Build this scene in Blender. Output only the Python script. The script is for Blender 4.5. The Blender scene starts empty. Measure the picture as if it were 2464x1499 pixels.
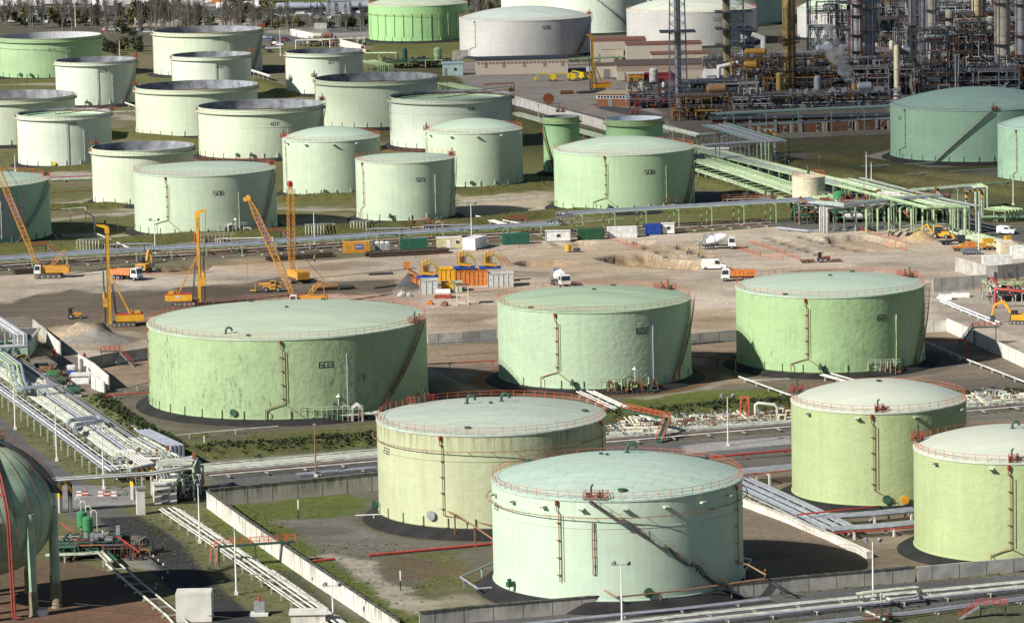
import bpy, math, random
import numpy as np
from mathutils import Vector, Matrix
random.seed(7)
SC = bpy.context.scene
COL = SC.collection
PI = math.pi
sin, cos, rad = math.sin, math.cos, math.radians
# ------------------------------------------------------------------ survey of the place from the photograph
FD, CX, CY, CH = 9488.0, 1232.0, 749.5, 125.0
E0, RO = rad(8.09), math.atan(.0218)
FV = Vector((0, cos(E0), -sin(E0))); UV0 = Vector((0, sin(E0), cos(E0))); RV = Vector((1, 0, 0))
cr, sr = cos(RO), sin(RO)
def G(px, py, z=0.0):
    """world point at height z seen at px,py of a 2464 px wide print"""
    dx, dy = px - CX, py - CY
    u = dx*cr - dy*sr; v = dy*cr + dx*sr
    d = FV*FD + RV*u - UV0*v
    t = (z - CH)/d.z
    return Vector((d.x*t, d.y*t, z))
def PR(p):
    q = Vector(p) - Vector((0, 0, CH))
    w = q.dot(FV); u = q.x/w*FD; v = -q.dot(UV0)/w*FD
    return (CX + u*cr + v*sr, CY - u*sr + v*cr)
def ppm(p):                      # print px per metre at a point
    return FD/(Vector(p) - Vector((0, 0, CH))).dot(FV)
_k = .48701
RX = {1: (0, 0, _k), 2: (1140, 0, _k), 3: (2280, 0, _k), 4: (0, 690, _k), 5: (1140, 690, _k), 6: (2280, 690, _k), 7: (0, 1387, _k), 8: (1140, 1387, _k), 9: (2280, 1387, _k),
      'a': (0, 500, .40584), 'b': (900, 500, .40584), 'c': (1700, 100, .40584), 'd': (700, 0, .40584), 'e': (2300, 400, .40584), 'f': (2500, 1100, .39773), 'g': (2880, 0, .24351),
      'h': (0, 1050, .28421), 'i': (0, 1476, .28421), 'j': (0, 740, .24351), 'k': (500, 640, .32468), 'l': (2680, 560, .32468), 'm': (0, 0, .36526), 'n': (1240, 800, _k),
      'o': (2080, 1350, .28421), 'p': (2250, 0, .32468), 'q': (2900, 900, .33352)}
def Q(r, x, y): a = RX[r]; return ((a[0] + x*a[2])/1.41234, (a[1] + y*a[2])/1.41234)
def GQ(r, x, y, z=0.0): return G(*Q(r, x, y), z)
def GL(pts, z=0.0): return [G(x, y, z) for x, y in pts]
# camera, sky, sun
cam = bpy.data.objects.new('camera', bpy.data.cameras.new('camera')); COL.objects.link(cam)
r_ = RV*cr - UV0*sr; u_ = RV*sr + UV0*cr; b_ = -FV
cam.matrix_world = Matrix(((r_.x, u_.x, b_.x, 0), (r_.y, u_.y, b_.y, 0), (r_.z, u_.z, b_.z, CH), (0, 0, 0, 1)))
cam.data.lens = FD/2464*36; cam.data.sensor_width = 36; cam.data.clip_start = 5; cam.data.clip_end = 20000
SC.camera = cam
SUN_AZ = math.atan2(-.84, -.54)      # direction to the sun on the map: x=sin, y=cos
SUN_EL = rad(35)
sd = Vector((sin(SUN_AZ)*cos(SUN_EL), cos(SUN_AZ)*cos(SUN_EL), sin(SUN_EL)))
sun = bpy.data.objects.new('sun', bpy.data.lights.new('sun', 'SUN')); COL.objects.link(sun)
sun.data.energy = 5.0; sun.data.angle = rad(.53); sun.data.color = (1, .95, .86)
sun.rotation_euler = sd.to_track_quat('Z', 'Y').to_euler()
W = bpy.data.worlds.new('World'); SC.world = W; W.use_nodes = True
nt = W.node_tree; bg = nt.nodes['Background']
sky = nt.nodes.new('ShaderNodeTexSky'); sky.sky_type = 'NISHITA'; sky.sun_disc = False
sky.sun_elevation = SUN_EL; sky.sun_rotation = SUN_AZ; sky.air_density = .7; sky.dust_density = .4; SC.cycles.diffuse_bounces = 2
nt.links.new(sky.outputs[0], bg.inputs[0]); bg.inputs[1].default_value = .05
SC.view_settings.view_transform = 'Standard'; SC.view_settings.look = 'None'
SC.view_settings.exposure = .46; SC.view_settings.gamma = 1
# ------------------------------------------------------------------ mesh builder
class MB:
    def __init__(s, off=(0, 0, 0)): s.v = []; s.f = []; s.off = Vector(off); s.uv = None
    def add(s, vs, fs):
        n = len(s.v); s.v.extend([tuple(a) for a in vs]); s.f.extend([tuple(i + n for i in f) for f in fs])
    def box(s, c, d, rz=0.0, M=None):
        hx, hy, hz = d[0]/2, d[1]/2, d[2]/2; c = Vector(c)
        M = M or (Matrix.Rotation(rz, 3, 'Z') if rz else None)
        vs = []
        for x, y, z in ((-1,-1,-1),(1,-1,-1),(1,1,-1),(-1,1,-1),(-1,-1,1),(1,-1,1),(1,1,1),(-1,1,1)):
            p = Vector((x*hx, y*hy, z*hz))
            if M: p = M @ p
            vs.append(c + p)
        s.add(vs, ((3,2,1,0),(4,5,6,7),(0,1,5,4),(1,2,6,5),(2,3,7,6),(3,0,4,7)))
        return s
    def bar(s, p, q, w, h=None):
        p, q = Vector(p), Vector(q); d = q - p; L = d.length
        if L < 1e-6: return s
        h = h or w; x = d/L
        up = Vector((0, 0, 1)) if abs(x.z) < .95 else Vector((0, 1, 0))
        y = up.cross(x).normalized(); z = x.cross(y)
        M = Matrix((x, y, z)).transposed()
        return s.box((p + q)/2, (L, w, h), M=M)
    def tube(s, pts, r, n=6, caps=True):
        P = [Vector(p) for p in pts]
        P = [p for i, p in enumerate(P) if i == 0 or (p - P[i-1]).length > 1e-5]
        if len(P) < 2: return s
        m = len(P); T = []
        for i in range(m):
            a = (P[i] - P[i-1]).normalized() if i else None
            b = (P[i+1] - P[i]).normalized() if i < m-1 else None
            t = (a + b) if a and b else (a or b)
            if t.length < 1e-6: t = b
            T.append((t.normalized(), a, b))
        up = Vector((0, 0, 1)) if abs(T[0][0].z) < .9 else Vector((1, 0, 0))
        y = up.cross(T[0][0]).normalized(); vs = []
        rr = r if isinstance(r, (list, tuple)) else [r]*m
        for i in range(m):
            t, a, b = T[i]
            y = y - t*y.dot(t)
            y = y.normalized() if y.length > 1e-6 else t.orthogonal().normalized()
            z = t.cross(y)
            k = 1.0
            if a and b: k = 1/max(.5, t.dot(a))
            for j in range(n):
                q = 2*PI*j/n
                o = y*cos(q) + z*sin(q)
                vs.append(P[i] + o*rr[i]*(k if k < 1.3 else 1.3))
        fs = [(i*n+j, i*n+(j+1) % n, (i+1)*n+(j+1) % n, (i+1)*n+j) for i in range(m-1) for j in range(n)]
        if caps: fs += [tuple(range(n))[::-1], tuple((m-1)*n + j for j in range(n))]
        s.add(vs, fs); return s
    def cyl(s, c, r, h, n=16, r2=None):
        """upright, c = centre of the bottom"""
        return s.rev([(0, 0), (r, 0), (r if r2 is None else r2, h), (0, h)], n, c=c)
    def rev(s, prof, n=48, a0=0.0, a1=2*PI, c=(0, 0, 0)):
        full = abs(a1 - a0 - 2*PI) < 1e-6; m = n if full else n+1; c = Vector(c)
        idx = []; vs = []
        for r, z in prof:
            if abs(r) < 1e-6: idx.append([len(vs)]*m); vs.append(c + Vector((0, 0, z)))
            else:
                row = []
                for i in range(m):
                    a = a0 + (a1 - a0)*i/n
                    row.append(len(vs)); vs.append(c + Vector((r*sin(a), -r*cos(a), z)))
                idx.append(row)
        fs = []
        for k in range(len(prof)-1):
            A, B = idx[k], idx[k+1]
            for i in range(n):
                j = (i+1) % m
                q = [A[i], A[j], B[j], B[i]]
                u = []
                for w in q:
                    if w not in u: u.append(w)
                if len(u) > 2: fs.append(tuple(u))
        s.add(vs, fs); return s
    def prism(s, poly, z0, z1):
        """poly: list of (x,y) counter-clockwise"""
        n = len(poly); vs = [(x, y, z0) for x, y in poly] + [(x, y, z1) for x, y in poly]
        ar = sum(poly[i][0]*poly[(i+1) % n][1] - poly[(i+1) % n][0]*poly[i][1] for i in range(n))
        fs = [tuple(range(n))[::-1], tuple(range(n, 2*n))] + [(i, (i+1) % n, n+(i+1) % n, n+i) for i in range(n)]
        if ar < 0: fs = [f[::-1] for f in fs]
        s.add(vs, fs); return s
    def side(s, prof, y0, y1, M=None, c=(0, 0, 0)):
        """profile in x,z extruded along y"""
        n = len(prof); vs = [Vector((x, y0, z)) for x, z in prof] + [Vector((x, y1, z)) for x, z in prof]
        vs = [(M @ v if M else v) + Vector(c) for v in vs]
        s.add(vs, [tuple(range(n)), tuple(range(n, 2*n))[::-1]] + [(i, n+i, n+(i+1) % n, (i+1) % n) for i in range(n)]); return s
    def quad(s, a, b, c, d): s.add([a, b, c, d], [(0, 1, 2, 3)]); return s
    def build(s, name, mat, parent=None, smooth=False, loc=None, extra=None):
        nf0 = len(s.f)
        if extra: s.add(extra[0].v, extra[0].f)
        me = bpy.data.meshes.new(name)
        o = s.off
        me.from_pydata([(v[0]-o.x, v[1]-o.y, v[2]-o.z) for v in s.v], [], s.f)
        if smooth:
            me.polygons.foreach_set('use_smooth', [True]*len(me.polygons))
            try: me.set_sharp_from_angle(angle=rad(40))
            except Exception: pass
        me.materials.append(mat)
        if extra:
            me.materials.append(extra[1]); me.polygons.foreach_set('material_index', [0 if i < nf0 else 1 for i in range(len(me.polygons))])
        me.update()
        ob = bpy.data.objects.new(name, me); COL.objects.link(ob)
        if parent: ob.parent = parent
        else: ob.location = o if loc is None else loc
        return ob
def tag(o, label=None, cat=None, group=None, kind=None):
    if label: o['label'] = label
    if cat: o['category'] = cat
    if group: o['group'] = group
    if kind: o['kind'] = kind
    return o
def thing(name, label, cat, loc=(0, 0, 0), rz=0.0, group=None):
    o = bpy.data.objects.new(name, None); COL.objects.link(o); o.empty_display_size = .5; o['kind'] = 'thing'
    o.location = loc; o.rotation_euler = (0, 0, rz); return tag(o, label, cat, group)
KIDS = {}
def copy_thing(root, loc, rz=0.0, label=None, group=None):
    def rec(o, par):
        c = o.copy(); COL.objects.link(c)
        if par: c.parent = par
        for ch in list(o.children): rec(ch, c)
        return c
    r = rec(root, None); r.location = loc; r.rotation_euler = (0, 0, rz)
    if label: r['label'] = label
    if group: r['group'] = group
    return r
# ------------------------------------------------------------------ materials
MATS = {}
def mat(name, col, rough=.6, metal=0.0, var=.16, scale=1.5, dirt=0.0, spec=.4, bump=0.0, bscale=4.0):
    if name in MATS: return MATS[name]
    m = bpy.data.materials.new(name); m.use_nodes = True; t = m.node_tree; N = t.nodes; L = t.links
    b = N['Principled BSDF']; b.inputs['Roughness'].default_value = rough; b.inputs['Metallic'].default_value = metal
    b.inputs['Specular IOR Level'].default_value = spec
    tc = N.new('ShaderNodeTexCoord'); no = N.new('ShaderNodeTexNoise'); no.inputs['Scale'].default_value = scale; no.inputs['Detail'].default_value = 5
    L.new(tc.outputs['Object'], no.inputs['Vector'])
    mr = N.new('ShaderNodeMapRange'); mr.inputs[1].default_value = .3; mr.inputs[2].default_value = .7
    mr.inputs[3].default_value = 1 - var*1.6; mr.inputs[4].default_value = 1 + var
    L.new(no.outputs[0], mr.inputs[0])
    mx = N.new('ShaderNodeVectorMath'); mx.operation = 'SCALE'; mx.inputs[0].default_value = col[:3]
    L.new(mr.outputs[0], mx.inputs['Scale'])
    out = mx.outputs[0]
    if dirt:
        n2 = N.new('ShaderNodeTexNoise'); n2.inputs['Scale'].default_value = scale*.45; n2.inputs['Detail'].default_value = 8; n2.inputs['Roughness'].default_value = .7
        L.new(tc.outputs['Object'], n2.inputs['Vector'])
        r2 = N.new('ShaderNodeMapRange'); r2.inputs[1].default_value = .5; r2.inputs[2].default_value = .72; r2.inputs[4].default_value = dirt
        L.new(n2.outputs[0], r2.inputs[0])
        m2 = N.new('ShaderNodeMix'); m2.data_type = 'RGBA'; L.new(r2.outputs[0], m2.inputs[0]); L.new(out, m2.inputs[6]); m2.inputs[7].default_value = (.16, .085, .04, 1)
        out = m2.outputs[2]
    L.new(out, b.inputs['Base Color'])
    if bump:
        bn = N.new('ShaderNodeTexNoise'); bn.inputs['Scale'].default_value = bscale; bn.inputs['Detail'].default_value = 6
        L.new(tc.outputs['Object'], bn.inputs['Vector'])
        bu = N.new('ShaderNodeBump'); bu.inputs['Strength'].default_value = 1; bu.inputs['Distance'].default_value = bump
        L.new(bn.outputs[0], bu.inputs['Height']); L.new(bu.outputs[0], b.inputs['Normal'])
    MATS[name] = m; return m
def wallmat(name, col, stain=.25, bump=0.0, rust=0.0, seams=.5, streak=(.05, .09, .04), rustband=3.0):
    """painted steel shell: UV = metres round the shell, metres up"""
    if name in MATS: return MATS[name]
    m = bpy.data.materials.new(name); m.use_nodes = True; t = m.node_tree; N = t.nodes; L = t.links
    b = N['Principled BSDF']; b.inputs['Roughness'].default_value = .55; b.inputs['Specular IOR Level'].default_value = .3
    uv = N.new('ShaderNodeUVMap')
    oi = N.new('ShaderNodeObjectInfo')
    ad = N.new('ShaderNodeVectorMath'); ad.operation = 'ADD'; L.new(uv.outputs[0], ad.inputs[0])
    sc_ = N.new('ShaderNodeVectorMath'); sc_.operation = 'SCALE'; L.new(oi.outputs['Location'], sc_.inputs[0]); sc_.inputs['Scale'].default_value = .37
    L.new(sc_.outputs[0], ad.inputs[1])
    def noise(sx, sy, det=6, ro=.6):
        mp = N.new('ShaderNodeMapping'); mp.inputs['Scale'].default_value = (sx, sy, 1); L.new(ad.outputs[0], mp.inputs[0])
        n = N.new('ShaderNodeTexNoise'); n.inputs['Scale'].default_value = 1; n.inputs['Detail'].default_value = det; n.inputs['Roughness'].default_value = ro
        L.new(mp.outputs[0], n.inputs['Vector']); return n.outputs[0]
    def rng(x, a, b_, c, d):
        r = N.new('ShaderNodeMapRange'); r.inputs[1].default_value = a; r.inputs[2].default_value = b_; r.inputs[3].default_value = c; r.inputs[4].default_value = d
        L.new(x, r.inputs[0]); return r.outputs[0]
    def mul(a, c):
        q = N.new('ShaderNodeMath'); q.operation = 'MULTIPLY'; L.new(a, q.inputs[0])
        if isinstance(c, float): q.inputs[1].default_value = c
        else: L.new(c, q.inputs[1])
        return q.outputs[0]
    big = rng(noise(.06, .12), .3, .7, .9, 1.07)
    fine = rng(noise(.5, .5, 8, .7), .3, .7, .95, 1.04)
    st = rng(noise(.9, .05, 5, .65), .35, .68, 1.03, .93)
    val = mul(mul(big, fine), st)
    if seams:
        sp = N.new('ShaderNodeSeparateXYZ'); L.new(uv.outputs[0], sp.inputs[0])
        md = N.new('ShaderNodeMath'); md.operation = 'PINGPONG'; L.new(sp.outputs[1], md.inputs[0]); md.inputs[1].default_value = 1.15
        val = mul(val, rng(md.outputs[0], 0, .07, 1 - .12*seams, 1))
    sc2 = N.new('ShaderNodeVectorMath'); sc2.operation = 'SCALE'; sc2.inputs[0].default_value = col[:3]; L.new(val, sc2.inputs['Scale'])
    out = sc2.outputs[0]
    def mixin(out, fac, c):
        q = N.new('ShaderNodeMix'); q.data_type = 'RGBA'; L.new(fac, q.inputs[0]); L.new(out, q.inputs[6]); q.inputs[7].default_value = (*c, 1); return q.outputs[2]
    if stain:
        # clusters of dark weathering, mottled and slightly vertical
        a = rng(noise(1.6, .45, 10, .75), .50, .66, 0, 1); c = rng(noise(.13, .12, 3), .45, .62, 0, 1)
        out = mixin(out, mul(mul(a, c), stain), streak)
        out = mixin(out, mul(rng(noise(.35, .25, 6, .6), .5, .75, 0, 1), stain*.35), tuple(x*.55 + .02 for x in col[:3]))
    if rust:
        sp = N.new('ShaderNodeSeparateXYZ'); L.new(uv.outputs[0], sp.inputs[0])
        zz = N.new('ShaderNodeUVMap'); zz.uv_map = 'depth'; s3 = N.new('ShaderNodeSeparateXYZ'); L.new(zz.outputs[0], s3.inputs[0])
        topm = rng(s3.outputs[1], 0, rustband, 1, 0)
        a = rng(noise(1.3, .06, 6, .7), .48, .66, 0, 1)
        out = mixin(out, mul(mul(a, topm), rust), (.14, .085, .03))
        a2 = rng(noise(.5, .03, 4, .6), .52, .72, 0, 1)
        out = mixin(out, mul(a2, rust*.35), (.38, .30, .12))
    L.new(out, b.inputs['Base Color'])
    bn = noise(.9, .9, 6, .55)
    bu = N.new('ShaderNodeBump'); bu.inputs['Strength'].default_value = 1; bu.inputs['Distance'].default_value = bump if bump else .03
    L.new(bn, bu.inputs['Height']); L.new(bu.outputs[0], b.inputs['Normal'])
    MATS[name] = m; return m
def roofmat(name, col, streaks=.5, plates=False):
    if name in MATS: return MATS[name]
    m = bpy.data.materials.new(name); m.use_nodes = True; t = m.node_tree; N = t.nodes; L = t.links
    b = N['Principled BSDF']; b.inputs['Roughness'].default_value = .5; b.inputs['Specular IOR Level'].default_value = .35
    tc = N.new('ShaderNodeTexCoord'); mp = N.new('ShaderNodeMapping'); mp.inputs['Rotation'].default_value = (0, 0, .6); mp.inputs['Scale'].default_value = (.05, .6, .3)
    L.new(tc.outputs['Object'], mp.inputs[0])
    n = N.new('ShaderNodeTexNoise'); n.inputs['Scale'].default_value = 1; n.inputs['Detail'].default_value = 6; L.new(mp.outputs[0], n.inputs['Vector'])
    n2 = N.new('ShaderNodeTexNoise'); n2.inputs['Scale'].default_value = .12; n2.inputs['Detail'].default_value = 8; n2.inputs['Roughness'].default_value = .65; L.new(tc.outputs['Object'], n2.inputs['Vector'])
    a = N.new('ShaderNodeMapRange'); a.inputs[1].default_value = .35; a.inputs[2].default_value = .68; a.inputs[3].default_value = 1; a.inputs[4].default_value = 1 - .22*streaks; L.new(n.outputs[0], a.inputs[0])
    c = N.new('ShaderNodeMapRange'); c.inputs[1].default_value = .3; c.inputs[2].default_value = .7; c.inputs[3].default_value = .93; c.inputs[4].default_value = 1.05; L.new(n2.outputs[0], c.inputs[0])
    q = N.new('ShaderNodeMath'); q.operation = 'MULTIPLY'; L.new(a.outputs[0], q.inputs[0]); L.new(c.outputs[0], q.inputs[1]); v = q.outputs[0]
    if plates:
        br = N.new('ShaderNodeTexBrick'); br.inputs['Scale'].default_value = .11; br.inputs['Mortar Size'].default_value = .012; br.inputs['Color1'].default_value = (1, 1, 1, 1); br.inputs['Color2'].default_value = (.94, .94, .94, 1); br.inputs['Mortar'].default_value = (.8, .8, .8, 1)
        mp2 = N.new('ShaderNodeMapping'); mp2.inputs['Rotation'].default_value = (0, 0, .35); L.new(tc.outputs['Object'], mp2.inputs[0]); L.new(mp2.outputs[0], br.inputs['Vector'])
        q2 = N.new('ShaderNodeMath'); q2.operation = 'MULTIPLY'; L.new(v, q2.inputs[0]); L.new(br.outputs[0], q2.inputs[1]); v = q2.outputs[0]
    s = N.new('ShaderNodeVectorMath'); s.operation = 'SCALE'; s.inputs[0].default_value = col[:3]; L.new(v, s.inputs['Scale'])
    L.new(s.outputs[0], b.inputs['Base Color'])
    MATS[name] = m; return m
GREENPIPE = mat('pipe_green', (.36, .50, .28), .5, dirt=.5, scale=.8, var=.22)
PALEPIPE = mat('pipe_pale', (.54, .58, .47), .5, dirt=.6, scale=.8, var=.22)
WHITEPIPE = mat('pipe_white', (.64, .64, .60), .5, dirt=.5, scale=.7, var=.22)
STEELPIPE = mat('pipe_galvanised', (.42, .45, .52), .38, .35, scale=.8, var=.15)
GREYSTEEL = mat('steel_grey', (.30, .32, .34), .55, .2, dirt=.2)
DARKSTEEL = mat('steel_dark', (.05, .06, .07), .6, dirt=.3)
RUST = mat('steel_rusty', (.20, .09, .045), .8, dirt=.3, var=.3)
RED = mat('paint_red', (.42, .06, .045), .5, dirt=.15)
ORANGE = mat('paint_rail_orange', (.58, .13, .06), .55, dirt=.2, scale=.5)
BROWNPIPE = mat('pipe_brown', (.30, .17, .09), .6, dirt=.4)
DKGREEN = mat('paint_dark_green', (.035, .10, .065), .5, dirt=.1)
MIDGREEN = mat('paint_mid_green', (.05, .22, .09), .5, dirt=.1)
BLACKP = mat('paint_black', (.02, .022, .025), .6)
YELLOW = mat('paint_yellow', (.72, .38, .03), .5, dirt=.45, scale=1.0)
AMBER = mat('paint_amber', (.62, .31, .05), .55, dirt=.5)
ORANGEBIN = mat('paint_orange', (.60, .20, .045), .6, dirt=.5)
WHITE = mat('paint_white', (.78, .78, .76), .45, dirt=.08, scale=.8)
CREAM = mat('paint_cream', (.70, .62, .46), .6, dirt=.12)
GLASS = mat('glass_dark', (.03, .04, .05), .12, spec=.6, var=.02)
TYRE = mat('rubber', (.025, .025, .025), .85)
CONC = mat('concrete', (.42, .41, .38), .85, var=.18, scale=.5, dirt=.12, bump=.02)
CONCW = mat('concrete_pale', (.64, .63, .58), .85, var=.12, scale=.4, dirt=.08, bump=.02)
ASPH = mat('asphalt_pad', (.018, .018, .019), .9, var=.35, scale=.35, bump=.04)
SEAP = mat('pipe_sea', (.20, .34, .27), .5, dirt=.25)
BLUE = mat('paint_blue', (.03, .10, .42), .5)
BRICK = mat('brick_red', (.30, .13, .07), .85, var=.2)
# ------------------------------------------------------------------ storage tanks
def cyl_xy(X, Y, R, z, n=96):
    a = np.arange(n)*2*PI/n
    return np.stack([X + R*np.sin(a), Y - R*np.cos(a), np.full(n, z)], 1)
_F, _U, _R = np.array(FV), np.array(UV0), np.array(RV)
def prn(P):
    q = P - np.array([0, 0, CH]); w = q @ _F; u = (q @ _R)/w*FD; v = -(q @ _U)/w*FD
    return CX + u*cr + v*sr, CY - u*sr + v*cr
def solve_tank(xl, xr, yr, yb, h=None, z0=.9):
    """edges of the shell at the rim, lowest rim point, lowest base point -> centre, radius, rim height"""
    p0 = G((xl+xr)/2, (yb if yb is not None else yr + 100), z0)
    Rg = (xr-xl)/2/ppm(p0); v = np.array([p0.x, p0.y + Rg, Rg, z0 + (h or 15.)])
    free = [0, 1, 2] + ([3] if h is None else [])
    def res(v):
        x, y = prn(cyl_xy(*v[:3], v[3])); r = [x.min()-xl, x.max()-xr]
        if yr is not None: r.append(y.max()-yr)
        if yb is not None: r.append(prn(cyl_xy(v[0], v[1], v[2], z0))[1].max()-yb)
        return np.array(r)
    for _ in range(14):
        r = res(v); J = []
        for k in free:
            d = v.copy(); e = .05; d[k] += e; J.append((res(d)-r)/e)
        st = np.linalg.lstsq(np.array(J).T, -r, rcond=None)[0]
        for i, k in enumerate(free): v[k] += float(np.clip(st[i], -150, 150))
    return [float(q) for q in v]
SEG = {'0': [[(0,0),(1,0),(1,1.4),(0,1.4),(0,0)]], '1': [[(.5,0),(.5,1.4)]], '2': [[(0,1.4),(1,1.4),(1,.7),(0,.7),(0,0),(1,0)]],
       '3': [[(0,1.4),(1,1.4),(1,0),(0,0)], [(.2,.7),(1,.7)]], '4': [[(.75,0),(.75,1.4),(0,.5),(1,.5)]], '5': [[(1,1.4),(0,1.4),(0,.75),(1,.75),(1,0),(0,0)]],
       '6': [[(1,1.4),(0,1.4),(0,0),(1,0),(1,.75),(0,.75)]], '7': [[(0,1.4),(1,1.4),(.4,0)]], '8': [[(0,0),(1,0),(1,1.4),(0,1.4),(0,0)], [(0,.7),(1,.7)]], '9': [[(1,.65),(0,.65),(0,1.4),(1,1.4),(1,0),(0,0)]]}
TANKS = {}
class Tank:
    def __init__(s, label, e, kind, wall, roof, apex=2.0, rail=ORANGE, h=None, z0=.9, group='storage tanks of the refinery', rim=.0, pad=True, depth=6., inner=None, flm=None, n=96, girder=None, brk=True, rusty=False, nrail=None, bmat=None):
        xl, xr, yr, yb = [None if q is None else q/1.41234 for q in e]
        s.X, s.Y, s.R, s.T = solve_tank(xl, xr, yr, yb, h, z0); s.z0 = z0; s.xl, s.xr = xl, xr
        s.t = thing('storage_tank', label, 'storage tank', (s.X, s.Y, 0), group=group)
        R, T = s.R, s.T; s.wall = wall
        m = MB()
        def shell(m, r, z0, z1, nz, inside=False):
            me_v0 = len(m.v)
            prof = [(r, z0 + (z1-z0)*k/nz) for k in range(nz+1)]
            m.rev(prof if not inside else prof[::-1], n)
        if kind in ('cone', 'dome'):
            m.rev([(R, z0), (R, T)], n)
            sh = m.build('shell', wall, s.t, True); s.uvs(sh)
            ov = .12; k = 10
            if kind == 'cone': prof = [(R+ov, T-.25), (R+ov, T+.02), (R-.02, T+.06), (R*.5, T+.06+apex*.5), (.01, T+.06+apex)]
            else:
                S = (R*R + apex*apex)/(2*apex); A = math.asin(min(1, R/S))
                prof = [(R+ov, T-.25), (R+ov, T+.02)] + [(S*sin(A*(1-i/k)), T+.06+apex-S+S*cos(A*(1-i/k))) for i in range(k)] + [(0, T+.06+apex)]
            prof[-1] = (0, prof[-1][1])
            MB().rev(prof, n).build('roof', roof, s.t, True); s.top = prof
            s.apex = apex; s.kind = kind
            s.railing(R-.15, T+.05, rail, nrail)
            MB().rev([(R+.02, z0), (R+.16, z0), (R+.16, z0+.14), (R+.0, z0+.16)], n).build('base_ring', wall, s.t, True)
        else:
            m.rev([(R, z0), (R, T), (R-.14, T)], n)
            sh = m.build('shell', wall, s.t, True); s.uvs(sh)
            fz = T - depth
            zi = T-.02-depth*.42
            MB().rev([(R-.14, T-.02), (R-.14, zi)], n).build('inner_wall', inner or INNER, s.t, True)
            MB().rev([(R-.14, zi), (R-.14, fz-.5)], n).build('inner_wall_lower', inner or INNER2, s.t, True)
            MB().rev([(R-.15, fz), (R-1.1, fz+.0), (R-1.1, fz+.5), (R-2.0, fz+.5), (R-2.1, fz+.05), (0, fz+.15)], n).build('floating_roof', flm or FLOATGREY, s.t, True)
            g = girder if girder is not None else 1.25
            MB().rev([(R+.0, T-g-.28), (R+.75, T-g-.2), (R+.75, T-g), (R+.0, T-g)], n).build('wind_girder', bmat or wall, s.t, True)
            MB().rev([(R+.003, T-.2), (R+.13, T-.16), (R+.13, T+.02), (R-.13, T+.02)], n).build('top_ring', wall, s.t, True)
            s.kind = 'open'; s.fz = fz
            s.railing(R+.7, T-g, rail, nrail)
        if pad: MB().rev([(R+3.1, -.3), (R+2.6, .12), (R+1.0, z0-.06), (R+.5, z0-.02), (R-.5, z0-.0)], n).build('foundation_pad', ASPH, s.t, True)
        else: MB().rev([(R+.8, -.3), (R+.8, z0-.02), (R-.5, z0-.0)], n).build('foundation_pad', CONC, s.t, True)
        if brk: s.brackets()
    def uvs(s, ob):
        me = ob.data; uv = me.uv_layers.new(name='UVMap'); dp = me.uv_layers.new(name='depth')
        for p in me.polygons:
            A = [math.atan2(me.vertices[me.loops[li].vertex_index].co.x, -me.vertices[me.loops[li].vertex_index].co.y) for li in p.loop_indices]
            if max(A)-min(A) > PI: A = [a + 2*PI if a < 0 else a for a in A]
            for li, a in zip(p.loop_indices, A):
                z = me.vertices[me.loops[li].vertex_index].co.z
                uv.data[li].uv = (a*s.R, z); dp.data[li].uv = (0, s.T - z)
    def P(s, th, z, r=0.0): return Vector(((s.R+r)*sin(th), -(s.R+r)*cos(th), z))
    def th(s, px):
        """angle round the shell of a feature seen at source px"""
        c = (s.xl + s.xr)/2; a = (s.xr - s.xl)/2
        return math.asin(max(-1, min(1, (px/1.41234 - c)/a)))
    def railing(s, r, z, m_, nposts=None):
        R = s.R; n = nposts or int(2*PI*R/1.9); m = MB(); w = .055
        for i in range(n):
            a = 2*PI*i/n; x, y = r*sin(a), -r*cos(a)
            m.box((x, y, z+.55), (w, w, 1.1), rz=a)
        for zz in (.55, 1.08):
            pts = [(r*sin(2*PI*i/72), -r*cos(2*PI*i/72), z+zz) for i in range(73)]
            for i in range(72): m.bar(pts[i], pts[i+1], .045, .045)
        m.build('railing', m_, s.t)
    def brackets(s, gap=4.4, h=1.5, mt=None):
        base = None; n = max(12, int(2*PI*s.R/gap))
        for i in range(n):
            th = 2*PI*(i+.37)/n; th = (th + PI) % (2*PI) - PI
            if abs(th) > 1.45: continue
            if base is None:
                base = MB().box((0, -.12, h/2), (.22, .24, h)).box((.0, -.2, .06), (.5, .4, .1)).build('anchor_bracket', mt or s.wall, s.t); o = base
            else: o = base.copy(); COL.objects.link(o); o.parent = s.t
            o.location = s.P(th, s.z0+.15, .01); o.rotation_euler = (0, 0, th)
    def number(s, txt, px, zf, size=1.3, mt=None):
        m = MB(); th0 = s.th(px); z = s.z0 + (s.T - s.z0)*zf; size *= .72; w = size*.62; adv = size*.92; W_ = adv*(len(txt)-1)
        for k, c in enumerate(txt):
            u0 = -W_/2 + k*adv - w/2
            for line in SEG[c]:
                for (a, b), (c_, d) in zip(line, line[1:]):
                    n = 3 if abs(c_-a) > .3 else 1
                    for i in range(n):
                        x0, y0 = a+(c_-a)*i/n, b+(d-b)*i/n; x1, y1 = a+(c_-a)*(i+1)/n, b+(d-b)*(i+1)/n
                        p = s.P(th0 + (u0+x0*w)/s.R, z+y0*size/1.4-size/2, .015); q = s.P(th0 + (u0+x1*w)/s.R, z+y1*size/1.4-size/2, .015)
                        e = (q-p).normalized()*.07*size
                        m.bar(p-e, q+e, .03, .12*size) if abs(c_-a) > .3 and abs(d-b) < .1 else m.bar(p-e, q+e, .12*size if abs(q.z-p.z) > .2 else .03, .12*size if abs(q.z-p.z) <= .2 else .03)
        m.build('number_lettering', mt or BLACKP, s.t)
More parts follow.
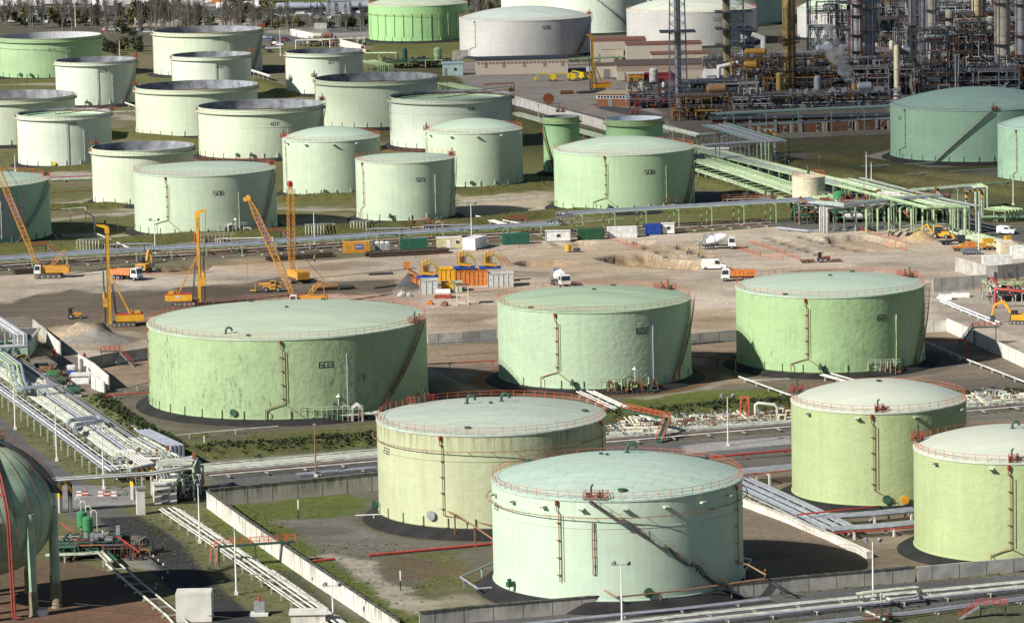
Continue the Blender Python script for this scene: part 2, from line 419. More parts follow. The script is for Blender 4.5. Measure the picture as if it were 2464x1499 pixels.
    def riser(s, px, zl=2.2, dirs=(-1, 1), mt=None, out=5.0, dx=2.6, dbl=True, top=RED):
        """foam line up the shell with its red chamber below the rim"""
        th = s.th(px); T = s.T; m = MB()
        e = .22/s.R
        m.tube([s.P(th-e*1.3, T-.55, .35), s.P(th-e*1.3, T-1.6, .35), s.P(th+e*.2, T-2.1, .3), s.P(th+e*.2, zl, .3)], .085, 6)
        if dbl: m.tube([s.P(th+e*2.2, T-2.2, .3), s.P(th+e*2.2, zl+.2, .3)], .06, 5)
        for d in dirs:
            q = s.P(th + d*dx/s.R, s.z0+.6 if d > 0 else zl-1.2, .3)
            m.tube([s.P(th+e*.2, zl, .3), q] + ([Vector((q.x, q.y-.6, q.z)), Vector((q.x, q.y-.6, .0))] if d < 0 else []), .085, 6)
        for k in range(int((T-zl)/2.6)):
            z = zl + 1 + k*2.6; m.bar(s.P(th-e, z, .0), s.P(th-e, z, .42), .5, .08)
        r = m.build('foam_riser', mt or BROWNPIPE, s.t)
        MB().tube([s.P(th-e*1.3, T-.95, .35), s.P(th-e*1.3, T-.2, .35)], .21, 8).bar(s.P(th-e*1.3, T-.35, .35), s.P(th-e*1.3, T-.35, -.1), .2).build('foam_chamber', top, r)
    def gauge(s, px, f0=.06, f1=.72, mt=None, r=.11):
        th = s.th(px); h = s.T-s.z0; m = MB()
        pts = [s.P(th + random.uniform(-.05, .05)/s.R, s.z0+h*(f0+(f1-f0)*k/6), .28) for k in range(7)]
        m.tube(pts, r, 6)
        for k in range(6): p = pts[k]; m.bar(p, p*.99 + Vector((0, 0, p.z*.01)), .1)
        m.build('level_pipe', mt or PALEPIPE, s.t, True)
    def stair(s, p1, p2, mt=None, rail=ORANGE, landings=(), w=.85, f0=0.0, f1=1.0):
        """flight winding along the shell from source px p1 at the rim to p2 at the base"""
        a1 = s.th(p1) if p1 is not None else 1.35; a2 = s.th(p2); T = s.T; z0 = s.z0*0
        m = MB(); h = MB(); n = max(24, int(T*f1/.25)); zt = T*f1 + .0
        L = []
        for i in range(n+1):
            f = i/n; a = a1 + (a2-a1)*f; z = zt + (z0-zt)*f
            L.append((a, z))
        if landings:
            # flatten pieces of the flight
            fl = []; tot = 1 - len(landings)*.04
            for a, z in L: fl.append((a, z))
            L2 = []
            for i, (a, z) in enumerate(L):
                f = i/n; g = f
                for lf in landings:
                    if lf <= f < lf+.05: g = lf
                    elif f >= lf+.05 and f < lf+.12: g = lf + (f-lf-.05)*.12/.07
                L2.append((a, zt + (z0-zt)*g))
            L = L2
        for i in range(n):
            a, z = L[i]; m.box(s.P(a, z-.03, .2+w/2), (.34, w, .05), rz=a)
        for r in (.2, .2+w):
            for i in range(n): m.bar(s.P(L[i][0], L[i][1]-.12, r), s.P(L[i+1][0], L[i+1][1]-.12, r), .05, .22)
        st = m.build('stairway', mt or GREYSTEEL, s.t)
        for r in (.2+w,):
            for i in range(n):
                for zz in (.5, 1.0): h.bar(s.P(L[i][0], L[i][1]+zz, r), s.P(L[i+1][0], L[i+1][1]+zz, r), .045)
                if i % 4 == 0: h.bar(s.P(L[i][0], L[i][1], r), s.P(L[i][0], L[i][1]+1.0, r), .05)
        h.build('handrail', rail, st)
        for k in range(3):
            i = int(n*(.25+.22*k)); a, z = L[i]; m2 = MB()
            m2.bar(s.P(a, z-.2, .95), s.P(a, z-1.3, .05), .08); m2.build('stay', DKGREEN, st)
    def ring(s, down, mt=None, r=.07, out=.75, stubs=True):
        m = MB(); z = s.T-down; n = 72
        m.tube([s.P(2*PI*i/n, z, out) for i in range(n+1)], r, 5, caps=False)
        k = int(2*PI*s.R/3.6)
        for i in range(k): a = 2*PI*i/k; m.bar(s.P(a, z-.1, .0), s.P(a, z-.08, out+.1), .07)
        m.build('spray_ring_pipe', mt or BROWNPIPE, s.t)
    def band(s, down, h=.12, mt=None, r=.06):
        z = s.T-down
        MB().rev([(s.R+.002, z-h/2), (s.R+r, z-h/2), (s.R+r, z+h/2), (s.R+.002, z+h/2)], 96).build('stiffener_band', mt or s.wall, s.t, True)
    def manhole(s, px, z=1.6, r=.55, mt=None, name='manhole_cover'):
        th = s.th(px); p = s.P(th, s.z0+z, 0); q = s.P(th, s.z0+z, .35)
        o = MB().tube([p, q], r*.8, 14).tube([q, s.P(th, s.z0+z, .45)], r, 16).build(name, mt or DKGREEN, s.t)
    def mixer(s, px, mt=None):
        th = s.th(px); z = s.z0+1.2
        MB().tube([s.P(th, z, 0), s.P(th, z, .5)], .4, 10).box(s.P(th, z, .9), (.7, .8, .7), rz=th).box(s.P(th, z+.5, .9), (.4, .5, .7), rz=th).bar(s.P(th, z, .9), s.P(th, 0, .9), .12).build('side_mixer', mt or DKGREEN, s.t)
    def roofz(s, r):
        if s.kind == 'cone': return s.T+.06+s.apex*(1-r/s.R)
        S = (s.R**2+s.apex**2)/(2*s.apex); return s.T+.06+s.apex-S+math.sqrt(max(0, S*S-r*r))
    def vent(s, fr, th, size=1.0, flip=1):
        r = fr*s.R; z = s.roofz(r); x, y = r*sin(th), -r*cos(th); m = MB(); k = size
        m.tube([(x, y, z-.2), (x, y, z+.7*k), (x+.25*k*flip, y, z+1.1*k), (x+.65*k*flip, y, z+1.2*k), (x+1.05*k*flip, y, z+1.0*k), (x+1.2*k*flip, y, z+.5*k)], .2*k, 8)
        m.cyl((x, y, z-.1), .42*k, .2); m.build('gooseneck_vent', DKGREEN, s.t, True)
    def hatch(s, fr, th, r_=.5):
        r = fr*s.R; z = s.roofz(r); x, y = r*sin(th), -r*cos(th)
        MB().cyl((x, y, z-.15), r_, .35, 14).cyl((x, y, z+.2), r_*1.15, .08, 14).build('roof_hatch', DKGREEN, s.t)
    def platform(s, px=None, th=None, rail=RED, eq=DKGREEN, out=-.4, w=3.2, d=1.6, dz=.0, back=False):
        th = s.th(px) if th is None else th
        if back: th = PI - th
        z = s.T + dz; m = MB(); M = Matrix.Rotation(th, 3, 'Z')
        c = s.P(th, z, out)
        def L(x, y, zz): return c + M @ Vector((x, y, zz))
        m.box(L(0, 0, .1), (w, d, .1), M=M); p = m.build('gauge_platform', eq, s.t)
        h = MB(); n = int(w/.6)
        for x in np.linspace(-w/2, w/2, n+1):
            for y in (-d/2, d/2): h.bar(L(x, y, .1), L(x, y, 1.25), .07)
        for y in (-d/2, d/2):
            for zz in (.4, .8, 1.22): h.bar(L(-w/2, y, zz), L(w/2, y, zz), .06)
        for x in (-w/2, w/2):
            for zz in (.4, .8, 1.22): h.bar(L(x, -d/2, zz), L(x, d/2, zz), .06)
        h.build('handrail', rail, p)
        g = MB(); g.tube([L(-w*.2, 0, .1), L(-w*.2, 0, 1.9), L(-w*.2+.3, 0, 2.2)], .14, 8).cyl(L(.5, .2, .1), .45, .5, 12).cyl(L(.5, .2, .6), .25, .5, 10).tube([L(w*.3, -.2, .1), L(w*.3, -.2, 1.5)], .1, 6).box(L(-w*.35, -.1, .55), (.5, .4, .8), M=M)
        g.build('gauge_equipment', eq, p)
    def foam_box(s, px, down=1.3):
        th = s.th(px); z = s.T-down
        MB().box(s.P(th, z, .35), (.75, .75, .3), rz=th).box(s.P(th, z+.1, .8), (.85, .35, .14), rz=th).build('foam_pourer', PALEPIPE, s.t)
    def roof_ladder(s, th, dist):
        a = s.P(th, s.T+1.0, -.3); e = Vector((-dist*s.R*sin(th)*.6, dist*s.R*.15, s.fz+.7)); m = MB()
        for o in (-.5, .5):
            q = Vector((0, o, 0)); m.bar(a+q, e+q, .12, .2); m.bar(a+q+Vector((0, 0, 1)), e+q+Vector((0, 0, 1)), .07)
            for k in range(14): p = a+(e-a)*k/13+q; m.bar(p, p+Vector((0, 0, 1)), .07)
        m.build('roof_ladder', RUST, s.t)
INNER = mat('inner_wall_grey', (.26, .28, .31), .8, var=.35, scale=.35, dirt=.2)
INNER2 = mat('inner_wall_brown', (.15, .12, .10), .9, var=.4, scale=.35, dirt=.3)
FLOATGREY = mat('floating_roof_grey', (.20, .19, .16), .8, var=.3, scale=.3, dirt=.4)
FLOATGREEN = mat('floating_roof_green', (.42, .58, .40), .6, var=.12, scale=.3)
PG = wallmat('shell_pale_green', (.49, .58, .44), stain=.0, seams=.6)
PY = wallmat('shell_cream_green', (.58, .65, .50), stain=.05, seams=.5)
PW = wallmat('shell_white_green', (.61, .68, .57), stain=.04, seams=.5)
PGG = wallmat('shell_fresh_green', (.34, .49, .28), stain=.08, seams=.5)
P603 = wallmat('shell_blistered_603', (.37, .49, .275), stain=1.0, bump=.12, seams=.2)
P602 = wallmat('shell_blistered_602', (.42, .54, .38), stain=.3, bump=.13, seams=.2)
P601 = wallmat('shell_blistered_601', (.36, .52, .27), stain=.55, bump=.10, seams=.3, rust=.35)
P232 = wallmat('shell_rusty_232', (.47, .51, .33), stain=.18, bump=.07, rust=.95, seams=.6, rustband=4.)
P231 = wallmat('shell_fresh_231', (.50, .62, .49), stain=.05, seams=.3, rust=.14)
PDOME = wallmat('shell_lime', (.40, .48, .25), stain=.16, bump=.10, seams=.0)
PSEA = wallmat('shell_sea_green', (.28, .44, .32), stain=.1, seams=.9)
PSEA2 = wallmat('shell_sea_green_worn', (.27, .41, .30), stain=.95, seams=.4, bump=.05)
PBR = wallmat('shell_bright_green', (.32, .56, .25), stain=.0, seams=.3)
PCON = wallmat('shell_unpainted_grey', (.47, .465, .45), stain=.22, seams=.9, streak=(.22, .2, .19), bump=.04)
PSL = wallmat('shell_slim_green', (.25, .42, .22), stain=.05, seams=.4)
R1 = roofmat('roof_pale_green', (.50, .60, .45), .9)
R2 = roofmat('roof_mint', (.47, .58, .46), .8)
R2p = roofmat('roof_mint_plates', (.50, .57, .48), .8, True)
R231 = roofmat('roof_mint_seams', (.46, .59, .50), .6, True)
R3 = roofmat('roof_cream', (.54, .58, .48), .5)
R4 = roofmat('roof_sea_green', (.29, .43, .36), .5)
R5 = roofmat('roof_streaky', (.42, .55, .38), 1.5)
R6 = roofmat('roof_pale_blue_green', (.50, .57, .52), .7)

T = Tank('large green cone-roofed tank numbered 603 with black mildew stains on its blistered coat', (499.5, 1448.5, 1154.5, 1425.6), 'cone', P603, R1, apex=2.4, bmat=None)
T603 = T; T.number('603', 1124, .66, 1.5); T.riser(982, zl=4.0, dx=3.4); T.riser(514, zl=4.6, dirs=(), dbl=False); T.gauge(1191, .04, .78, STEELPIPE, .16); T.stair(1427, 1272, RUST, RUST)
T.manhole(816, 1.3, .7); T.vent(.86, T.th(762), 1.0); T.platform(1424, w=4.5, d=2, rail=RED); T.hatch(.03, 0, .3); T.hatch(.93, 2.9); T.hatch(.93, -2.8); T.hatch(.9, -.25, .4)
T = Tank('green cone-roofed tank numbered 602 in the middle of the front tanks', (1690, 2347, 1062.6, 1322), 'cone', P602, R5, apex=1.9)
T602 = T; T.number('602', 2172, .73, 1.5); T.riser(1887, zl=4.2, dx=3.6); T.gauge(2205, .08, .78, STEELPIPE, .16); T.stair(2340, 2262, RUST, RUST); T.mixer(1938); T.platform(2320, th=2.25, w=4.5, d=2.4); T.hatch(.02, 0, .35); T.hatch(.92, -.8); T.hatch(.94, 2.9)
T = Tank('green cone-roofed tank numbered 601 with dark drips under its rim', (2499.5, 3142, 1011, 1267), 'cone', P601, R2, apex=1.8)
T601 = T; T.number('601', 2974, .70, 1.4); T.riser(2718, zl=3.8, dx=3.4); T.gauge(3018, .05, .72, GREENPIPE, .15); T.stair(3140, 3078, RUST, RUST); T.mixer(2762); T.platform(3120, th=2.05, w=4.5, d=2.4); T.hatch(.02, 0, .35); T.hatch(.94, -.6); T.hatch(.94, 2.8)
T = Tank('cream-green tank numbered 232 with rust runs below its rim', (1279.5, 2057.5, 1479.6, 1796), 'cone', P232, R2p, apex=2.0, z0=1.5)
T232 = T; T.number('232', 1316, .73, 1.3); T.riser(1507, zl=3.6, dirs=(1,), dx=8, mt=BROWNPIPE, dbl=False); T.riser(2036, zl=5, dirs=(), dbl=False, mt=BROWNPIPE); T.ring(2.6); T.band(4.3, .1)
T.manhole(1468, 1.9, .8, GREYSTEEL); T.vent(.28, 2.8, 1.15, 1); T.vent(.28, -2.3, 1.15, 1); T.hatch(0, 0, .3); T.hatch(.82, 1.55); T.hatch(.8, -.25); T.platform(th=-2.45, w=4.2, d=2.2); T.mixer(1284)
T = Tank('pale mint tank numbered 231 with a dark stair crossing its front', (1670, 2522.7, 1700.5, 2043), 'dome', P231, R231, apex=3.0, z0=1.5, brk=False)
T231 = T; T.number('231', 1687, .79, 1.3); T.riser(1894, zl=4.2, dirs=(), dbl=True, mt=BROWNPIPE); T.riser(2490, zl=3.8, dirs=(), dbl=False, mt=BROWNPIPE); T.ring(2.5); T.band(4.2, .1)
T.gauge(2003, .27, .79, BROWNPIPE, .09); T.gauge(2009, .27, .79, BROWNPIPE, .06)
T.stair(2000, 2455, mat('stair_steel', (.12, .095, .10), .6, .2), BROWNPIPE, landings=(.17, .43, .62, .85), w=1.15)
for px in (1686, 1746, 1846, 1970, 2110, 2245, 2365, 2457): T.foam_box(px)
T.platform(2012, w=3.4, d=2.0, out=-.9); T.mixer(1741); T.manhole(2182, 1.2, .75, DKGREEN); T.vent(.24, 2.75, 1.15, 1); T.hatch(.2, -2.5, .3); T.hatch(.12, -2.5, .25); T.hatch(.85, .02, .6); T.hatch(.93, -2.3, .6); T.hatch(.9, 2.2, .6)
T = Tank('lime-green dome-roofed tank with a clean cream dome, right of the mint tank', (2688, 3284, 1403, 1718), 'dome', PDOME, R3, apex=2.9, z0=.9, brk=False)
TDA = T; T.riser(2940, zl=3.6, dirs=(1,), dx=3.6, mt=BROWNPIPE); T.manhole(2983, 1.1, .75, DKGREEN); T.manhole(3042, .9, .75, mat('cover_orange', (.8, .4, .03))); T.platform(2962, w=1.6, d=1.2, out=-.6); T.platform(2688, th=-1.9, w=3.5, d=1.5, dz=.6); T.hatch(.04, 0, .4)
for px in (2738, 2890, 3082, 3240): T.foam_box(px, .9)
T = Tank('lime-green dome-roofed tank cut off by the right edge of the picture', (3104.5, 3775, 1574, 1911.5), 'dome', PDOME, R3, apex=2.8, z0=.9, brk=False)
TDB = T; T.riser(3392, zl=3.2, dirs=(-1, 1), dx=3.0, mt=BROWNPIPE); T.platform(3404, w=1.6, d=1.2, out=-.6); T.platform(3110, th=-1.85, w=3.5, d=1.5, dz=.6); T.vent(.05, 0, .9)
for px in (3162, 3332, 3480): T.foam_box(px, .9)
# middle rows
T = Tank('pale green cone-roofed tank numbered 506 behind the yellow rigs', (452, 937, 600, 799.5), 'cone', PG, R2, apex=1.6); T506 = T
T.number('506', 757, .70, 1.5); T.riser(583, zl=4.8, dx=4.2); T.gauge(821, .1, .7); T.stair(930, 880, BROWNPIPE, BROWNPIPE); T.platform(925, th=1.9, w=2.4)
T = Tank('pale green tank numbered 507 with a shallow cone roof', (1207, 1544, 555, 750.5), 'cone', PG, R2, apex=1.2); T507 = T
T.number('507', 1430, .70, 1.3); T.riser(1238, zl=4.5, dirs=(-1,), dx=1.6); T.gauge(1477, .1, .78); T.stair(1541, 1525, BROWNPIPE, BROWNPIPE); T.platform(1530, th=1.8, w=2.4); T.mixer(1329)
T = Tank('green dome-roofed tank numbered 508 behind the row of containers', (1881, 2359, 528, 718), 'dome', wallmat('shell_508', (.40, .54, .34), stain=.06, seams=.5), R2, apex=3.0); T508 = T
T.number('508', 2198, .68, 1.5); T.riser(2051, zl=4.6, dx=3.6); T.gauge(2253, .12, .78, GREENPIPE); T.stair(2355, 2310, RUST, RUST); T.mixer(2063)
T = Tank('pale green dome-roofed tank behind tank 507 on its left', (958.5, 1291, 482, 665), 'dome', PG, R2, apex=2.9); TDM1 = T
T.riser(975, zl=3, dirs=(), mt=PALEPIPE, top=PALEPIPE); T.manhole(1108, 1.2, .6); T.platform(970, th=-1.6, w=2.4)
for px in (985, 1047, 1140, 1216, 1280): T.foam_box(px, .9)
T = Tank('pale green dome-roofed tank behind tank 507 on its right', (1444, 1775, 455, 635.5), 'dome', PG, R2, apex=3.0); TDM2 = T
T.riser(1452, zl=3, dirs=(), mt=PALEPIPE, top=PALEPIPE); T.manhole(1601, 1.2, .6); T.platform(1450, th=-1.6, w=2.4)
for px in (1468, 1536, 1623, 1703, 1760): T.foam_box(px, .9)
T = Tank('sea-green tank at the left edge with unpainted grey patches, behind the leaning crane', (-412, 168, 646, 838), 'cone', PSEA, R2, apex=1.5); T505 = T
T.gauge(30, .1, .75, PALEPIPE); T.stair(166, 60, GREYSTEEL, BROWNPIPE); T.platform(160, th=1.9, w=2.6)
for k, (px, a, b, w) in enumerate(((48, .12, .9, 2.6), (62, .1, .9, 1.0), (98, .3, .93, 1.9), (28, .1, .9, .8))):
    th = T.th(px); h = T.T - T.z0; MB().rev([(T.R+.02, T.z0+h*a), (T.R+.02, T.z0+h*b)], 6, th-w/2/T.R, th+w/2/T.R).build('grey_primer_patch', mat('primer_grey', (.40, .42, .40), .8), T.t)
T = Tank('cream-green open-topped tank numbered 407 with a red walkway head', (671.5, 1099, 375, 539.5), 'open', PY, None, depth=7, girder=1.3, rail=BROWNPIPE); T407 = T
T.number('407', 942, .70, 1.4); T.band(5.6, .1); T.riser(676, zl=5, dirs=(), dbl=False); T.gauge(984, .1, .6); T.manhole(816, 1.2, .6); T.mixer(864); T.platform(1095, th=1.9, w=2.6, out=.4, dz=.2); T.stair(1098, 1050, BROWNPIPE, BROWNPIPE)
T = Tank('pale open-topped tank numbered 408 with its roof ladder slanting to a red head', (1322.6, 1740, 341, 506), 'open', PW, None, depth=1.8, girder=1.2, flm=FLOATGREEN, rail=BROWNPIPE); T408 = T
T.roof_ladder(1.75, .35); T.number('408', 1602, .80, 1.3); T.band(4.6, .1); T.riser(1330, zl=5, dirs=(), dbl=False); T.platform(1738, th=1.8, w=2.6, out=.4, dz=.2); T.stair(1738, 1730, BROWNPIPE, BROWNPIPE)
T = Tank('white-green open-topped tank numbered 406 with a pale floating roof and roof ladder', (56, 377, 397, 565), 'open', PW, None, depth=1.4, girder=1.1, flm=FLOATGREEN, rail=BROWNPIPE); T406 = T
T.roof_ladder(1.7, .3); T.number('406', 262, .84, 1.3); T.gauge(242, .02, .9, GREYSTEEL); T.gauge(297, .1, .7); T.manhole(195, .8, .7, mat('cover_yellow', (.6, .5, .05))); T.platform(372, th=1.7, w=2.6, out=.4, dz=.2); T.riser(60, zl=5, dirs=(), dbl=False)
T = Tank('cream-green open-topped tank half hidden behind tank 506', (310, 657, 514, 696), 'open', PY, None, depth=7, girder=1.2, rail=BROWNPIPE); T405 = T
T.platform(315, th=-1.9, w=2.6, out=.4, dz=.2); T.riser(316, zl=5, dirs=(), dbl=False)
T = Tank('wide cream open-topped tank between tanks 303 and 407', (458, 874, 308, 463), 'open', PY, None, depth=7, girder=1.2, rail=BROWNPIPE); T402 = T
T.platform(462, th=-1.7, w=2.6, out=.4, dz=.2); T.riser(464, zl=5, dirs=(), dbl=False)
T = Tank('wide pale open-topped tank behind tank 407, below tank 301', (1069, 1486, 280, 434), 'open', PY, None, depth=7, girder=1.2, rail=BROWNPIPE); T403 = T
T.platform(1072, th=-1.7, w=2.6, out=.4, dz=.2); T.riser(1074, zl=5, dirs=(), dbl=False)
T = Tank('cream open-topped tank cut by the left edge behind tank 406', (-175, 254, 343, 494), 'open', PY, None, depth=7, girder=1.2, rail=BROWNPIPE); T401 = T
T = Tank('white-green open-topped tank numbered 303', (186.5, 460, 214, 359), 'open', PW, None, depth=6, girder=1.1, rail=BROWNPIPE); T303 = T
T.number('303', 361, .80, 1.5); T.gauge(343, .02, .94, GREYSTEEL); T.gauge(390, .05, .7); T.mixer(306); T.platform(455, th=1.7, w=2.8, out=.4, dz=.3, eq=RUST); T.stair(460, 420, RUST, RUST)
h303 = T.T
T = Tank('white-green open-topped tank numbered 302', (582, 852, 196, None), 'open', PW, None, h=h303-.6, depth=6, girder=1.1, rail=BROWNPIPE); T302 = T
T.number('302', 754, .78, 1.5); T.gauge(741, .02, .9, GREYSTEEL); T.platform(848, th=1.7, w=2.8, out=.4, dz=.3, eq=RUST); T.riser(586, zl=5, dirs=(), dbl=False)
T = Tank('white-green open-topped tank numbered 301 at the end of its row', (969, 1232, 184, 320), 'open', PW, None, depth=6, girder=1.1, rail=BROWNPIPE); T301 = T
T.number('301', 1130, .78, 1.5); T.gauge(1148, .02, .9, GREYSTEEL); T.gauge(1175, .1, .7); T.platform(1230, th=1.7, w=2.8, out=.4, dz=.3, eq=RUST); T.riser(972, zl=5, dirs=(), dbl=False)
T = Tank('cream open-topped tank numbered 310 in the back row', (518, 889, 114.5, 258), 'open', PY, None, depth=6, girder=1.2, rail=BROWNPIPE); T310 = T
T.number('310', 747, .84, 1.6); T.gauge(787, .1, .7); T.platform(885, th=1.7, w=3.4, out=.4, dz=.3, eq=RUST, rail=RED); T.riser(523, zl=5, dirs=(), dbl=False); T.stair(888, 850, BROWNPIPE, BROWNPIPE)
T = Tank('fresh green open-topped tank numbered 311 in the back row at the left edge', (-10, 344, 134, 266), 'open', PGG, None, depth=5, girder=1.4, rail=BROWNPIPE, inner=mat('inner_wall_pale', (.50, .52, .54), .8, dirt=.2)); T311 = T
T.number('311', 194, .72, 1.6); T.ring(3.6, PALEPIPE); T.gauge(241, .1, .7); T.manhole(84, 1.3, .8); T.mixer(121); T.platform(340, th=1.7, w=3.4, out=.4, dz=.3, eq=RUST, rail=RED)
# back rows
T = Tank('bright green ribbed tank at the top of the picture', (1251, 1589, 23, 141), 'dome', PBR, R1, apex=3.6); TBR = T
T.ring(3.8)
for px in (1262, 1287, 1313, 1343, 1373, 1402, 1432, 1463, 1492, 1522, 1550, 1572): T.gauge(px, .12, .78, GREENPIPE, .13)
T = Tank('grey unpainted tank numbered 608 behind the long low building', (1560, 2008, 73, 196), 'dome', PCON, R6, apex=4.2, brk=False); T608 = T
T.number('608', 1854, .80, 1.8); T.riser(1616, zl=5, dirs=(-1,), dx=4, dbl=False, top=BROWNPIPE); T.stair(2004, 1945, RUST, RUST); T.platform(2004, th=1.7, w=2.5)
T = Tank('grey unpainted dome-roofed tank behind the lattice tower', (2128.6, 2570, 53, 150), 'dome', PCON, roofmat('roof_worn', (.60, .64, .54), .9), apex=5.2, brk=False, h=14); T609 = T
T.number('609', 2425, .78, 1.8, GREYSTEEL)
T = Tank('tall pale green tank in shadow at the top behind tank 608', (1701, 2050, None, 92), 'cone', PW, R6, h=22, brk=False); T = T
T = Tank('tall white-green tank with a dark stair, at the top of the picture', (1846, 2197, None, 114), 'cone', PW, R6, h=22, brk=False); T.stair(2000, 2150, DARKSTEEL, DARKSTEEL, f1=.8)
T = Tank('tall pale tank at the top behind the brown column', (2197, 2665, None, 90), 'cone', wallmat('shell_back_green', (.36, .48, .38)), R6, h=22, brk=False)
T = Tank('white tank with a mint dome between the refinery columns', (2708.6, 2990, 35, 131), 'dome', PCON, R2, apex=5, brk=False)
T = Tank('pale tank cut by the top edge above the white shed', (3240, 3640, None, 12), 'cone', PW, R6, h=15, brk=False)
T = Tank('sea-green dome-roofed tank with a straight pale stair, right of the refinery', (3025, 3619, 377, 551), 'dome', PSEA, R4, apex=4.6, rail=GREYSTEEL); TR1 = T
T.riser(3062, zl=4.6, dirs=(-1,), dx=3.4, dbl=False, mt=BROWNPIPE, top=BROWNPIPE); T.stair(3330, 3145, mat('stair_pale', (.36, .36, .30)), GREYSTEEL); T.number('50', 3046, .79, 1.4, DKGREEN); T.platform(3345, w=1.8)
T = Tank('sea-green tank with black weathering at the right edge', (3390, 3850, 444, 625), 'dome', PSEA2, R4, apex=3.4, rail=GREYSTEEL); TR2 = T
T.riser(3437, zl=4, dirs=(-1,), dx=1.6, dbl=False)
T = Tank('slim green tank with a dark gantry and a curved stair', (1845, 1969, 402, 587), 'open', PSL, None, depth=2.2, girder=1.6, rail=ORANGE); TS1 = T
hs = T.T; T.stair(1850, 1890, RUST, RUST, f1=.85); T.platform(1905, out=-4, w=3, dz=1.4, rail=RED)
T = Tank('short green open tank with white snow-pale inside, behind tank 508', (2058, 2252, 411, None), 'open', PSL, None, h=hs-.6-1, depth=1.6, girder=1.5, rail=ORANGE, inner=mat('inner_white', (.6, .64, .7)), flm=mat('inner_white2', (.55, .6, .68))); TS2 = T
T.platform(2165, out=-5, w=3, dz=1.4, rail=RED)
# ------------------------------------------------------------------ ground: one sheet, relief and surface kinds from the survey
TAN, TANW, TAND, MUD = (.41, .345, .27), (.49, .425, .345), (.31, .235, .155), (.105, .083, .062)
SOIL, OLIV, GREY, GREYD = (.19, .15, .10), (.125, .125, .045), (.26, .235, .20), (.125, .115, .10)
ASPD, ASPM, ASPL, PATH = (.045, .045, .048), (.12, .12, .122), (.29, .285, .275), (.38, .34, .285)
GRN = (.11, .14, .032); HEDG = (.055, .07, .03); BRN = (.13, .09, .06); RUSTY = (.30, .15, .08)
NR, NC = 1150, 430
yy = [478.0]
while len(yy) < NR: yy.append(yy[-1] + max(.62, .62*(yy[-1]/620)**1.55))
yy = np.array(yy); YMAX = yy[-1]
uu = np.linspace(-1, 1, NC)
GX = uu[None, :]*(yy[:, None]*.140 + 22); GY = np.repeat(yy[:, None], NC, 1)
rs = np.random.RandomState(5)
def vnoise(x, y, s, seed):
    r = np.random.RandomState(seed); tb = r.rand(256, 256)
    x = x/s; y = y/s; xi = np.floor(x).astype(int); yi = np.floor(y).astype(int); fx = x-xi; fy = y-yi
    fx = fx*fx*(3-2*fx); fy = fy*fy*(3-2*fy)
    g = lambda i, j: tb[(xi+i) % 256, (yi+j) % 256]
    return (g(0, 0)*(1-fx)+g(1, 0)*fx)*(1-fy) + (g(0, 1)*(1-fx)+g(1, 1)*fx)*fy
def fbm(x, y, s, seed, o=4):
    t = 0; a = 1; w = 0
    for k in range(o): t = t + a*vnoise(x, y, s/2**k, seed+k); w += a; a *= .55
    return t/w - .5
JX = fbm(GX, GY, 9, 1)*7; JY = fbm(GX, GY, 9, 11)*12
N1 = fbm(GX, GY, 26, 21, 5); N2 = fbm(GX*.35, GY, 7, 31, 5); N3 = fbm(GX, GY, 5, 41, 4)
def sdist(poly, X, Y):
    """signed distance, positive inside"""
    n = len(poly); d = np.full(X.shape, 1e9); ins = np.zeros(X.shape, bool)
    for i in range(n):
        (ax, ay), (bx, by) = poly[i], poly[(i+1) % n]; ex, ey = bx-ax, by-ay
        t = np.clip(((X-ax)*ex + (Y-ay)*ey)/(ex*ex+ey*ey+1e-9), 0, 1)
        d = np.minimum(d, np.hypot(X-ax-t*ex, Y-ay-t*ey))
        c = (ay > Y) != (by > Y)
        with np.errstate(divide='ignore', invalid='ignore'): c &= X < ex*(Y-ay)/(ey if ey else 1e-9) + ax
        ins ^= c
    return np.where(ins, d, -d)
def ldist(pl, X, Y):
    d = np.full(X.shape, 1e9)
    for (ax, ay), (bx, by) in zip(pl, pl[1:]):
        ex, ey = bx-ax, by-ay; t = np.clip(((X-ax)*ex + (Y-ay)*ey)/(ex*ex+ey*ey+1e-9), 0, 1)
        d = np.minimum(d, np.hypot(X-ax-t*ex, Y-ay-t*ey))
    return d
def xy(pts): return [(p.x, p.y) for p in GL(pts)]
COLR = np.zeros(GX.shape + (3,)); COLR[:] = (.17, .15, .11)
GRS = np.full(GX.shape, .5); HGT = np.zeros(GX.shape)
def smooth(x): x = np.clip(x, 0, 1); return x*x*(3-2*x)
def zone(poly, col, grass=0.0, soft=3.0, jit=1.0, amt=1.0, noise=None):
    d = sdist(xy(poly), GX + JX*jit, GY + JY*jit)
    w = smooth(d/soft + .5)*amt
    if noise is not None: w = w*smooth((N1*noise + .15)*4 + .5)
    COLR[:] = COLR*(1-w[..., None]) + np.array(col)*w[..., None]; GRS[:] = GRS*(1-w) + grass*w
def band(pl, wid, col, grass=0.0, soft=1.5, jit=.35, amt=1.0, patchy=0):
    d = wid/2 - ldist(xy(pl), GX + JX*jit, GY + JY*jit); w = smooth(d/soft + .5)*amt
    if patchy: w = w*smooth(N3*6*patchy + .6)
    COLR[:] = COLR*(1-w[..., None]) + np.array(col)*w[..., None]; GRS[:] = GRS*(1-w) + grass*w
def berm(pl, wid, h, col=None, grass=.8, rough=.5):
    d = ldist(xy(pl), GX + JX*.2, GY + JY*.2)
    HGT[:] = np.where(d < wid/2, np.maximum(HGT, h*smooth((wid/2 - d)/(wid*.36)) + (N3*rough*smooth((wid/2-d)/(wid*.4)))), HGT)
    if col is not None:
        w = smooth((wid/2 - d)/1.5 + .5); COLR[:] = COLR*(1-w[..., None]) + np.array(col)*w[..., None]; GRS[:] = GRS*(1-w) + grass*w
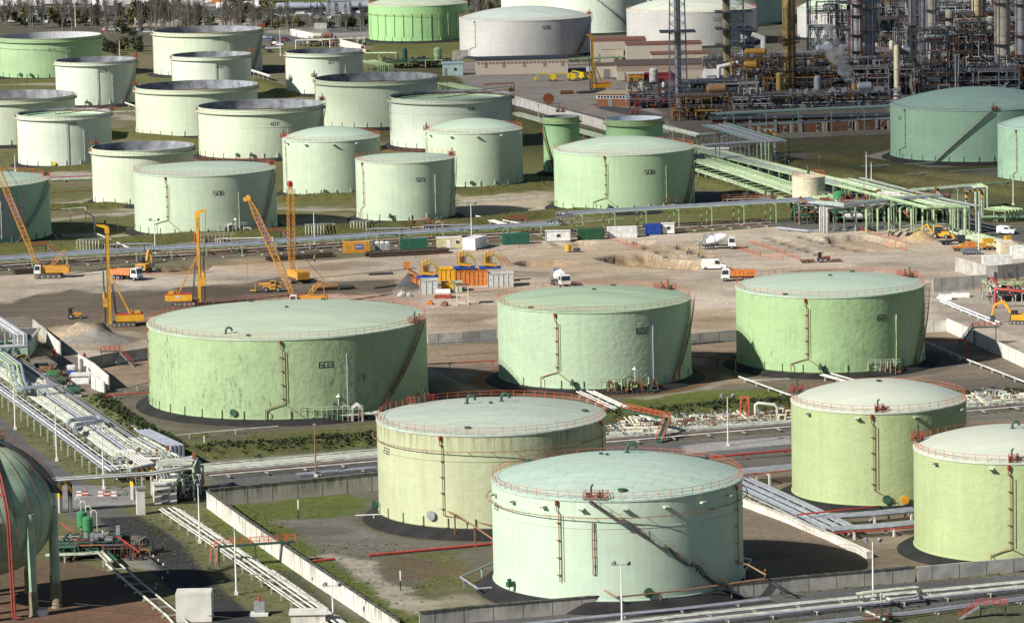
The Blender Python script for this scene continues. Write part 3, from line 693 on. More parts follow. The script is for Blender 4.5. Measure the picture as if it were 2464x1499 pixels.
def pit(poly, depth, col=None, soft=1.2, floor=None):
    d = sdist(xy(poly), GX + JX*.06, GY + JY*.06)
    HGT[:] = HGT - depth*1.45*smooth(d/soft*1.5)
    rim_ = smooth(1 - np.abs(d-.7)/1.1)[..., None]*.75; COLR[:] = COLR*(1-rim_) + np.array((.13, .08, .038))*rim_
    w = smooth(d/.5 - 1.2)*.9; COLR[:] = COLR*(1-w[..., None]) + np.array(col or TAND)*w[..., None]; GRS[:] = GRS*(1-w)
def tankring(T, w=6.0, col=GREYD, soft=3):
    d = w/2 - np.abs(np.hypot(GX+JX*.25-T.X, GY+JY*.25-T.Y) - T.R - w/2 - 1.5); ww = smooth(d/soft+.5)
    COLR[:] = COLR*(1-ww[..., None]) + np.array(col)*ww[..., None]; GRS[:] = GRS*(1-ww)
L_, R_ = -80, 2560
# far background
zone([(L_, -300), (R_, -300), (R_, 160), (L_, 160)], (.115, .105, .088), .35, 5)
zone([(L_, 25), (900, 20), (900, 34), (L_, 42)], (.06, .075, .07), 0, 4, .4)
zone([(L_, 8), (560, 5), (560, 16), (L_, 20)], (.40, .39, .37), 0, 4, .3, .8)
zone([(450, 0), (1000, -40), (1000, 12), (600, 18)], GRN, 1, 4, .3)
zone([(250, 48), (640, 46), (640, 62), (250, 66)], PATH, 0, 6, .6, .8)
zone([(610, 70), (1100, 62), (1240, 98), (1050, 104), (690, 96)], GREY, 0, 4, .2)
zone([(640, 80), (780, 92), (860, 130), (620, 110)], ASPM, 0, 2, .2)
zone([(700, 66), (880, 64), (885, 90), (740, 86)], ASPL, 0, 2, .2)
# tank farm
zone([(L_, 130), (640, 105), (1100, 110), (1180, 190), (1240, 300), (1700, 470), (1960, 505), (1960, 545), (L_, 640)], (.21, .175, .115), .45, 4)
zone([(L_, 130), (640, 105), (1100, 110), (1180, 190), (1240, 300), (1700, 470), (1960, 505), (1960, 545), (L_, 640)], OLIV, .9, 4, 1, .8, noise=2.2)
for pl in ([(L_, 205), (180, 203), (190, 185)], [(180, 260), (330, 290), (480, 300)], [(690, 245), (760, 260), (780, 300)], [(L_, 330), (60, 325)], [(20, 410), (240, 420)],
           [(118, 495), (220, 480), (330, 505)], [(110, 530), (320, 512)], [(150, 565), (330, 570), (500, 590)], [(670, 470), (860, 470)], [(660, 500), (860, 505)], [(860, 540), (1100, 550), (1330, 500)], [(1090, 455), (1335, 440)], [(1100, 500), (1330, 480)], [(1700, 440), (1900, 500)]):
    band(pl, 7, PATH, 0, 3, 1.2, .75)
zone([(480, 590), (700, 575), (870, 545), (760, 520), (680, 530), (640, 570)], GREY, 0, 3, 1, .8)
zone([(1090, 475), (1330, 460), (1330, 520), (1250, 540), (1100, 550)], TAN, .1, 4, 1.6, .85)
band([(L_, 440), (240, 430)], 5, GREYD, 0); band([(L_, 425), (215, 420)], 3, PATH, 0)
# yards at the top
zone([(1060, 150), (1420, 150), (2160, 130), (2200, 330), (1600, 318), (1235, 245), (1130, 215)], TAN, 0, 3, .5)
zone([(1060, 150), (1420, 150), (2160, 130), (2200, 330), (1600, 318), (1235, 245), (1130, 215)], (.34, .315, .28), 0, 3, .5, .8, noise=1.2)
zone([(1320, 166), (1420, 162), (1640, 205), (1560, 206)], ASPM, 0, 2, .2)
zone([(1425, 250), (1530, 262), (1620, 285), (1560, 290), (1440, 262)], ASPM, 0, 2, .2)
band([(1180, 232), (1400, 285), (1620, 345)], 14, ASPM, 0, 1.5, .1); band([(1200, 262), (1330, 300), (1470, 330)], 10, OLIV, .9)
zone([(870, 100), (1120, 96), (1240, 105), (1240, 130), (1060, 140), (900, 118)], OLIV, .9, 4)
zone([(780, 62), (885, 60), (885, 78), (790, 80)], ASPM, 0, 3, .3)
# refinery ground
zone([(1560, 180), (2200, 100), (R_, 60), (R_, 250), (2140, 260), (2150, 330), (1880, 350), (1700, 330), (1600, 300)], (.15, .13, .115), 0, 4, .5)
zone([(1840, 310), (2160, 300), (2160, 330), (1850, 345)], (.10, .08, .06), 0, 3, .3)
zone([(1840, 335), (2140, 325), (R_, 420), (R_, 540), (2330, 530), (2330, 470), (1900, 440)], (.075, .07, .038), .6, 4)
zone([(2030, 388), (2145, 360), (2150, 392), (2050, 392)], GREY, 0, 3, .4); zone([(2090, 400), (2270, 392), (2300, 402), (2180, 408)], GREY, 0, 3, .5, .7)
zone([(2320, 415), (2420, 400), (2464, 450), (2340, 440)], GREYD, 0, 3, .5); zone([(1860, 372), (2040, 365), (2000, 380), (1880, 385)], GREYD, 0, 3, .5)
zone([(1880, 395), (1960, 405), (2160, 468), (2060, 470), (1990, 430)], (.40, .41, .37), 0, 2, .15)
zone([(1620, 330), (1900, 400), (2060, 470), (2260, 530), (1900, 500), (1660, 410)], GREYD, .1, 2, .3)
zone([(1670, 420), (1900, 480), (1960, 500), (1960, 520), (1680, 490)], OLIV, .9, 3); zone([(1670, 455), (1790, 462), (1760, 490), (1680, 485)], GREYD, 0, 3, .5)
zone([(1720, 520), (1970, 490), (2260, 500), (2250, 545), (1900, 552), (1730, 545)], (.12, .12, .105), 0, 2, .3)
zone([(1660, 510), (1950, 497), (1960, 525), (1680, 532)], OLIV, .8, 3)
# roads on the right
zone([(2300, 520), (2440, 548), (R_, 552), (R_, 620), (2460, 590), (2330, 545)], ASPM, 0, 1.2, .1)
# construction pad
PAD = [(L_, 668), (250, 652), (420, 645), (700, 632), (900, 618), (1350, 575), (1650, 562), (1870, 545), (1940, 560), (2250, 540), (2330, 560), (R_, 600), (R_, 900), (2464, 862), (2268, 770), (1860, 800), (1190, 815), (300, 870), (130, 850), (L_, 780)]
zone(PAD, TAN, 0, 2, .3)
zone(PAD, TANW, 0, 2, .3, .7, noise=1.5)
zone([(640, 640), (1200, 610), (1650, 640), (1700, 700), (1200, 740), (900, 690)], TAND, 0, 10, 2, .45, noise=1.5)
zone([(1200, 600), (1500, 580), (1700, 600), (1700, 640), (1400, 655), (1240, 640)], (.45, .33, .21), 0, 8, 2, .4)
zone([(520, 625), (700, 620), (860, 640), (760, 660), (560, 655)], (.40, .28, .17), 0, 6, 2, .55); zone([(300, 655), (420, 650), (520, 655), (420, 664)], RUSTY, 0, 3, 1, .7)
zone([(L_, 735), (160, 700), (420, 690), (620, 672), (960, 672), (1000, 700), (720, 715), (360, 770), (350, 830), (130, 800), (L_, 760)], MUD, 0, 5, 1.6, .9)
zone([(260, 760), (370, 745), (360, 800), (150, 800)], (.20, .155, .11), 0, 5, 1.5, .8)
zone([(180, 700), (420, 690), (420, 702), (220, 706)], (.42, .40, .36), 0, 4, 1.5, .6, noise=2)
zone([(120, 790), (200, 780), (340, 800), (330, 845), (180, 840)], (.33, .27, .20), 0, 4, 1)
zone([(1030, 745), (1190, 735), (1190, 800), (1030, 800)], (.34, .26, .18), 0, 4, 1, .8); zone([(1660, 745), (1770, 740), (1770, 790), (1660, 792)], (.38, .29, .19), 0, 4, 1, .8)
zone([(2230, 690), (R_, 700), (R_, 830), (2268, 768)], GREY, 0, 3, .8, .6)
zone([(2000, 575), (2260, 570), (2250, 600), (1990, 606)], (.40, .28, .16), 0, 6, 1.5, .4)
# bund of tanks 601-603
B6 = [(190, 868), (260, 852), (1030, 832), (1190, 828), (1770, 812), (2268, 788), (2464, 868), (R_, 905), (R_, 965), (1990, 985), (1450, 1040), (900, 1085), (440, 1092), (300, 1010), (250, 940)]
zone(B6, (.27, .21, .145), 0, 2, .3)
zone([(250, 930), (360, 930), (700, 1020), (1100, 985), (1200, 940), (1700, 925), (2464, 905), (R_, 965), (1990, 985), (1450, 1040), (900, 1085), (430, 1090), (280, 1000)], (.15, .13, .10), .15, 4, 1)
zone([(440, 1035), (900, 1020), (900, 1075), (440, 1088)], OLIV, .9, 3, 1.5, .8, noise=1.6); zone([(1500, 960), (1720, 940), (1900, 935), (1900, 1000), (1520, 1010)], GRN, 1, 3, .8, .95)
zone([(1470, 950), (1700, 915), (1750, 925), (1560, 965)], PATH, 0, 3, .8, .7); zone([(2180, 880), (2464, 850), (R_, 880), (R_, 920), (2300, 940)], GREYD, 0, 4, 1, .6)
zone([(1030, 880), (1190, 870), (1190, 930), (1060, 935)], GREYD, 0, 4, 1, .6); zone([(2320, 945), (R_, 932), (R_, 955), (2330, 965)], HEDG, 1, 2, .5)
for T in (T603, T602, T601): tankring(T, 5, (.12, .105, .08))
d_ = smooth(1.5 - np.abs(np.hypot(GX-T602.X, GY-T602.Y) - T602.R - 4.2))[..., None]*.8; COLR[:] = COLR*(1-d_) + np.array((.16, .075, .03))*d_
# pipeways
zone([(440, 1092), (905, 1055), (1450, 1020), (1905, 985), (R_, 960), (R_, 1010), (1905, 1045), (1460, 1075), (905, 1112), (500, 1140)], (.17, .155, .125), .2, 2, .4)
berm([(470, 1098), (700, 1082), (905, 1064)], 9, 1.6, (.085, .085, .04), 1, 1.2); berm([(1440, 1015), (1600, 1000), (1910, 978)], 9, 1.6, (.085, .085, .04), 1, 1.2)
zone([(500, 1150), (905, 1112), (1460, 1075), (1905, 1045), (1905, 1085), (1480, 1110), (905, 1148), (520, 1175)], ASPM, .1, 1.5, .1)
zone([(1640, 1072), (1905, 1048), (1905, 1068), (1650, 1092)], ASPL, 0, 1.2, .1)
zone([(1760, 1095), (1905, 1085), (1905, 1120), (1780, 1130)], GREYD, 0, 1.5, .2)
# bund of 231/232
zone([(500, 1215), (905, 1175), (1200, 1160), (1640, 1330), (1640, 1440), (1120, 1482), (960, 1510), (860, 1500)], (.135, .125, .105), .25, 2, .3)
zone([(560, 1215), (830, 1185), (900, 1200), (800, 1250), (640, 1240)], GRN, 1, 3, 1, .9); zone([(700, 1310), (860, 1340), (1120, 1320), (1160, 1420), (1100, 1470), (930, 1480), (760, 1380)], OLIV, .9, 4, 1.5, .9, noise=1.8)
band([(560, 1215), (700, 1310), (780, 1370), (960, 1500)], 6, GRN, 1, 2, .5, .9); band([(790, 1335), (860, 1350), (900, 1400), (1000, 1450), (1100, 1475)], 4.5, PATH, 0, 2, .8, .85, 0)
zone([(660, 1250), (880, 1240), (1100, 1290), (1100, 1320), (860, 1330), (740, 1300)], (.15, .14, .125), 0, 4, 1)
zone([(1000, 1440), (1120, 1430), (1250, 1452), (1120, 1478), (1000, 1470)], (.33, .29, .22), .2, 3, 1, .7)
zone([(900, 1350), (1080, 1340), (1140, 1380), (1000, 1400)], BRN, .1, 4, 1.5, .7)
for T in (T232, T231): tankring(T, 2.5, (.10, .09, .06))
# ground right of 231
zone([(1760, 1130), (1905, 1120), (R_, 1140), (R_, 1362), (1620, 1440), (1640, 1330)], (.18, .145, .105), 0, 2, .2)
zone([(1780, 1280), (2000, 1250), (2200, 1300), (2150, 1385), (1800, 1420)], (.19, .155, .115), 0, 6, 1.5, .8); zone([(1980, 1285), (2200, 1262), (2190, 1330), (2100, 1310)], (.33, .275, .205), 0, 5, 1.5, .7)
band([(1830, 1430), (2100, 1405), (R_, 1360)], 3, OLIV, .8, 2, .5, .7)
# lower left
zone([(L_, 880), (130, 990), (330, 1130), (500, 1215), (860, 1500), (880, 1520), (L_, 1520)], (.165, .155, .085), .85, 2, .3)
zone([(L_, 1020), (0, 1000), (100, 1090), (210, 1165), (320, 1190), (350, 1215), (150, 1225), (L_, 1200)], ASPM, 0, 1.2, .12)
zone([(150, 1165), (330, 1172), (340, 1215), (140, 1225)], ASPL, 0, 2, .2, .8); zone([(150, 1228), (260, 1218), (330, 1235), (330, 1262), (260, 1280)], ASPM, .1, 3, .5)
zone([(235, 1245), (340, 1240), (430, 1300), (520, 1400), (620, 1490), (640, 1520), (520, 1520), (330, 1340)], ASPD, 0, 1.2, .12)
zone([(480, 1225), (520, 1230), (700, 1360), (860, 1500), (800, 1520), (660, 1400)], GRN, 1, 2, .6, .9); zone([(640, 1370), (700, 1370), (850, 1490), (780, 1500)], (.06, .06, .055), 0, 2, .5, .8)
zone([(150, 1290), (330, 1290), (390, 1370), (300, 1360), (150, 1330)], ASPL, 0, 2, .3, .6)
zone([(L_, 1360), (150, 1340), (330, 1380), (480, 1499), (500, 1530), (L_, 1530)], BRN, .15, 3, .8); zone([(L_, 1440), (340, 1440), (420, 1480), (420, 1530), (L_, 1530)], (.17, .10, .065), 0, 3, .8)
# strip along the bottom right
zone([(960, 1512), (1120, 1484), (1640, 1446), (R_, 1372), (R_, 1450), (1900, 1500), (1700, 1525), (980, 1530)], ASPM, 0, 1, .1)
zone([(1740, 1510), (2100, 1478), (R_, 1440), (R_, 1530), (1700, 1540)], (.11, .11, .075), .6, 2, .5)
# left yard around the pump manifold
zone([(L_, 770), (60, 760), (190, 868), (260, 930), (240, 960), (120, 930), (L_, 900)], (.20, .17, .14), 0, 2, .3)
# excavations, trenches and spoil
pit([(1232, 634), (1260, 627), (1340, 625), (1395, 632), (1350, 640), (1260, 641)], 1.6, (.42, .27, .15), 2.2)
pit([(1320, 584), (1400, 580), (1440, 584), (1410, 594), (1340, 594)], 1.0, (.40, .30, .18), 1.5)
pit([(1430, 622), (1480, 614), (1560, 610), (1600, 622), (1690, 634), (1680, 650), (1500, 640)], 1.8, (.38, .28, .16), 1.5)
for c in ((1545, 585), (1570, 596), (1600, 606), (1620, 618), (1650, 596), (1680, 606), (1710, 618), (1660, 634)): pit([(c[0]-22, c[1]-3), (c[0]+24, c[1]-4), (c[0]+30, c[1]+3), (c[0]-18, c[1]+4)], 1.3, (.40, .30, .18), .9)
for i in range(7): pit([(1838+i*20, 571.5+i*6.5), (1868+i*20, 570+i*6.5), (1882+i*20, 573.5+i*6.5), (1846+i*20, 576+i*6.5)], 1.2, (.38, .28, .16), .8)
for i in range(6): pit([(1918+i*27, 569.5+i*6.5), (1956+i*27, 568+i*6.5), (1966+i*27, 572+i*6.5), (1928+i*27, 574+i*6.5)], 1.2, (.38, .28, .16), .8)
pit([(1985, 570), (2075, 565), (2100, 567), (2180, 590), (2150, 596), (2085, 578), (1995, 583)], 2.2, (.40, .29, .15), 1.0)
pit([(2142, 560), (2200, 557), (2212, 564), (2160, 570)], 1.6, (.36, .26, .13), .9)
pit([(378, 644), (520, 634), (500, 650), (380, 655)], 1.2, (.30, .19, .11), 2.0)
def mound(px, py, r, h, col=None):
    c = G(px, py); d = np.hypot(GX-c.x, GY-c.y); w = np.clip(1-d/r, 0, 1); HGT[:] = HGT + h*w*(1+N3*.5); 
    if col: ww = smooth(w*4); COLR[:] = COLR*(1-ww[..., None]) + np.array(col)*ww[..., None]; GRS[:] = GRS*(1-ww)
mound(2215, 578, 4.5, 2.6, (.36, .26, .14)); mound(985, 700, 4.2, 4.4, (.09, .09, .095)); mound(230, 822, 9, 3.0, (.30, .28, .25)); mound(160, 808, 12, 2.2, (.36, .28, .2)); mound(195, 815, 7, 1.6, (.38, .31, .22)); mound(248, 815, 3, 1.5, (.14, .12, .10))
# embankments of the tank farm
BE = (.115, .105, .042)
for pl, w_, h_ in (([(L_, 606), (180, 596), (450, 577), (950, 551)], 13, 1.8), ([(1000, 548), (1130, 540), (1340, 518), (1680, 506), (1900, 500)], 12, 1.6),
    ([(665, 483), (860, 478)], 9, 1.5), ([(1095, 468), (1330, 450)], 9, 1.5), ([(120, 505), (320, 498)], 10, 1.5), ([(20, 418), (220, 404)], 9, 1.2), ([(240, 325), (330, 330), (480, 345)], 10, 1.4),
    ([(L_, 202), (170, 198)], 14, 1.5), ([(620, 200), (700, 232)], 12, 1.5), ([(1232, 280), (1330, 325)], 10, 1.2), ([(1690, 440), (1920, 490)], 12, 1.5)):
    berm(pl, w_, h_, BE, .9, .4)
for pl, w_, h_ in (([(1900, 395), (2050, 430), (2240, 500)], 14, 2.0), ([(2130, 430), (2464, 470)], 13, 1.6), ([(1990, 375), (2240, 420), (2464, 450)], 12, 1.4)): berm(pl, w_, h_, (.085, .072, .036), .6, .4)
berm([(1850, 352), (2150, 340)], 16, 2.0, (.075, .065, .045), .4, .3)
berm([(235, 960), (300, 1010), (430, 1082)], 5, 1.0, (.12, .12, .055), .9, .6)
TR = random.Random(4)
_inpad = sdist(xy(PAD), GX, GY) > 0
for k in range(46):   # tyre ruts across the yard
    x0, y0 = TR.uniform(-40, 2300), TR.uniform(605, 735); dx = TR.uniform(200, 700); y1 = y0+TR.uniform(-26, 22)-dx*.02; xm = x0+dx/2; ym = (y0+y1)/2+TR.uniform(-8, 8); f = TR.choice([.62, .72, 1.25])
    for o in (0, 2.4):
        pl = xy([(x0, y0+o), (xm, ym+o), (x0+dx, y1+o)]); ys = [q[1] for q in pl]; a0, a1 = np.searchsorted(yy, (min(ys)-6, max(ys)+6)); sl = slice(max(0, a0), a1)
        if a1 <= a0: continue
        d = .32 - ldist(pl, (GX+JX*.06)[sl], (GY+JY*.1)[sl]); w = smooth(d/.7+.5)*_inpad[sl]*.7
        COLR[sl] = COLR[sl]*(1 + (f-1)*w[..., None]); HGT[sl] = HGT[sl] - .05*w
for px, py, r in ((640, 668, 9), (520, 700, 12), (820, 640, 8), (1500, 672, 10), (900, 730, 7), (1130, 760, 6), (1990, 655, 9), (2120, 640, 7), (1290, 660, 8), (150, 690, 10), (1710, 770, 5), (1000, 1260, 5), (760, 1280, 5), (1850, 1330, 5), (1120, 770, 4)):
    c = G(px, py); d = 1-np.hypot((GX+JX-c.x)/1.6, GY+JY-c.y)/r; w = smooth(d*2)[..., None]*.6; COLR[:] = COLR*(1-w) + COLR*.55*w
HGT += N3*.10*np.clip(GRS, 0, 1) + N1*.12
for T in (T603, T602, T601, T232, T231, TDA, TDB):
    d = np.hypot(GX-T.X, GY-T.Y); HGT[:] = HGT*smooth((d-T.R-2)/4)
def make_ground():
    me = bpy.data.meshes.new('ground'); nv = NR*NC
    me.vertices.add(nv); co = np.stack([GX, GY, HGT], -1).reshape(-1); me.vertices.foreach_set('co', co)
    ii = np.arange(nv).reshape(NR, NC); q = np.stack([ii[:-1, :-1], ii[:-1, 1:], ii[1:, 1:], ii[1:, :-1]], -1).reshape(-1, 4)
    nf = len(q); me.loops.add(nf*4); me.loops.foreach_set('vertex_index', q.reshape(-1).astype(np.int32))
    me.polygons.add(nf); me.polygons.foreach_set('loop_start', np.arange(nf, dtype=np.int32)*4)
    me.update(calc_edges=True)
    a = me.color_attributes.new('surface', 'FLOAT_COLOR', 'POINT')
    lum = 1 + N1*.5 + N3*.3
    c = np.concatenate([COLR*lum[..., None], GRS[..., None]], -1).reshape(-1).astype(np.float32); a.data.foreach_set('color', np.clip(c, 0, 1))
    me.polygons.foreach_set('use_smooth', np.ones(nf, bool))
    o = bpy.data.objects.new('ground', me); COL.objects.link(o); tag(o, kind='structure'); return o
gm = bpy.data.materials.new('ground_surface'); gm.use_nodes = True
def ground_nodes(m):
    t = m.node_tree; N = t.nodes; L = t.links; b = N['Principled BSDF']; b.inputs['Roughness'].default_value = .95; b.inputs['Specular IOR Level'].default_value = .15
    at = N.new('ShaderNodeAttribute'); at.attribute_name = 'surface'
    geo = N.new('ShaderNodeNewGeometry')
    def nz(scale, det, vec=(1, 1, 1), ro=.6):
        mp = N.new('ShaderNodeMapping'); mp.inputs['Scale'].default_value = vec; L.new(geo.outputs['Position'], mp.inputs[0])
        n = N.new('ShaderNodeTexNoise'); n.inputs['Scale'].default_value = scale; n.inputs['Detail'].default_value = det; n.inputs['Roughness'].default_value = ro; L.new(mp.outputs[0], n.inputs['Vector']); return n.outputs[0]
    def rg(x, a, c, d, e):
        r = N.new('ShaderNodeMapRange'); r.inputs[1].default_value = a; r.inputs[2].default_value = c; r.inputs[3].default_value = d; r.inputs[4].default_value = e; L.new(x, r.inputs[0]); return r.outputs[0]
    def mth(op, a, c):
        q = N.new('ShaderNodeMath'); q.operation = op; L.new(a, q.inputs[0])
        if isinstance(c, float): q.inputs[1].default_value = c
        else: L.new(c, q.inputs[1])
        return q.outputs[0]
    v = mth('MULTIPLY', rg(nz(1.1, 9, ro=.8), .3, .7, .58, 1.34), rg(nz(.16, 6, (.35, 1.4, 1), .7), .33, .67, .84, 1.14))
    v = mth('MULTIPLY', v, rg(nz(3.2, 3, (.12, 1, 1), .6), .36, .66, .9, 1.07))
    sc = N.new('ShaderNodeVectorMath'); sc.operation = 'SCALE'; L.new(at.outputs['Color'], sc.inputs[0]); L.new(v, sc.inputs['Scale'])
    # grass tufts: green/brown mottling where the survey says grass grows
    g1 = rg(nz(.55, 10, ro=.78), .44, .58, 0, 1); g1 = mth('MULTIPLY', g1, at.outputs['Alpha'])
    cr_ = N.new('ShaderNodeValToRGB'); L.new(nz(.9, 8, ro=.8), cr_.inputs[0]); e = cr_.color_ramp.elements
    e[0].position = .34; e[0].color = (.022, .032, .009, 1); e[1].position = .68; e[1].color = (.19, .18, .06, 1); x = e.new(.5); x.color = (.08, .105, .026, 1)
    mx = N.new('ShaderNodeMix'); mx.data_type = 'RGBA'; L.new(mth('MULTIPLY', g1, .92), mx.inputs[0]); L.new(sc.outputs[0], mx.inputs[6]); L.new(cr_.outputs[0], mx.inputs[7])
    L.new(mx.outputs[2], b.inputs['Base Color'])
    bu = N.new('ShaderNodeBump'); bu.inputs['Strength'].default_value = 1; bu.inputs['Distance'].default_value = .16
    L.new(mth('ADD', nz(1.6, 8, ro=.7), mth('MULTIPLY', nz(.35, 4), 1.5)), bu.inputs['Height']); L.new(bu.outputs[0], b.inputs['Normal'])
ground_nodes(gm)
g_ = make_ground(); g_.data.materials.append(gm)
def hz(x, y):
    """ground height"""
    r = int(np.clip(np.searchsorted(yy, y), 1, NR-1)); u = x/(yy[r]*.14+22); c = int(np.clip((u+1)/2*(NC-1), 0, NC-1)); return float(HGT[r, c])
mo = MB(); x0, x1 = 478*.14+22, YMAX*.14+22
mo.add([(-9000, 478, 0), (-x0, 478, 0), (-x1, YMAX, 0), (-9000, YMAX, 0), (x0, 478, 0), (9000, 478, 0), (9000, YMAX, 0), (x1, YMAX, 0), (-9000, -3000, 0), (9000, -3000, 0), (-9000, 16000, 0), (9000, 16000, 0)],
       [(0, 1, 2, 3), (4, 5, 6, 7), (8, 9, 5, 4, 1, 0), (3, 2, 7, 6, 11, 10)])
tag(mo.build('outer_ground', mat('outer_earth', (.15, .15, .09), .95, var=.3, scale=.02)), kind='structure')
# cloud over the right-hand part of the plant, high between it and the sun
def cloud(px, py, rx, ry, h=1400):
    c = G(px, py); p = c + sd*(h/sd.z); bm = MB(); k = 40; ring = []
    vs = [Vector((0, 0, 0))]
    rings = 6
    for r in range(1, rings+1):
        for i in range(k):
            a = 2*PI*i/k; f = r/rings; w = 1 + .12*sin(a*3+1)+.08*sin(a*5+2)
            vs.append(Vector((rx*f*w*cos(a), ry*f*w*sin(a), 90*(1-f*f) + 14*sin(a*7+r))))
    fs = [(0, 1+i, 1+(i+1) % k) for i in range(k)] + [(1+(r-1)*k+i, 1+r*k+i, 1+r*k+(i+1) % k, 1+(r-1)*k+(i+1) % k) for r in range(1, rings) for i in range(k)]
    bm.add([p+v for v in vs], fs); bm.off = p
    m = bpy.data.materials.new('cloud_white'); m.use_nodes = True; N = m.node_tree.nodes; b = N['Principled BSDF']; b.inputs['Base Color'].default_value = (.9, .9, .9, 1); b.inputs['Roughness'].default_value = 1; b.inputs['Alpha'].default_value = .52
    o = bm.build('cloud', m, smooth=True); tag(o, kind='structure')
cloud(2420, 235, 250, 235)
# ------------------------------------------------------------------ pipe racks, walls, lamps
def lat(P, d):
    out = []
    for i, p in enumerate(P):
        a = (P[i]-P[i-1]) if i else None; b = (P[i+1]-P[i]) if i < len(P)-1 else None
        def nrm(v): v = Vector((v.x, v.y, 0)); return Vector((v.y, -v.x, 0)).normalized() if v.length > 1e-6 else None
        na = nrm(a) if a else None; nb = nrm(b) if b else None
        if na and nb:
            m = na+nb
            if m.length < .2: n = na
            else: m.normalize(); n = m/max(.5, m.dot(na))
        else: n = na or nb or Vector((1, 0, 0))
        out.append(p + n*d)
    return out
def plen(P): return sum((b-a).length for a, b in zip(P, P[1:]))
def walk(P, s, start=None):
    """points every s metres with heading"""
    out = []; acc = s*.5 if start is None else start
    for a, b in zip(P, P[1:]):
        d = b-a; L = Vector((d.x, d.y, 0)).length
        while acc < L: q = a + d*(acc/L); out.append((q, math.atan2(d.y, d.x))); acc += s
        acc -= L
    return out
def rack(label, pts, lanes, z=None, sup=6.0, w=None, smat=GREYSTEEL, name='pipe_rack', cat='pipe rack', post=.22, rail=None, group=None, posts=True, bm=None, n=6, deck=None, drop=None, world=False, foot=None):
    P = [Vector(p) for p in pts] if world else [G(a[0], a[1], z if len(a) < 3 else a[2]) for a in pts]
    if not world and z is not None and len(pts[0]) < 3: P = [Vector((p.x, p.y, p.z)) for p in P]
    o = Vector((P[0].x, P[0].y, 0)); t = thing(name, label, cat, o, group=group)
    rj = random.Random(len(label)); big = len(lanes) > 5
    if big: lanes = [(a[0]+rj.uniform(-.08, .08), a[1]*rj.choice((.55, .65, .8) if a[2] is not GREENPIPE else (.75, .85, .95)) if a[1] < .4 or a[2] is GREENPIPE else a[1], a[2] if a[2] is GREENPIPE else rj.choice((a[2], a[2], a[2], GREYSTEEL)), (a[3] if len(a) > 3 else 0)+rj.uniform(-.12, .1)) for i, a in enumerate(lanes) if i in (0, len(lanes)-1) or rj.random() > .1]
    if big and (label.startswith('wide') or 'sloping down from the crossing' in label): lanes = [(a[0], a[1]*1.4 if a[1] < .3 else a[1], WHITEPIPE if a[2] is GREYSTEEL else a[2], a[3]) for a in lanes]
    for ln in lanes:
        d, r, m = ln[:3]; dz = ln[3] if len(ln) > 3 else 0
        Q_ = [p + Vector((0, 0, dz)) for p in lat(P, d)]
        if drop:   # pipes turn down at the end(s)
            if 'e' in drop: Q_.append(Vector((Q_[-1].x, Q_[-1].y, .3)))
            if 's' in drop: Q_.insert(0, Vector((Q_[0].x, Q_[0].y, .3)))
        b = MB(o); b.tube(Q_, r, n); b.build('pipe', m, t, True)
    offs_ = [l[0] for l in lanes]; w = w or (max(offs_)-min(offs_)+.8); cm = (max(offs_)+min(offs_))/2; rm = max(l[1] for l in lanes)
    Pc = lat(P, cm)
    if sup:
        base = None
        for q, h in walk(Pc, sup):
            zz = q.z - rm - .02
            if base is None or abs(base[1]-zz) > .25:
                b = MB(); b.box((0, 0, zz-.12), (.22, w, .24))
                if posts:
                    for s in (-1, 1):
                        if foot: b.box((0, s*(w/2-.15), zz/2-.2), (post*1.5, post*1.5, zz-.2))
                        else: b.box((0, s*(w/2-.15), (zz-.24-.6)/2), (post, post, zz-.24+.6))
                    if w > 7 and zz > 1.6: b.box((0, 0, (zz-.24-.6)/2), (post, post, zz-.24+.6))
                ob = b.build('support_frame', bm or smat, t); base = (ob, zz)
            else: ob = base[0].copy(); COL.objects.link(ob); ob.parent = t
            ob.location = (q.x-o.x, q.y-o.y, 0); ob.rotation_euler = (0, 0, h)
    if rail is not None:
        rm_, side, zr = rail; R_ = lat(P, side); b = MB(o); zz = Vector((0, 0, zr))
        for k in (.5, 1.05): b.tube([p+zz+Vector((0, 0, k)) for p in R_], .035, 4)
        for q, h in walk(R_, 2.2): b.bar(q+zz, q+zz+Vector((0, 0, 1.05)), .05)
        b.build('railing', rm_, t)
    if deck is not None:
        dm, a, c, zr = deck; A = lat(P, a); C_ = lat(P, c); b = MB(o)
        for i in range(len(P)-1):
            q = [A[i], C_[i], C_[i+1], A[i+1]]; q = [v+Vector((0, 0, zr)) for v in q]
            b.add(q + [v-Vector((0, 0, .08)) for v in q], [(3, 2, 1, 0), (4, 5, 6, 7), (0, 1, 5, 4), (2, 3, 7, 6), (1, 2, 6, 5), (3, 0, 4, 7)])
        b.build('walkway', dm, t)
    return t
def lanes(a, b, n, r, m, dz=0): return [(a + (b-a)*i/max(1, n-1), r, m[i % len(m)] if isinstance(m, (list, tuple)) else m, dz) for i in range(n)]
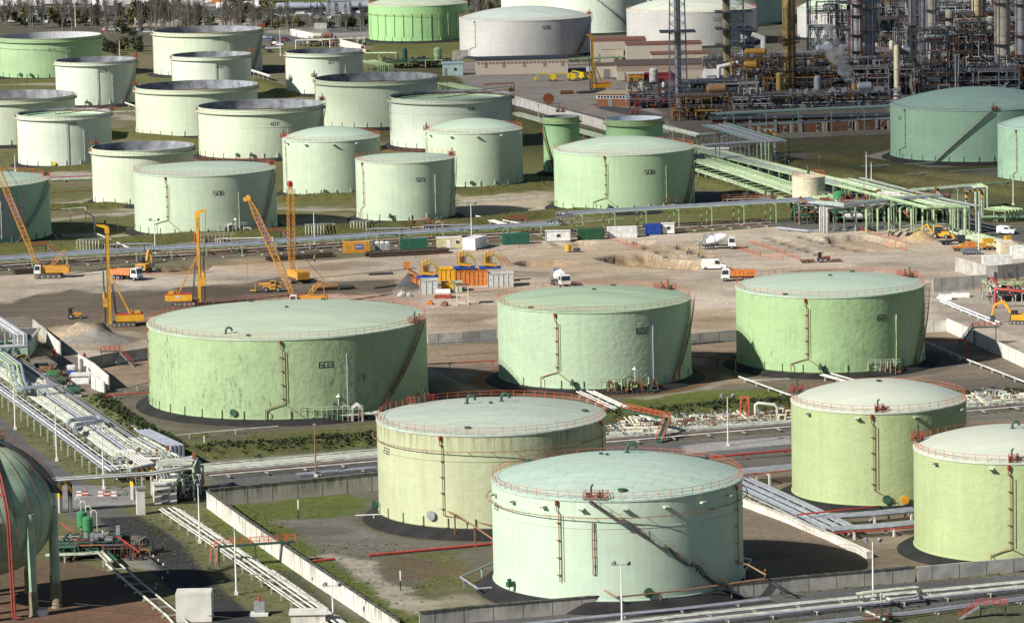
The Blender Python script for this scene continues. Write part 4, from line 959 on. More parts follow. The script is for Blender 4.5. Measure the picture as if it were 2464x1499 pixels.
def wall(label, pts, h, th=.3, m=CONC, name='retaining_wall', cap=None, cat='wall', joints=4.5, z=0.0):
    P = [G(x, y, z) for x, y in pts]; o = Vector((P[0].x, P[0].y, 0)); t = thing(name, label, cat, o)
    b = MB(o)
    A = lat(P, -th/2); B = lat(P, th/2)
    for i in range(len(P)-1):
        q = [A[i], B[i], B[i+1], A[i+1]]
        b.add([Vector((v.x, v.y, -1)) for v in q] + [Vector((v.x, v.y, z+h)) for v in q], [(0, 1, 2, 3), (7, 6, 5, 4), (1, 0, 4, 5), (3, 2, 6, 7), (2, 1, 5, 6), (0, 3, 7, 4)])
    j = MB(o)
    for q, hd in walk(P, joints): j.box((q.x, q.y, z+h/2-.03), (.07, th+.05, h-.1), rz=hd)
    b.build('wall_panels', m, t, extra=(j, mat('joint_dark', (.16, .155, .14), .9)))
    if cap:
        c = MB(o); A = lat(P, -th/2-.12); B = lat(P, th/2+.12)
        for i in range(len(P)-1):
            q = [A[i], B[i], B[i+1], A[i+1]]
            c.add([Vector((v.x, v.y, z+h+.003)) for v in q] + [Vector((v.x, v.y, z+h+.18)) for v in q], [(0, 1, 2, 3), (7, 6, 5, 4), (1, 0, 4, 5), (3, 2, 6, 7), (2, 1, 5, 6), (0, 3, 7, 4)])
        c.build('coping', cap, t)
    return t
def stainmat(name, col):
    m = mat(name, col, .9, var=.15, scale=.3); t = m.node_tree; N = t.nodes; L = t.links; b = N['Principled BSDF']; src = b.inputs['Base Color'].links[0].from_socket
    geo = N.new('ShaderNodeNewGeometry'); mp = N.new('ShaderNodeMapping'); mp.inputs['Scale'].default_value = (.9, .9, .07); L.new(geo.outputs['Position'], mp.inputs[0])
    n = N.new('ShaderNodeTexNoise'); n.inputs['Scale'].default_value = 1.2; n.inputs['Detail'].default_value = 7; n.inputs['Roughness'].default_value = .75; L.new(mp.outputs[0], n.inputs['Vector'])
    sp = N.new('ShaderNodeSeparateXYZ'); L.new(geo.outputs['Position'], sp.inputs[0])
    r = N.new('ShaderNodeMapRange'); r.inputs[1].default_value = .46; r.inputs[2].default_value = .62; r.inputs[4].default_value = .8; L.new(n.outputs[0], r.inputs[0])
    r2 = N.new('ShaderNodeMapRange'); r2.inputs[1].default_value = .2; r2.inputs[2].default_value = 2.6; L.new(sp.outputs[2], r2.inputs[0])
    q = N.new('ShaderNodeMath'); q.operation = 'MULTIPLY'; L.new(r.outputs[0], q.inputs[0]); L.new(r2.outputs[0], q.inputs[1])
    x = N.new('ShaderNodeMix'); x.data_type = 'RGBA'; L.new(q.outputs[0], x.inputs[0]); L.new(src, x.inputs[6]); x.inputs[7].default_value = (.06, .055, .045, 1); L.new(x.outputs[2], b.inputs['Base Color']); return m
CSTAIN = stainmat('concrete_streaked', (.42, .40, .35)); CWHITE = stainmat('concrete_whitewashed', (.66, .63, .56)); MOSSCAP = mat('mossy_coping', (.10, .10, .085), .95, var=.5, scale=1.2)
# --- walls
wall('white dyke wall running diagonally along the road at the lower left', [(500, 1222), (612, 1304), (740, 1393), (880, 1487), (960, 1541)], 2.9, .35, CWHITE, cap=MOSSCAP)
wall('grey streaked bund wall left of tank 232', [(503, 1219), (700, 1200), (860, 1184), (1010, 1170)], 2.9, .35, CSTAIN, cap=MOSSCAP)
wall('long streaked bund wall along the bottom edge in front of the mint tank', [(1010, 1509), (1130, 1496), (1400, 1473), (1640, 1453), (1900, 1425), (2200, 1398)], 2.2, .35, CSTAIN, cap=MOSSCAP)
wall('clean grey stretch of bund wall at the lower right', [(2208, 1397.5), (2464, 1374), (2540, 1367)], 2.2, .35, CONC)
wall('low grey bund wall right of tank 603', [(1030, 832), (1110, 827), (1195, 820)], 2.6, .3, CONC); wall('low grey bund wall between tanks 602 and 601', [(1660, 832), (1775, 822)], 2.6, .3, CONC)
wall('low grey bund wall left of tank 603 with stile stairs over it', [(192, 894), (270, 878), (360, 865)], 2.6, .3, CONC)
wall('short grey wall right of tank 601', [(2222, 800), (2280, 797)], 2.4, .3, CONCW)
wall('white bund wall running to the right edge beside tank 601', [(2280, 797), (2330, 820), (2464, 884), (2540, 921)], 2.8, .35, CONCW)
wall('white wall corner beside the pump yard left of tank 603', [(190, 885), (226, 907), (262, 938)], 2.9, .3, CONCW)
wall('small white wall stub at the corner of the pump yard', [(262, 937), (222, 934), (252, 947)], 2.5, .3, CONCW)
wall('white wall beside the small green building', [(115, 830), (146, 858)], 3.0, .25, CONCW); wall('grey wall running back behind the small green building', [(80, 800), (115, 829)], 3.0, .25, CONC)
wall('long white wall behind the small green tanks', [(1180, 244), (1236, 252), (1330, 280), (1420, 303), (1470, 318), (1560, 340)], 3.2, .4, CONCW, joints=6)
wall('grey retaining wall under the bright green tank', [(1090, 142), (1330, 132)], 3.4, .4, CONC, joints=6); wall('pale retaining wall slanting left of the bright green tank', [(700, 86), (790, 104), (880, 128)], 3, .5, CONCW, joints=8)
wall('pale dyke running down from tank 231 to the ground on its right', [(1770, 1210), (1900, 1258), (2000, 1300), (2092, 1343)], 1.1, .9, CWHITE, joints=60)
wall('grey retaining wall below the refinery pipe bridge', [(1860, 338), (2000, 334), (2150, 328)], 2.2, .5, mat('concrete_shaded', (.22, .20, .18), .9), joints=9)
wall('unfinished concrete wall with formwork slots at the right', [(2245, 703), (2300, 699), (2374, 694)], 3.2, .35, CONC, joints=4); wall('pale concrete wall behind the unfinished one at the right edge', [(2300, 652), (2374, 674), (2400, 673), (2540, 658)], 3.4, .35, CONC, joints=4)
wall('low white kerb around the lower yard', [(655, 1375), (720, 1420), (790, 1470)], .35, .25, CONCW, name='kerb_wall', joints=90)
for k, (a, e) in enumerate((((1030, 832), (1195, 820)), ((1660, 832), (1775, 822)), ((280, 876), (360, 865)))):
    A, E = G(*a, 2.6), G(*e, 2.6); t = thing('wall_railing', ('grey pipe railing on the low wall right of tank 603', 'grey pipe railing on the low wall between tanks 602 and 601', 'grey pipe railing on the low wall left of tank 603')[k], 'railing', A); b = MB(A)
    for zz in (.35, .95): b.bar(A+Vector((0, 0, zz)), E+Vector((0, 0, zz)), .07 if zz > .5 else .3)
    for q, h_ in walk([A, E], 2.2): b.bar(q, q+Vector((0, 0, .95)), .09)
    b.build('rails', GREYSTEEL, t)
# --- the wide rack at the left
o_ = [(-60, 849), (10, 898), (75, 944), (200, 1032), (330, 1126)]
rack('wide low pipe rack of white and steel pipes running to the lower left crossing', o_, lanes(-5.0, -3.6, 4, .13, [PALEPIPE, WHITEPIPE]) + [(-2.9, .13, WHITEPIPE), (-2.1, .36, STEELPIPE, .25)] + lanes(-1.3, .9, 7, .15, [WHITEPIPE, PALEPIPE]) + [(1.5, .12, PALEPIPE), (3.3, .13, WHITEPIPE)] + lanes(3.9, 5.6, 3, .26, STEELPIPE), z=2.5, sup=6, smat=PALEPIPE, rail=(GREYSTEEL, -5.9, .1), deck=(GREYSTEEL, -6.6, -5.7, .1))
rack('lower layer of pale pipes under the wide left rack', [(-60, 871), (60, 957), (150, 1026), (245, 1106)], lanes(-6.6, -2.0, 6, .16, [PALEPIPE, WHITEPIPE, GREYSTEEL]), z=1.0, sup=6, smat=CONCW, posts=False)
rack('three steel pipes crossing over the wide left rack', [(52, 934), (138, 926)], lanes(-.7, .7, 3, .26, STEELPIPE), z=4.3, sup=6, smat=PALEPIPE)
rack('bundle of steel pipes dropping beside the pump manifold', [(-60, 806, 5.2), (36, 878, 5.2), (44, 918, 3.6), (56, 942, 3.6)], lanes(-1.2, 1.2, 4, .26, [STEELPIPE, GREENPIPE]), sup=8, smat=PALEPIPE)
rack('high bundle of steel pipes turning back at the left edge', [(-60, 733, 7), (50, 806, 7), (50, 832, 6.2), (-60, 838, 6.2)], lanes(-1.2, 1.2, 5, .22, [STEELPIPE, WHITEPIPE]), sup=9, smat=PALEPIPE)
rack('thick steel expansion loop lying across the wide left rack', [(162, 1022), (170, 1011), (236, 1003), (245, 1012), (182, 1022), (178, 1036)], [(0, .36, STEELPIPE)], z=4.0, sup=0, name='expansion_loop', cat='pipe')
rack('four steel pipes along the right side of the left rack, ending in a drop', [(344, 1035), (426, 1073)], lanes(-1.1, 1.1, 4, .26, STEELPIPE), z=4.2, sup=5, smat=PALEPIPE, drop='e')
rack('white pipes beside the four steel pipes at the left crossing', [(322, 1053), (404, 1100)], lanes(-2.0, 2.0, 8, .16, [WHITEPIPE, PALEPIPE]), z=3.6, sup=4, smat=PALEPIPE, drop='e')
rack('upper white pipes stepping down at the crossing', [(300, 1082), (372, 1128)], lanes(-1.2, 1.2, 5, .15, WHITEPIPE), z=4.2, sup=5, smat=PALEPIPE)
rack('pale pipe bridge over the road behind the green sphere', [(100, 1156), (240, 1147), (358, 1140), (444, 1126)], lanes(-.9, .9, 4, .24, [PALEPIPE, WHITEPIPE]) + [(1.4, .12, STEELPIPE, .4)], z=5.8, sup=0, name='pipe_bridge')
rack('white pipe arch dropping beside the hut at the crossing', [(385, 1112), (455, 1102), (470, 1110)], lanes(-.7, .7, 3, .2, [WHITEPIPE, STEELPIPE]), z=5.4, sup=0, drop='e', name='pipe_arch', cat='pipe')
rack('white pipes sloping down from the crossing hut to the bottom edge', [(402, 1222), (560, 1329), (690, 1420), (815, 1507), (870, 1546)], lanes(-1.35, 1.35, 8, .13, [WHITEPIPE, PALEPIPE]) + [(-2.0, .1, GREYSTEEL, -.2)], z=1.0, sup=5.5, smat=PALEPIPE, post=.14)
for k, (x, y) in enumerate(((600, 1385), (622, 1400))):
    rack('%s white expansion hoop on the diagonal pipes' % ('left', 'right')[k], [(x, y-2, 1.1), (x, y-2, 2.0), (x+30, y-4, 2.0), (x+31, y+3, 1.1)], [(0, .12, PALEPIPE)], sup=0, name='expansion_loop', cat='pipe')
# portal frames with hazard stripes
HAZ = bpy.data.materials.new('hazard_stripes'); HAZ.use_nodes = True
def haz():
    t = HAZ.node_tree; N = t.nodes; L = t.links; g = N.new('ShaderNodeNewGeometry'); w = N.new('ShaderNodeTexWave'); w.bands_direction = 'DIAGONAL'; w.inputs['Scale'].default_value = .35
    L.new(g.outputs['Position'], w.inputs['Vector']); r = N.new('ShaderNodeValToRGB'); r.color_ramp.interpolation = 'CONSTANT'; e = r.color_ramp.elements; e[0].color = (.02, .02, .02, 1); e[1].position = .5; e[1].color = (.75, .42, .03, 1)
    L.new(w.outputs[0], r.inputs[0]); L.new(r.outputs[0], N['Principled BSDF'].inputs['Base Color'])
haz()
def portal(label, px, py, w, h, az=0.0):
    c = G(px, py); t = thing('gantry_portal', label, 'gantry', (c.x, c.y, 0), az)
    for s in (-1, 1):
        MB().box((s*w/2, 0, h/2), (.55, .7, h)).build('post', CONC, t); MB().box((s*w/2, 0, h-1.5), (.58, .73, 2.2)).build('striped_panel', HAZ, t)
    MB().box((0, 0, h+.25), (w+1.2, .6, .5)).build('cross_beam', GREYSTEEL, t); MB().box((0, -.32, h-.2), (w*.9, .06, .5)).build('striped_board', HAZ, t)
portal('hazard striped gantry posts beside the green sphere', 158, 1232, 1.8, 5.2, .5); portal('hazard striped gantry at the hut crossing', 345, 1196, 5, 5.0, .9); portal('striped gantry of the green pipe bridge by the far right road', 2345, 520, 4.5, 7, .3); portal('striped gantry behind tank 508', 1852, 372, 3, 7.5, 0)
# --- ground pipeway through the middle
PW_ = [(490, 1136), (700, 1118), (905, 1100), (1200, 1076), (1480, 1053), (1700, 1034), (1905, 1017), (2330, 980), (2540, 962)]
rack('broad bed of pale weathered pipes on sleepers across the middle', PW_, lanes(-7.5, -1.0, 12, .26, [PALEPIPE, WHITEPIPE, PALEPIPE]) + lanes(.6, 4.0, 4, .22, [WHITEPIPE, RUST, PALEPIPE]), z=.8, sup=7, smat=CONC, posts=False, name='pipe_bed', cat='pipeline')
rack('two steel pipes left of tank 232 beside the pale pipe bed', [(716, 1141), (905, 1124)], lanes(-.5, .5, 2, .2, STEELPIPE), z=.6, sup=8, smat=CONC, posts=False, name='pipe_bed', cat='pipeline')
rack('raised steel pipes with a red fire main right of tank 231', [(1700, 1143), (1905, 1124), (1960, 1119)], lanes(-2.2, 1.8, 6, .32, STEELPIPE) + [(2.6, .16, RED)], z=2.2, sup=7, smat=CONCW, foot=True)
rack('red fire main behind tank 231', [(1640, 1106), (1760, 1095), (1905, 1082)], [(0, .2, RED)], z=1.0, sup=8, smat=RED, posts=False, name='fire_main', cat='pipe')
rack('row of thick steel pipes sloping from tank 231 to the lime tanks', [(1700, 1125), (1787, 1166), (1900, 1218), (2000, 1266), (2012, 1272)], lanes(-3.3, 1.6, 6, .34, STEELPIPE) + [(2.4, .2, RED)], z=1.4, sup=7, smat=CONCW, foot=True, rail=(PALEPIPE, 3.6, -.6))
rack('steel pipes running right to the lime tanks, upper pair', [(1960, 1245), (2100, 1236), (2200, 1226)], lanes(-.9, .9, 3, .34, STEELPIPE), z=1.5, sup=6.5, smat=CONCW, foot=True)
rack('steel pipes running right to the lime tanks, lower pair', [(2000, 1273), (2110, 1266), (2205, 1257)], lanes(-.9, .9, 3, .34, STEELPIPE) + [(1.6, .14, RED, -.3)], z=1.5, sup=6.5, smat=CONCW, foot=True)
rack('thin red pipe in front of the left lime tank', [(1918, 1246, .3), (1918, 1238, 2.4), (2100, 1219, 2.4), (2120, 1217, .6)], [(0, .11, RED)], sup=0, name='fire_pipe', cat='pipe')
# bottom edge pipes
rack('pair of white pipes along the bottom edge road', [(1330, 1516), (1614, 1484), (2000, 1443), (2464, 1399), (2560, 1390)], lanes(-.4, .4, 2, .2, [PALEPIPE, WHITEPIPE]), z=1.1, sup=7, smat=PALEPIPE, post=.16)
rack('three white and steel pipes nearest the bottom edge', [(1480, 1516), (1614, 1500), (2000, 1459), (2464, 1412), (2560, 1403)], lanes(-.7, .7, 3, .19, [WHITEPIPE, PALEPIPE, STEELPIPE]), z=.8, sup=7, smat=PALEPIPE, post=.16)
rack('dark steel pipes on the road edge at the bottom right', [(1880, 1507), (2200, 1474), (2464, 1440), (2560, 1428)], lanes(-.6, .6, 2, .2, [STEELPIPE, GREYSTEEL]), z=.5, sup=7, smat=CONC, posts=False, name='pipe_bed', cat='pipeline')
rack('grey pipe at the foot of the long bund wall', [(1150, 1513), (1400, 1487), (1640, 1464), (1850, 1440)], lanes(-.3, .3, 2, .2, [GREYSTEEL, STEELPIPE]), z=.5, sup=9, smat=CONC, posts=False, name='pipe_bed', cat='pipeline')
rack('raised white loop over the bottom right pipes', [(2075, 1446, .9), (2068, 1426, 2.4), (2206, 1412, 2.4), (2216, 1428, 1.2)], lanes(-.3, .3, 2, .17, PALEPIPE), sup=9, smat=PALEPIPE, name='expansion_loop', cat='pipe')
rack('short white bypass pipe lying inside the raised loop', [(2128, 1436, 1.0), (2142, 1442, 1.6), (2205, 1434, 1.6), (2212, 1424, 1.0)], [(0, .2, WHITEPIPE)], sup=0, name='bypass_pipe', cat='pipe')
# --- long bridge above the building site
rack('long low pipe bridge with steel pipes and green edge, left half', [(-60, 626), (200, 608), (560, 587), (850, 568), (1100, 551), (1352, 536)], lanes(-3.4, 3.2, 9, .33, STEELPIPE) + [(3.9, .17, GREENPIPE, -.1), (-4.0, .15, GREENPIPE, -.1)], z=2.6, sup=9, smat=GREENPIPE)
rack('long raised pipe bridge with steel pipes on green posts, right half', [(1350, 515), (1500, 505), (1700, 494), (1960, 479)], lanes(-3.0, 3.0, 8, .33, STEELPIPE) + [(3.7, .17, GREENPIPE, -.1), (-3.7, .15, GREENPIPE, -.1)], z=5.6, sup=9, smat=GREENPIPE)
rack('white pipes joining the two halves of the long bridge', [(1340, 536, 3), (1348, 530, 3.1), (1352, 517, 5.8), (1362, 515, 5.8)], lanes(-3, 3, 7, .3, WHITEPIPE), sup=0, name='pipe_riser', cat='pipe')
rack('bed of small rusty and white pipes under the long bridge', [(-60, 645), (300, 622), (700, 600), (1000, 580), (1350, 562), (1640, 548), (1860, 535)], lanes(-9, 6, 15, .16, [RUST, WHITEPIPE, GREYSTEEL, BROWNPIPE, PALEPIPE, RUST]), z=.5, sup=5, smat=CONC, posts=False, name='pipe_bed', cat='pipeline')
def hoop(label, x, y, w=14, h=2.2, m=PALEPIPE, n=3, az=0):
    c = G(x, y, 2.9); t = thing('pipe_loop', label, 'pipe', (c.x, c.y, 0))
    for k in range(n):
        r = k*.7; MB().tube([(-w/2+r, r*.3, 2.9), (-w/2+r, r*.3, 2.9+h), (w/2-r, r*.3, 2.9+h), (w/2-r, r*.3, 2.9)], .14, 6).build('pipe', m, t, True)
    for s in (-1, 1): MB().box((s*w*.25, 0, 1.4+h/2), (.18, .18, 2.8+h)).build('post', GREYSTEEL, t)
    return t
hoop('steel pipe hoop over the bridge right of the left rig', 310, 603, 12, 1.6, STEELPIPE, 4); hoop('steel pipe hoop over the bridge above the amber container', 935, 565, 11, 1.6, STEELPIPE, 4); hoop('white pipe loop over the bridge left of the middle crane', 590, 583, 14, 1.0, WHITEPIPE, 3); hoop('steel pipe loop beside the red valve stand on the bridge', 1075, 553, 12, 1.2, STEELPIPE, 3)
def elbowset(label, x, y, n=6, m=PALEPIPE, s=.8):
    c = G(x, y); t = thing('pipe_comb', label, 'pipe', (c.x, c.y, 0))
    for k in range(n): MB().tube([(k*s, 0, .3), (k*s, 0, 2.6), (k*s+1.6, 5, 2.6)], .13, 6).build('pipe', m, t, True)
    MB().tube([(-.5, 4.6, 2.45), (n*s+2, 4.6, 2.45)], .12, 5).build('header', m, t)
elbowset('pale pipe comb left of the leaning crane', 186, 605, 8); elbowset('pale pipe comb behind the middle crane', 736, 568, 7); elbowset('pale pipe comb above the amber container', 845, 560, 6)
# ground lines round the tanks
def line(label, pts, r=.14, m=WHITEPIPE, sup=7, z=.7, name='pipeline', cat='pipe', post=.12, w=.4): return rack(label, pts, [(0, r, m)], z=z, sup=sup, smat=m, name=name, cat=cat, post=post, w=w)
line('white elevated pipe right of the sea-green tank at the left edge', [(118, 506, 4), (206, 500, 4), (206, 512, 4), (228, 523, 3.6), (228, 540, 3)], .16, sup=12)
line('thin white pipe on posts left of tank 506', [(230, 521), (330, 512)], .12, z=4, sup=13)
line('white pipe running down to the bridge left of tank 506', [(228, 560), (300, 592), (330, 606)], .2, z=1)
line('white pipe frame between tanks 506 and 507', [(686, 545), (778, 538)], .12, z=1.2, sup=0); line('white pipe running down between tanks 506 and 507', [(705, 548), (814, 557)], .2, z=.6); line('white pipe running down right of tank 507', [(1145, 520), (1220, 532), (1292, 545)], .2, z=.7)
line('white railing-like pipe on short posts behind the sandy patch', [(1095, 487), (1335, 471)], .16, z=1.0, sup=6)
line('white pipe along the foot of tank 508 embankment', [(1292, 544), (1500, 526)], .1, z=.5, sup=0)
line('red fire pipe between tanks 603 and 602', [(1030, 876), (1110, 872), (1195, 867)], .14, RED, z=1.4, sup=9); line('grey pipe running from tank 603 down to tank 232', [(1030, 888), (1100, 922), (1160, 948)], .14, GREYSTEEL, z=.8, sup=0)
line('red pipe reaching left from tank 603', [(360, 944, 3), (256, 951, 3), (256, 975, .2)], .13, RED, sup=0); line('grey rail pipe on concrete stubs left of tank 603', [(248, 970), (275, 945), (330, 926), (360, 920)], .1, GREYSTEEL, z=1.2, sup=5)
line('white pipe along the track left of tank 603', [(243, 968), (300, 1010), (345, 1048)], .16, z=.5, sup=6); line('thin white pipe on low posts below tank 603', [(400, 1049), (520, 1038), (670, 1025)], .1, z=.9, sup=9)
line('red pipe with green posts between tanks 602 and 601', [(1665, 857, 2.4), (1770, 866, 2.4), (1770, 900, .3)], .13, RED, sup=12); line('red pipe right of tank 601', [(2228, 819, 4), (2330, 819, 4), (2330, 840, .2)], .13, RED, sup=20)
line('white pipe from tank 601 down to the lower right', [(2230, 823), (2330, 866), (2464, 918), (2540, 948)], .18, z=.8, sup=6); line('white pipe from tank 601 down to the left lime tank', [(1778, 906), (1905, 952)], .18, z=.8, sup=6)
line('short white pipe at the foot of tank 601', [(1790, 916), (1900, 911)], .1, z=.6, sup=0)
line('white pipe running out of tank 232 at its lower left', [(855, 1240, 1.6), (925, 1237, 1.6)], .14, z=1, sup=6); line('grey angled pipe left of tank 231', [(1190, 1352, 1.4), (1108, 1388, 1.4), (1150, 1416, 1.2), (1200, 1412, 1.2)], .15, STEELPIPE, sup=9)
line('red walkway plate lying in the grass left of tank 231', [(888, 1335), (1190, 1307)], .22, RED, z=.3, sup=0, name='red_conduit'); line('red plate in the grass beyond the dyke wall', [(755, 1349), (806, 1344)], .22, RED, z=.2, sup=0, name='red_conduit')
line('brown pipe on white brackets between tanks 232 and 231', [(1065, 1225, 4.2), (1100, 1238, 4.2), (1130, 1258, 3.8), (1185, 1296, 3.4)], .13, BROWNPIPE, sup=9)
line('brown pipe along the front of tank 231 over the bund wall', [(1350, 1394, 3.8), (1425, 1402, 3.8), (1484, 1436, 2.6), (1640, 1420, 2.6), (1840, 1392, 2.6), (1841, 1370, 5)], .12, BROWNPIPE, sup=12)
line('brown pipe on a forked white post right of tank 231', [(1771, 1352, 5), (1800, 1358, 5), (1842, 1382, 4.4), (1840, 1402, 2.6)], .12, BROWNPIPE, sup=0)
for k, (x, y, l) in enumerate(((1092, 1290, 'forked white post between tanks 232 and 231'), (1793, 1418, 'forked white post right of tank 231'))):
    c = G(x, y); t = thing('forked_post', l, 'post', (c.x, c.y, 0)); MB().box((0, 0, 1.6), (.2, .2, 3.2)).build('post', WHITE, t); MB().bar((0, 0, 2.8), (-1, 0, 5.0), .14).bar((0, 0, 2.8), (1, 0, 4.6), .14).bar((-1, 0, 5.0), (1, 0, 4.6), .14).build('fork', WHITE, t)
line('green pipe right of the sea-green tank with a pale stair', [(2072, 402), (2245, 392)], .25, SEAP, z=1, sup=9); line('pale pipe below the sea-green tank', [(2135, 424), (2300, 412), (2464, 402)], .18, GREYSTEEL, z=.8, sup=9); line('pale pipe left of the weathered tank', [(2263, 452), (2400, 441), (2440, 437)], .22, SEAP, z=1.4, sup=9)
# tank outlet pipes
def outlet(label, x, y, pts, n=4, m=WHITEPIPE, r=.22, wd=2.4, z=1.0): rack(label, [(x, y)] + pts, lanes(-wd/2, wd/2, n, r, m), z=z, sup=5, smat=PALEPIPE, name='outlet_pipes', cat='pipe')
outlet('white outlet pipes running down from tank 602', 1408, 941, [(1470, 970), (1540, 1002), (1580, 1022)], 6, WHITEPIPE, .24, 3.4)
outlet('white outlet pipes at the foot of tank 601', 1990, 900, [(2040, 914), (2080, 926)], 6, WHITEPIPE, .22, 3.0); outlet('pale outlet pipes beside the manifold of tank 603', 745, 1001, [(840, 997), (915, 992)], 3, PALEPIPE, .25, 2.2)
outlet('short white outlet pipes of tank 507', 1180, 530, [(1225, 543)], 3, WHITEPIPE, .2, 1.6)
line('white beam above the ground right of tank 302', [(605, 170), (650, 184)], .5, WHITEPIPE, z=2, sup=8); line('white pipes left of tank 402', [(240, 248), (290, 244), (325, 256)], .3, WHITEPIPE, z=1.2, sup=9); line('pale pipes right of tank 406 below', [(270, 270), (328, 268)], .22, PALEPIPE, z=1, sup=0)
rack('pale pipes and red line between the left edge tanks and tank 405', [(118, 430), (225, 426)], lanes(-5, 5, 5, .22, [STEELPIPE, RED, GREYSTEEL, PALEPIPE, GREENPIPE]), z=.7, sup=9, smat=CONC, posts=False, name='pipe_bed', cat='pipeline')
line('red pipe on posts right of the leftmost sea-green tank', [(118, 464), (222, 458)], .16, RUST, z=3, sup=14)
# far middle green pipework
GP = GREENPIPE
rack('green pipe bridge behind tank 301', [(880, 128, 5), (955, 128, 5)], lanes(-.8, .8, 3, .3, GP), sup=12, smat=GP, drop='e'); rack('green pipe comb behind tank 301', [(880, 146, 3.4), (928, 158, 3.4)], lanes(-3, 3, 8, .22, GP), sup=8, smat=GP, drop='e'); rack('green pipeline running right to the blue hut', [(955, 148), (1060, 146), (1110, 143)], lanes(-2, 2, 4, .25, [GP, STEELPIPE]), z=1.6, sup=10, smat=GP)
rack('pale green pipes stepping down behind tank 408', [(1068, 200, 3.5), (1130, 214, 3.5), (1180, 222, 3.0)], lanes(-3, 3, 7, .24, GP), sup=8, smat=GP, drop='se'); rack('green pipeline in front of grey tank 608', [(1330, 146), (1480, 138), (1580, 132)], lanes(-1.5, 1.5, 4, .32, GP), z=2.4, sup=8, smat=GP)
rack('red pipe frame over the yard behind tank 408', [(1165, 204, 3), (1236, 200, 3), (1238, 214, .5)], [(0, .2, RED)], sup=0, name='fire_pipe', cat='pipe'); rack('pale frame of pipes behind tank 301', [(712, 98, 5), (794, 96, 5)], lanes(-.8, .8, 2, .35, PALEPIPE), sup=0, drop='se', name='pipe_arch', cat='pipe')
rack('pale green pipes along the white wall behind the slim green tank', [(1236, 272), (1330, 298), (1420, 322), (1480, 338), (1600, 375)], lanes(-2, 2, 5, .28, [PALEPIPE, GP]), z=1.4, sup=8, smat=GP, name='pipe_rack'); rack('white pipes right of the short green tank', [(1590, 304), (1680, 326), (1760, 318)], lanes(-1.2, 1.2, 3, .35, [PALEPIPE, WHITEPIPE]), z=5.5, sup=10, smat=GP)
# green diagonal rack to the right
GD = [(1560, 345), (1672, 380), (1800, 420), (1925, 462), (2020, 490)]
rack('broad green pipe rack running down right of tank 508', GD, lanes(-4.5, 3.5, 9, .36, [GP, PALEPIPE, GP]) + [(5.6, .42, GP, -1.4), (6.6, .3, PALEPIPE, -1.4)], z=3.4, sup=7, smat=GP, rail=(GP, -1.5, .3))
rack('upper green pipes right of tank 508 along the pale road', [(1620, 345), (1720, 366), (1850, 398), (1960, 425), (2110, 462)], lanes(-3.5, 3.5, 7, .38, [GP, PALEPIPE]), z=3.6, sup=8, smat=GP)
rack('high green pipes crossing to the row of tall green drops', [(2020, 432, 7), (2120, 458, 7), (2240, 488, 7), (2300, 500, 7)], lanes(-7, 1.5, 9, .36, [GP, PALEPIPE]), sup=12, smat=GP, drop='e')
rack('green pipe bridge reaching to the striped gantry', [(2130, 462, 6), (2250, 454, 6), (2350, 446, 6), (2362, 452, 6)], lanes(-1.6, 1.6, 4, .33, [GP, PALEPIPE]), sup=14, smat=GP, drop='e'); rack('long upper green pipe over the pump bay', [(2020, 448, 8), (2230, 500, 8), (2322, 498, 8)], [(0, .42, GP)], sup=14, smat=GP, drop='e', w=1)
rack('steel and green pipes above the pump bay', [(1955, 486, 7.5), (2030, 494, 7.5), (2130, 480, 7.5), (2260, 470, 7.5)], lanes(-1.5, 1.5, 4, .3, [GP, STEELPIPE]), sup=12, smat=GP); rack('white pipes over the pump bay dropping at its left', [(1985, 502, 6.5), (2080, 494, 6.5), (2160, 488, 6.5)], lanes(-2.5, 1, 5, .2, [WHITEPIPE, STEELPIPE]), sup=10, smat=GREYSTEEL, drop='s')
for k in range(7): rack('tall green pipe drop in the pump bay, number %d from its left' % (k+1), [(2085+k*27, 505-k*1.2, 6.5), (2098+k*27, 498-k*1.2, 6.5)], [(0, .26, GP)], sup=0, drop='s', name='pipe_drop', cat='pipe', group='green pipe drops of the pump bay')
rack('pale green pipes running to the right edge by the far road', [(2300, 557), (2464, 603), (2540, 624)], lanes(-3, 3, 5, .33, [GP, PALEPIPE]), z=.9, sup=8, smat=GP, posts=False, name='pipe_bed', cat='pipeline'); rack('green pipe comb at the far right road', [(2390, 500, 3), (2440, 506, 3)], lanes(-3, 3, 6, .25, GP), sup=8, smat=GP, drop='e')
rack('green header pipes along the right verge', [(2360, 524), (2540, 520)], lanes(-2, 2, 4, .3, [GP, DKGREEN]), z=1, sup=8, smat=GP)
rack('kerb pipes along the front of the pump bay', [(1870, 548), (1944, 556), (2060, 550), (2290, 538)], lanes(-.6, .6, 2, .2, [GREYSTEEL, STEELPIPE]), z=.5, sup=9, smat=CONC, posts=False, name='pipe_bed', cat='pipeline')
rack('sea-green pipe bridge in front of the refinery', [(1718, 275), (1860, 268), (2000, 262), (2160, 255)], lanes(-3, 3, 7, .38, [SEAP, GREYSTEEL]), z=9, sup=11, smat=SEAP, rail=(GREYSTEEL, 3.6, .4))
rack('lower level of the pipe bridge in front of the refinery', [(1780, 302), (1900, 296), (2160, 284)], lanes(-3, 3, 6, .3, [GREYSTEEL, SEAP, RUST]), z=5, sup=11, smat=mat('post_stone', (.35, .32, .26)), post=.9)
rack('sea-green pipe rack turning behind tank 508', [(1720, 300, 8), (1780, 318, 8), (1860, 342, 8)], lanes(-4, 4, 7, .34, [SEAP, GREYSTEEL, STEELPIPE]), sup=9, smat=GREYSTEEL); rack('steel pipes on the edge of the portal behind tank 508', [(1690, 350, 8), (1780, 344, 8), (1865, 340, 8)], lanes(-1, 1, 3, .32, [STEELPIPE, PALEPIPE]), sup=10, smat=GREYSTEEL)
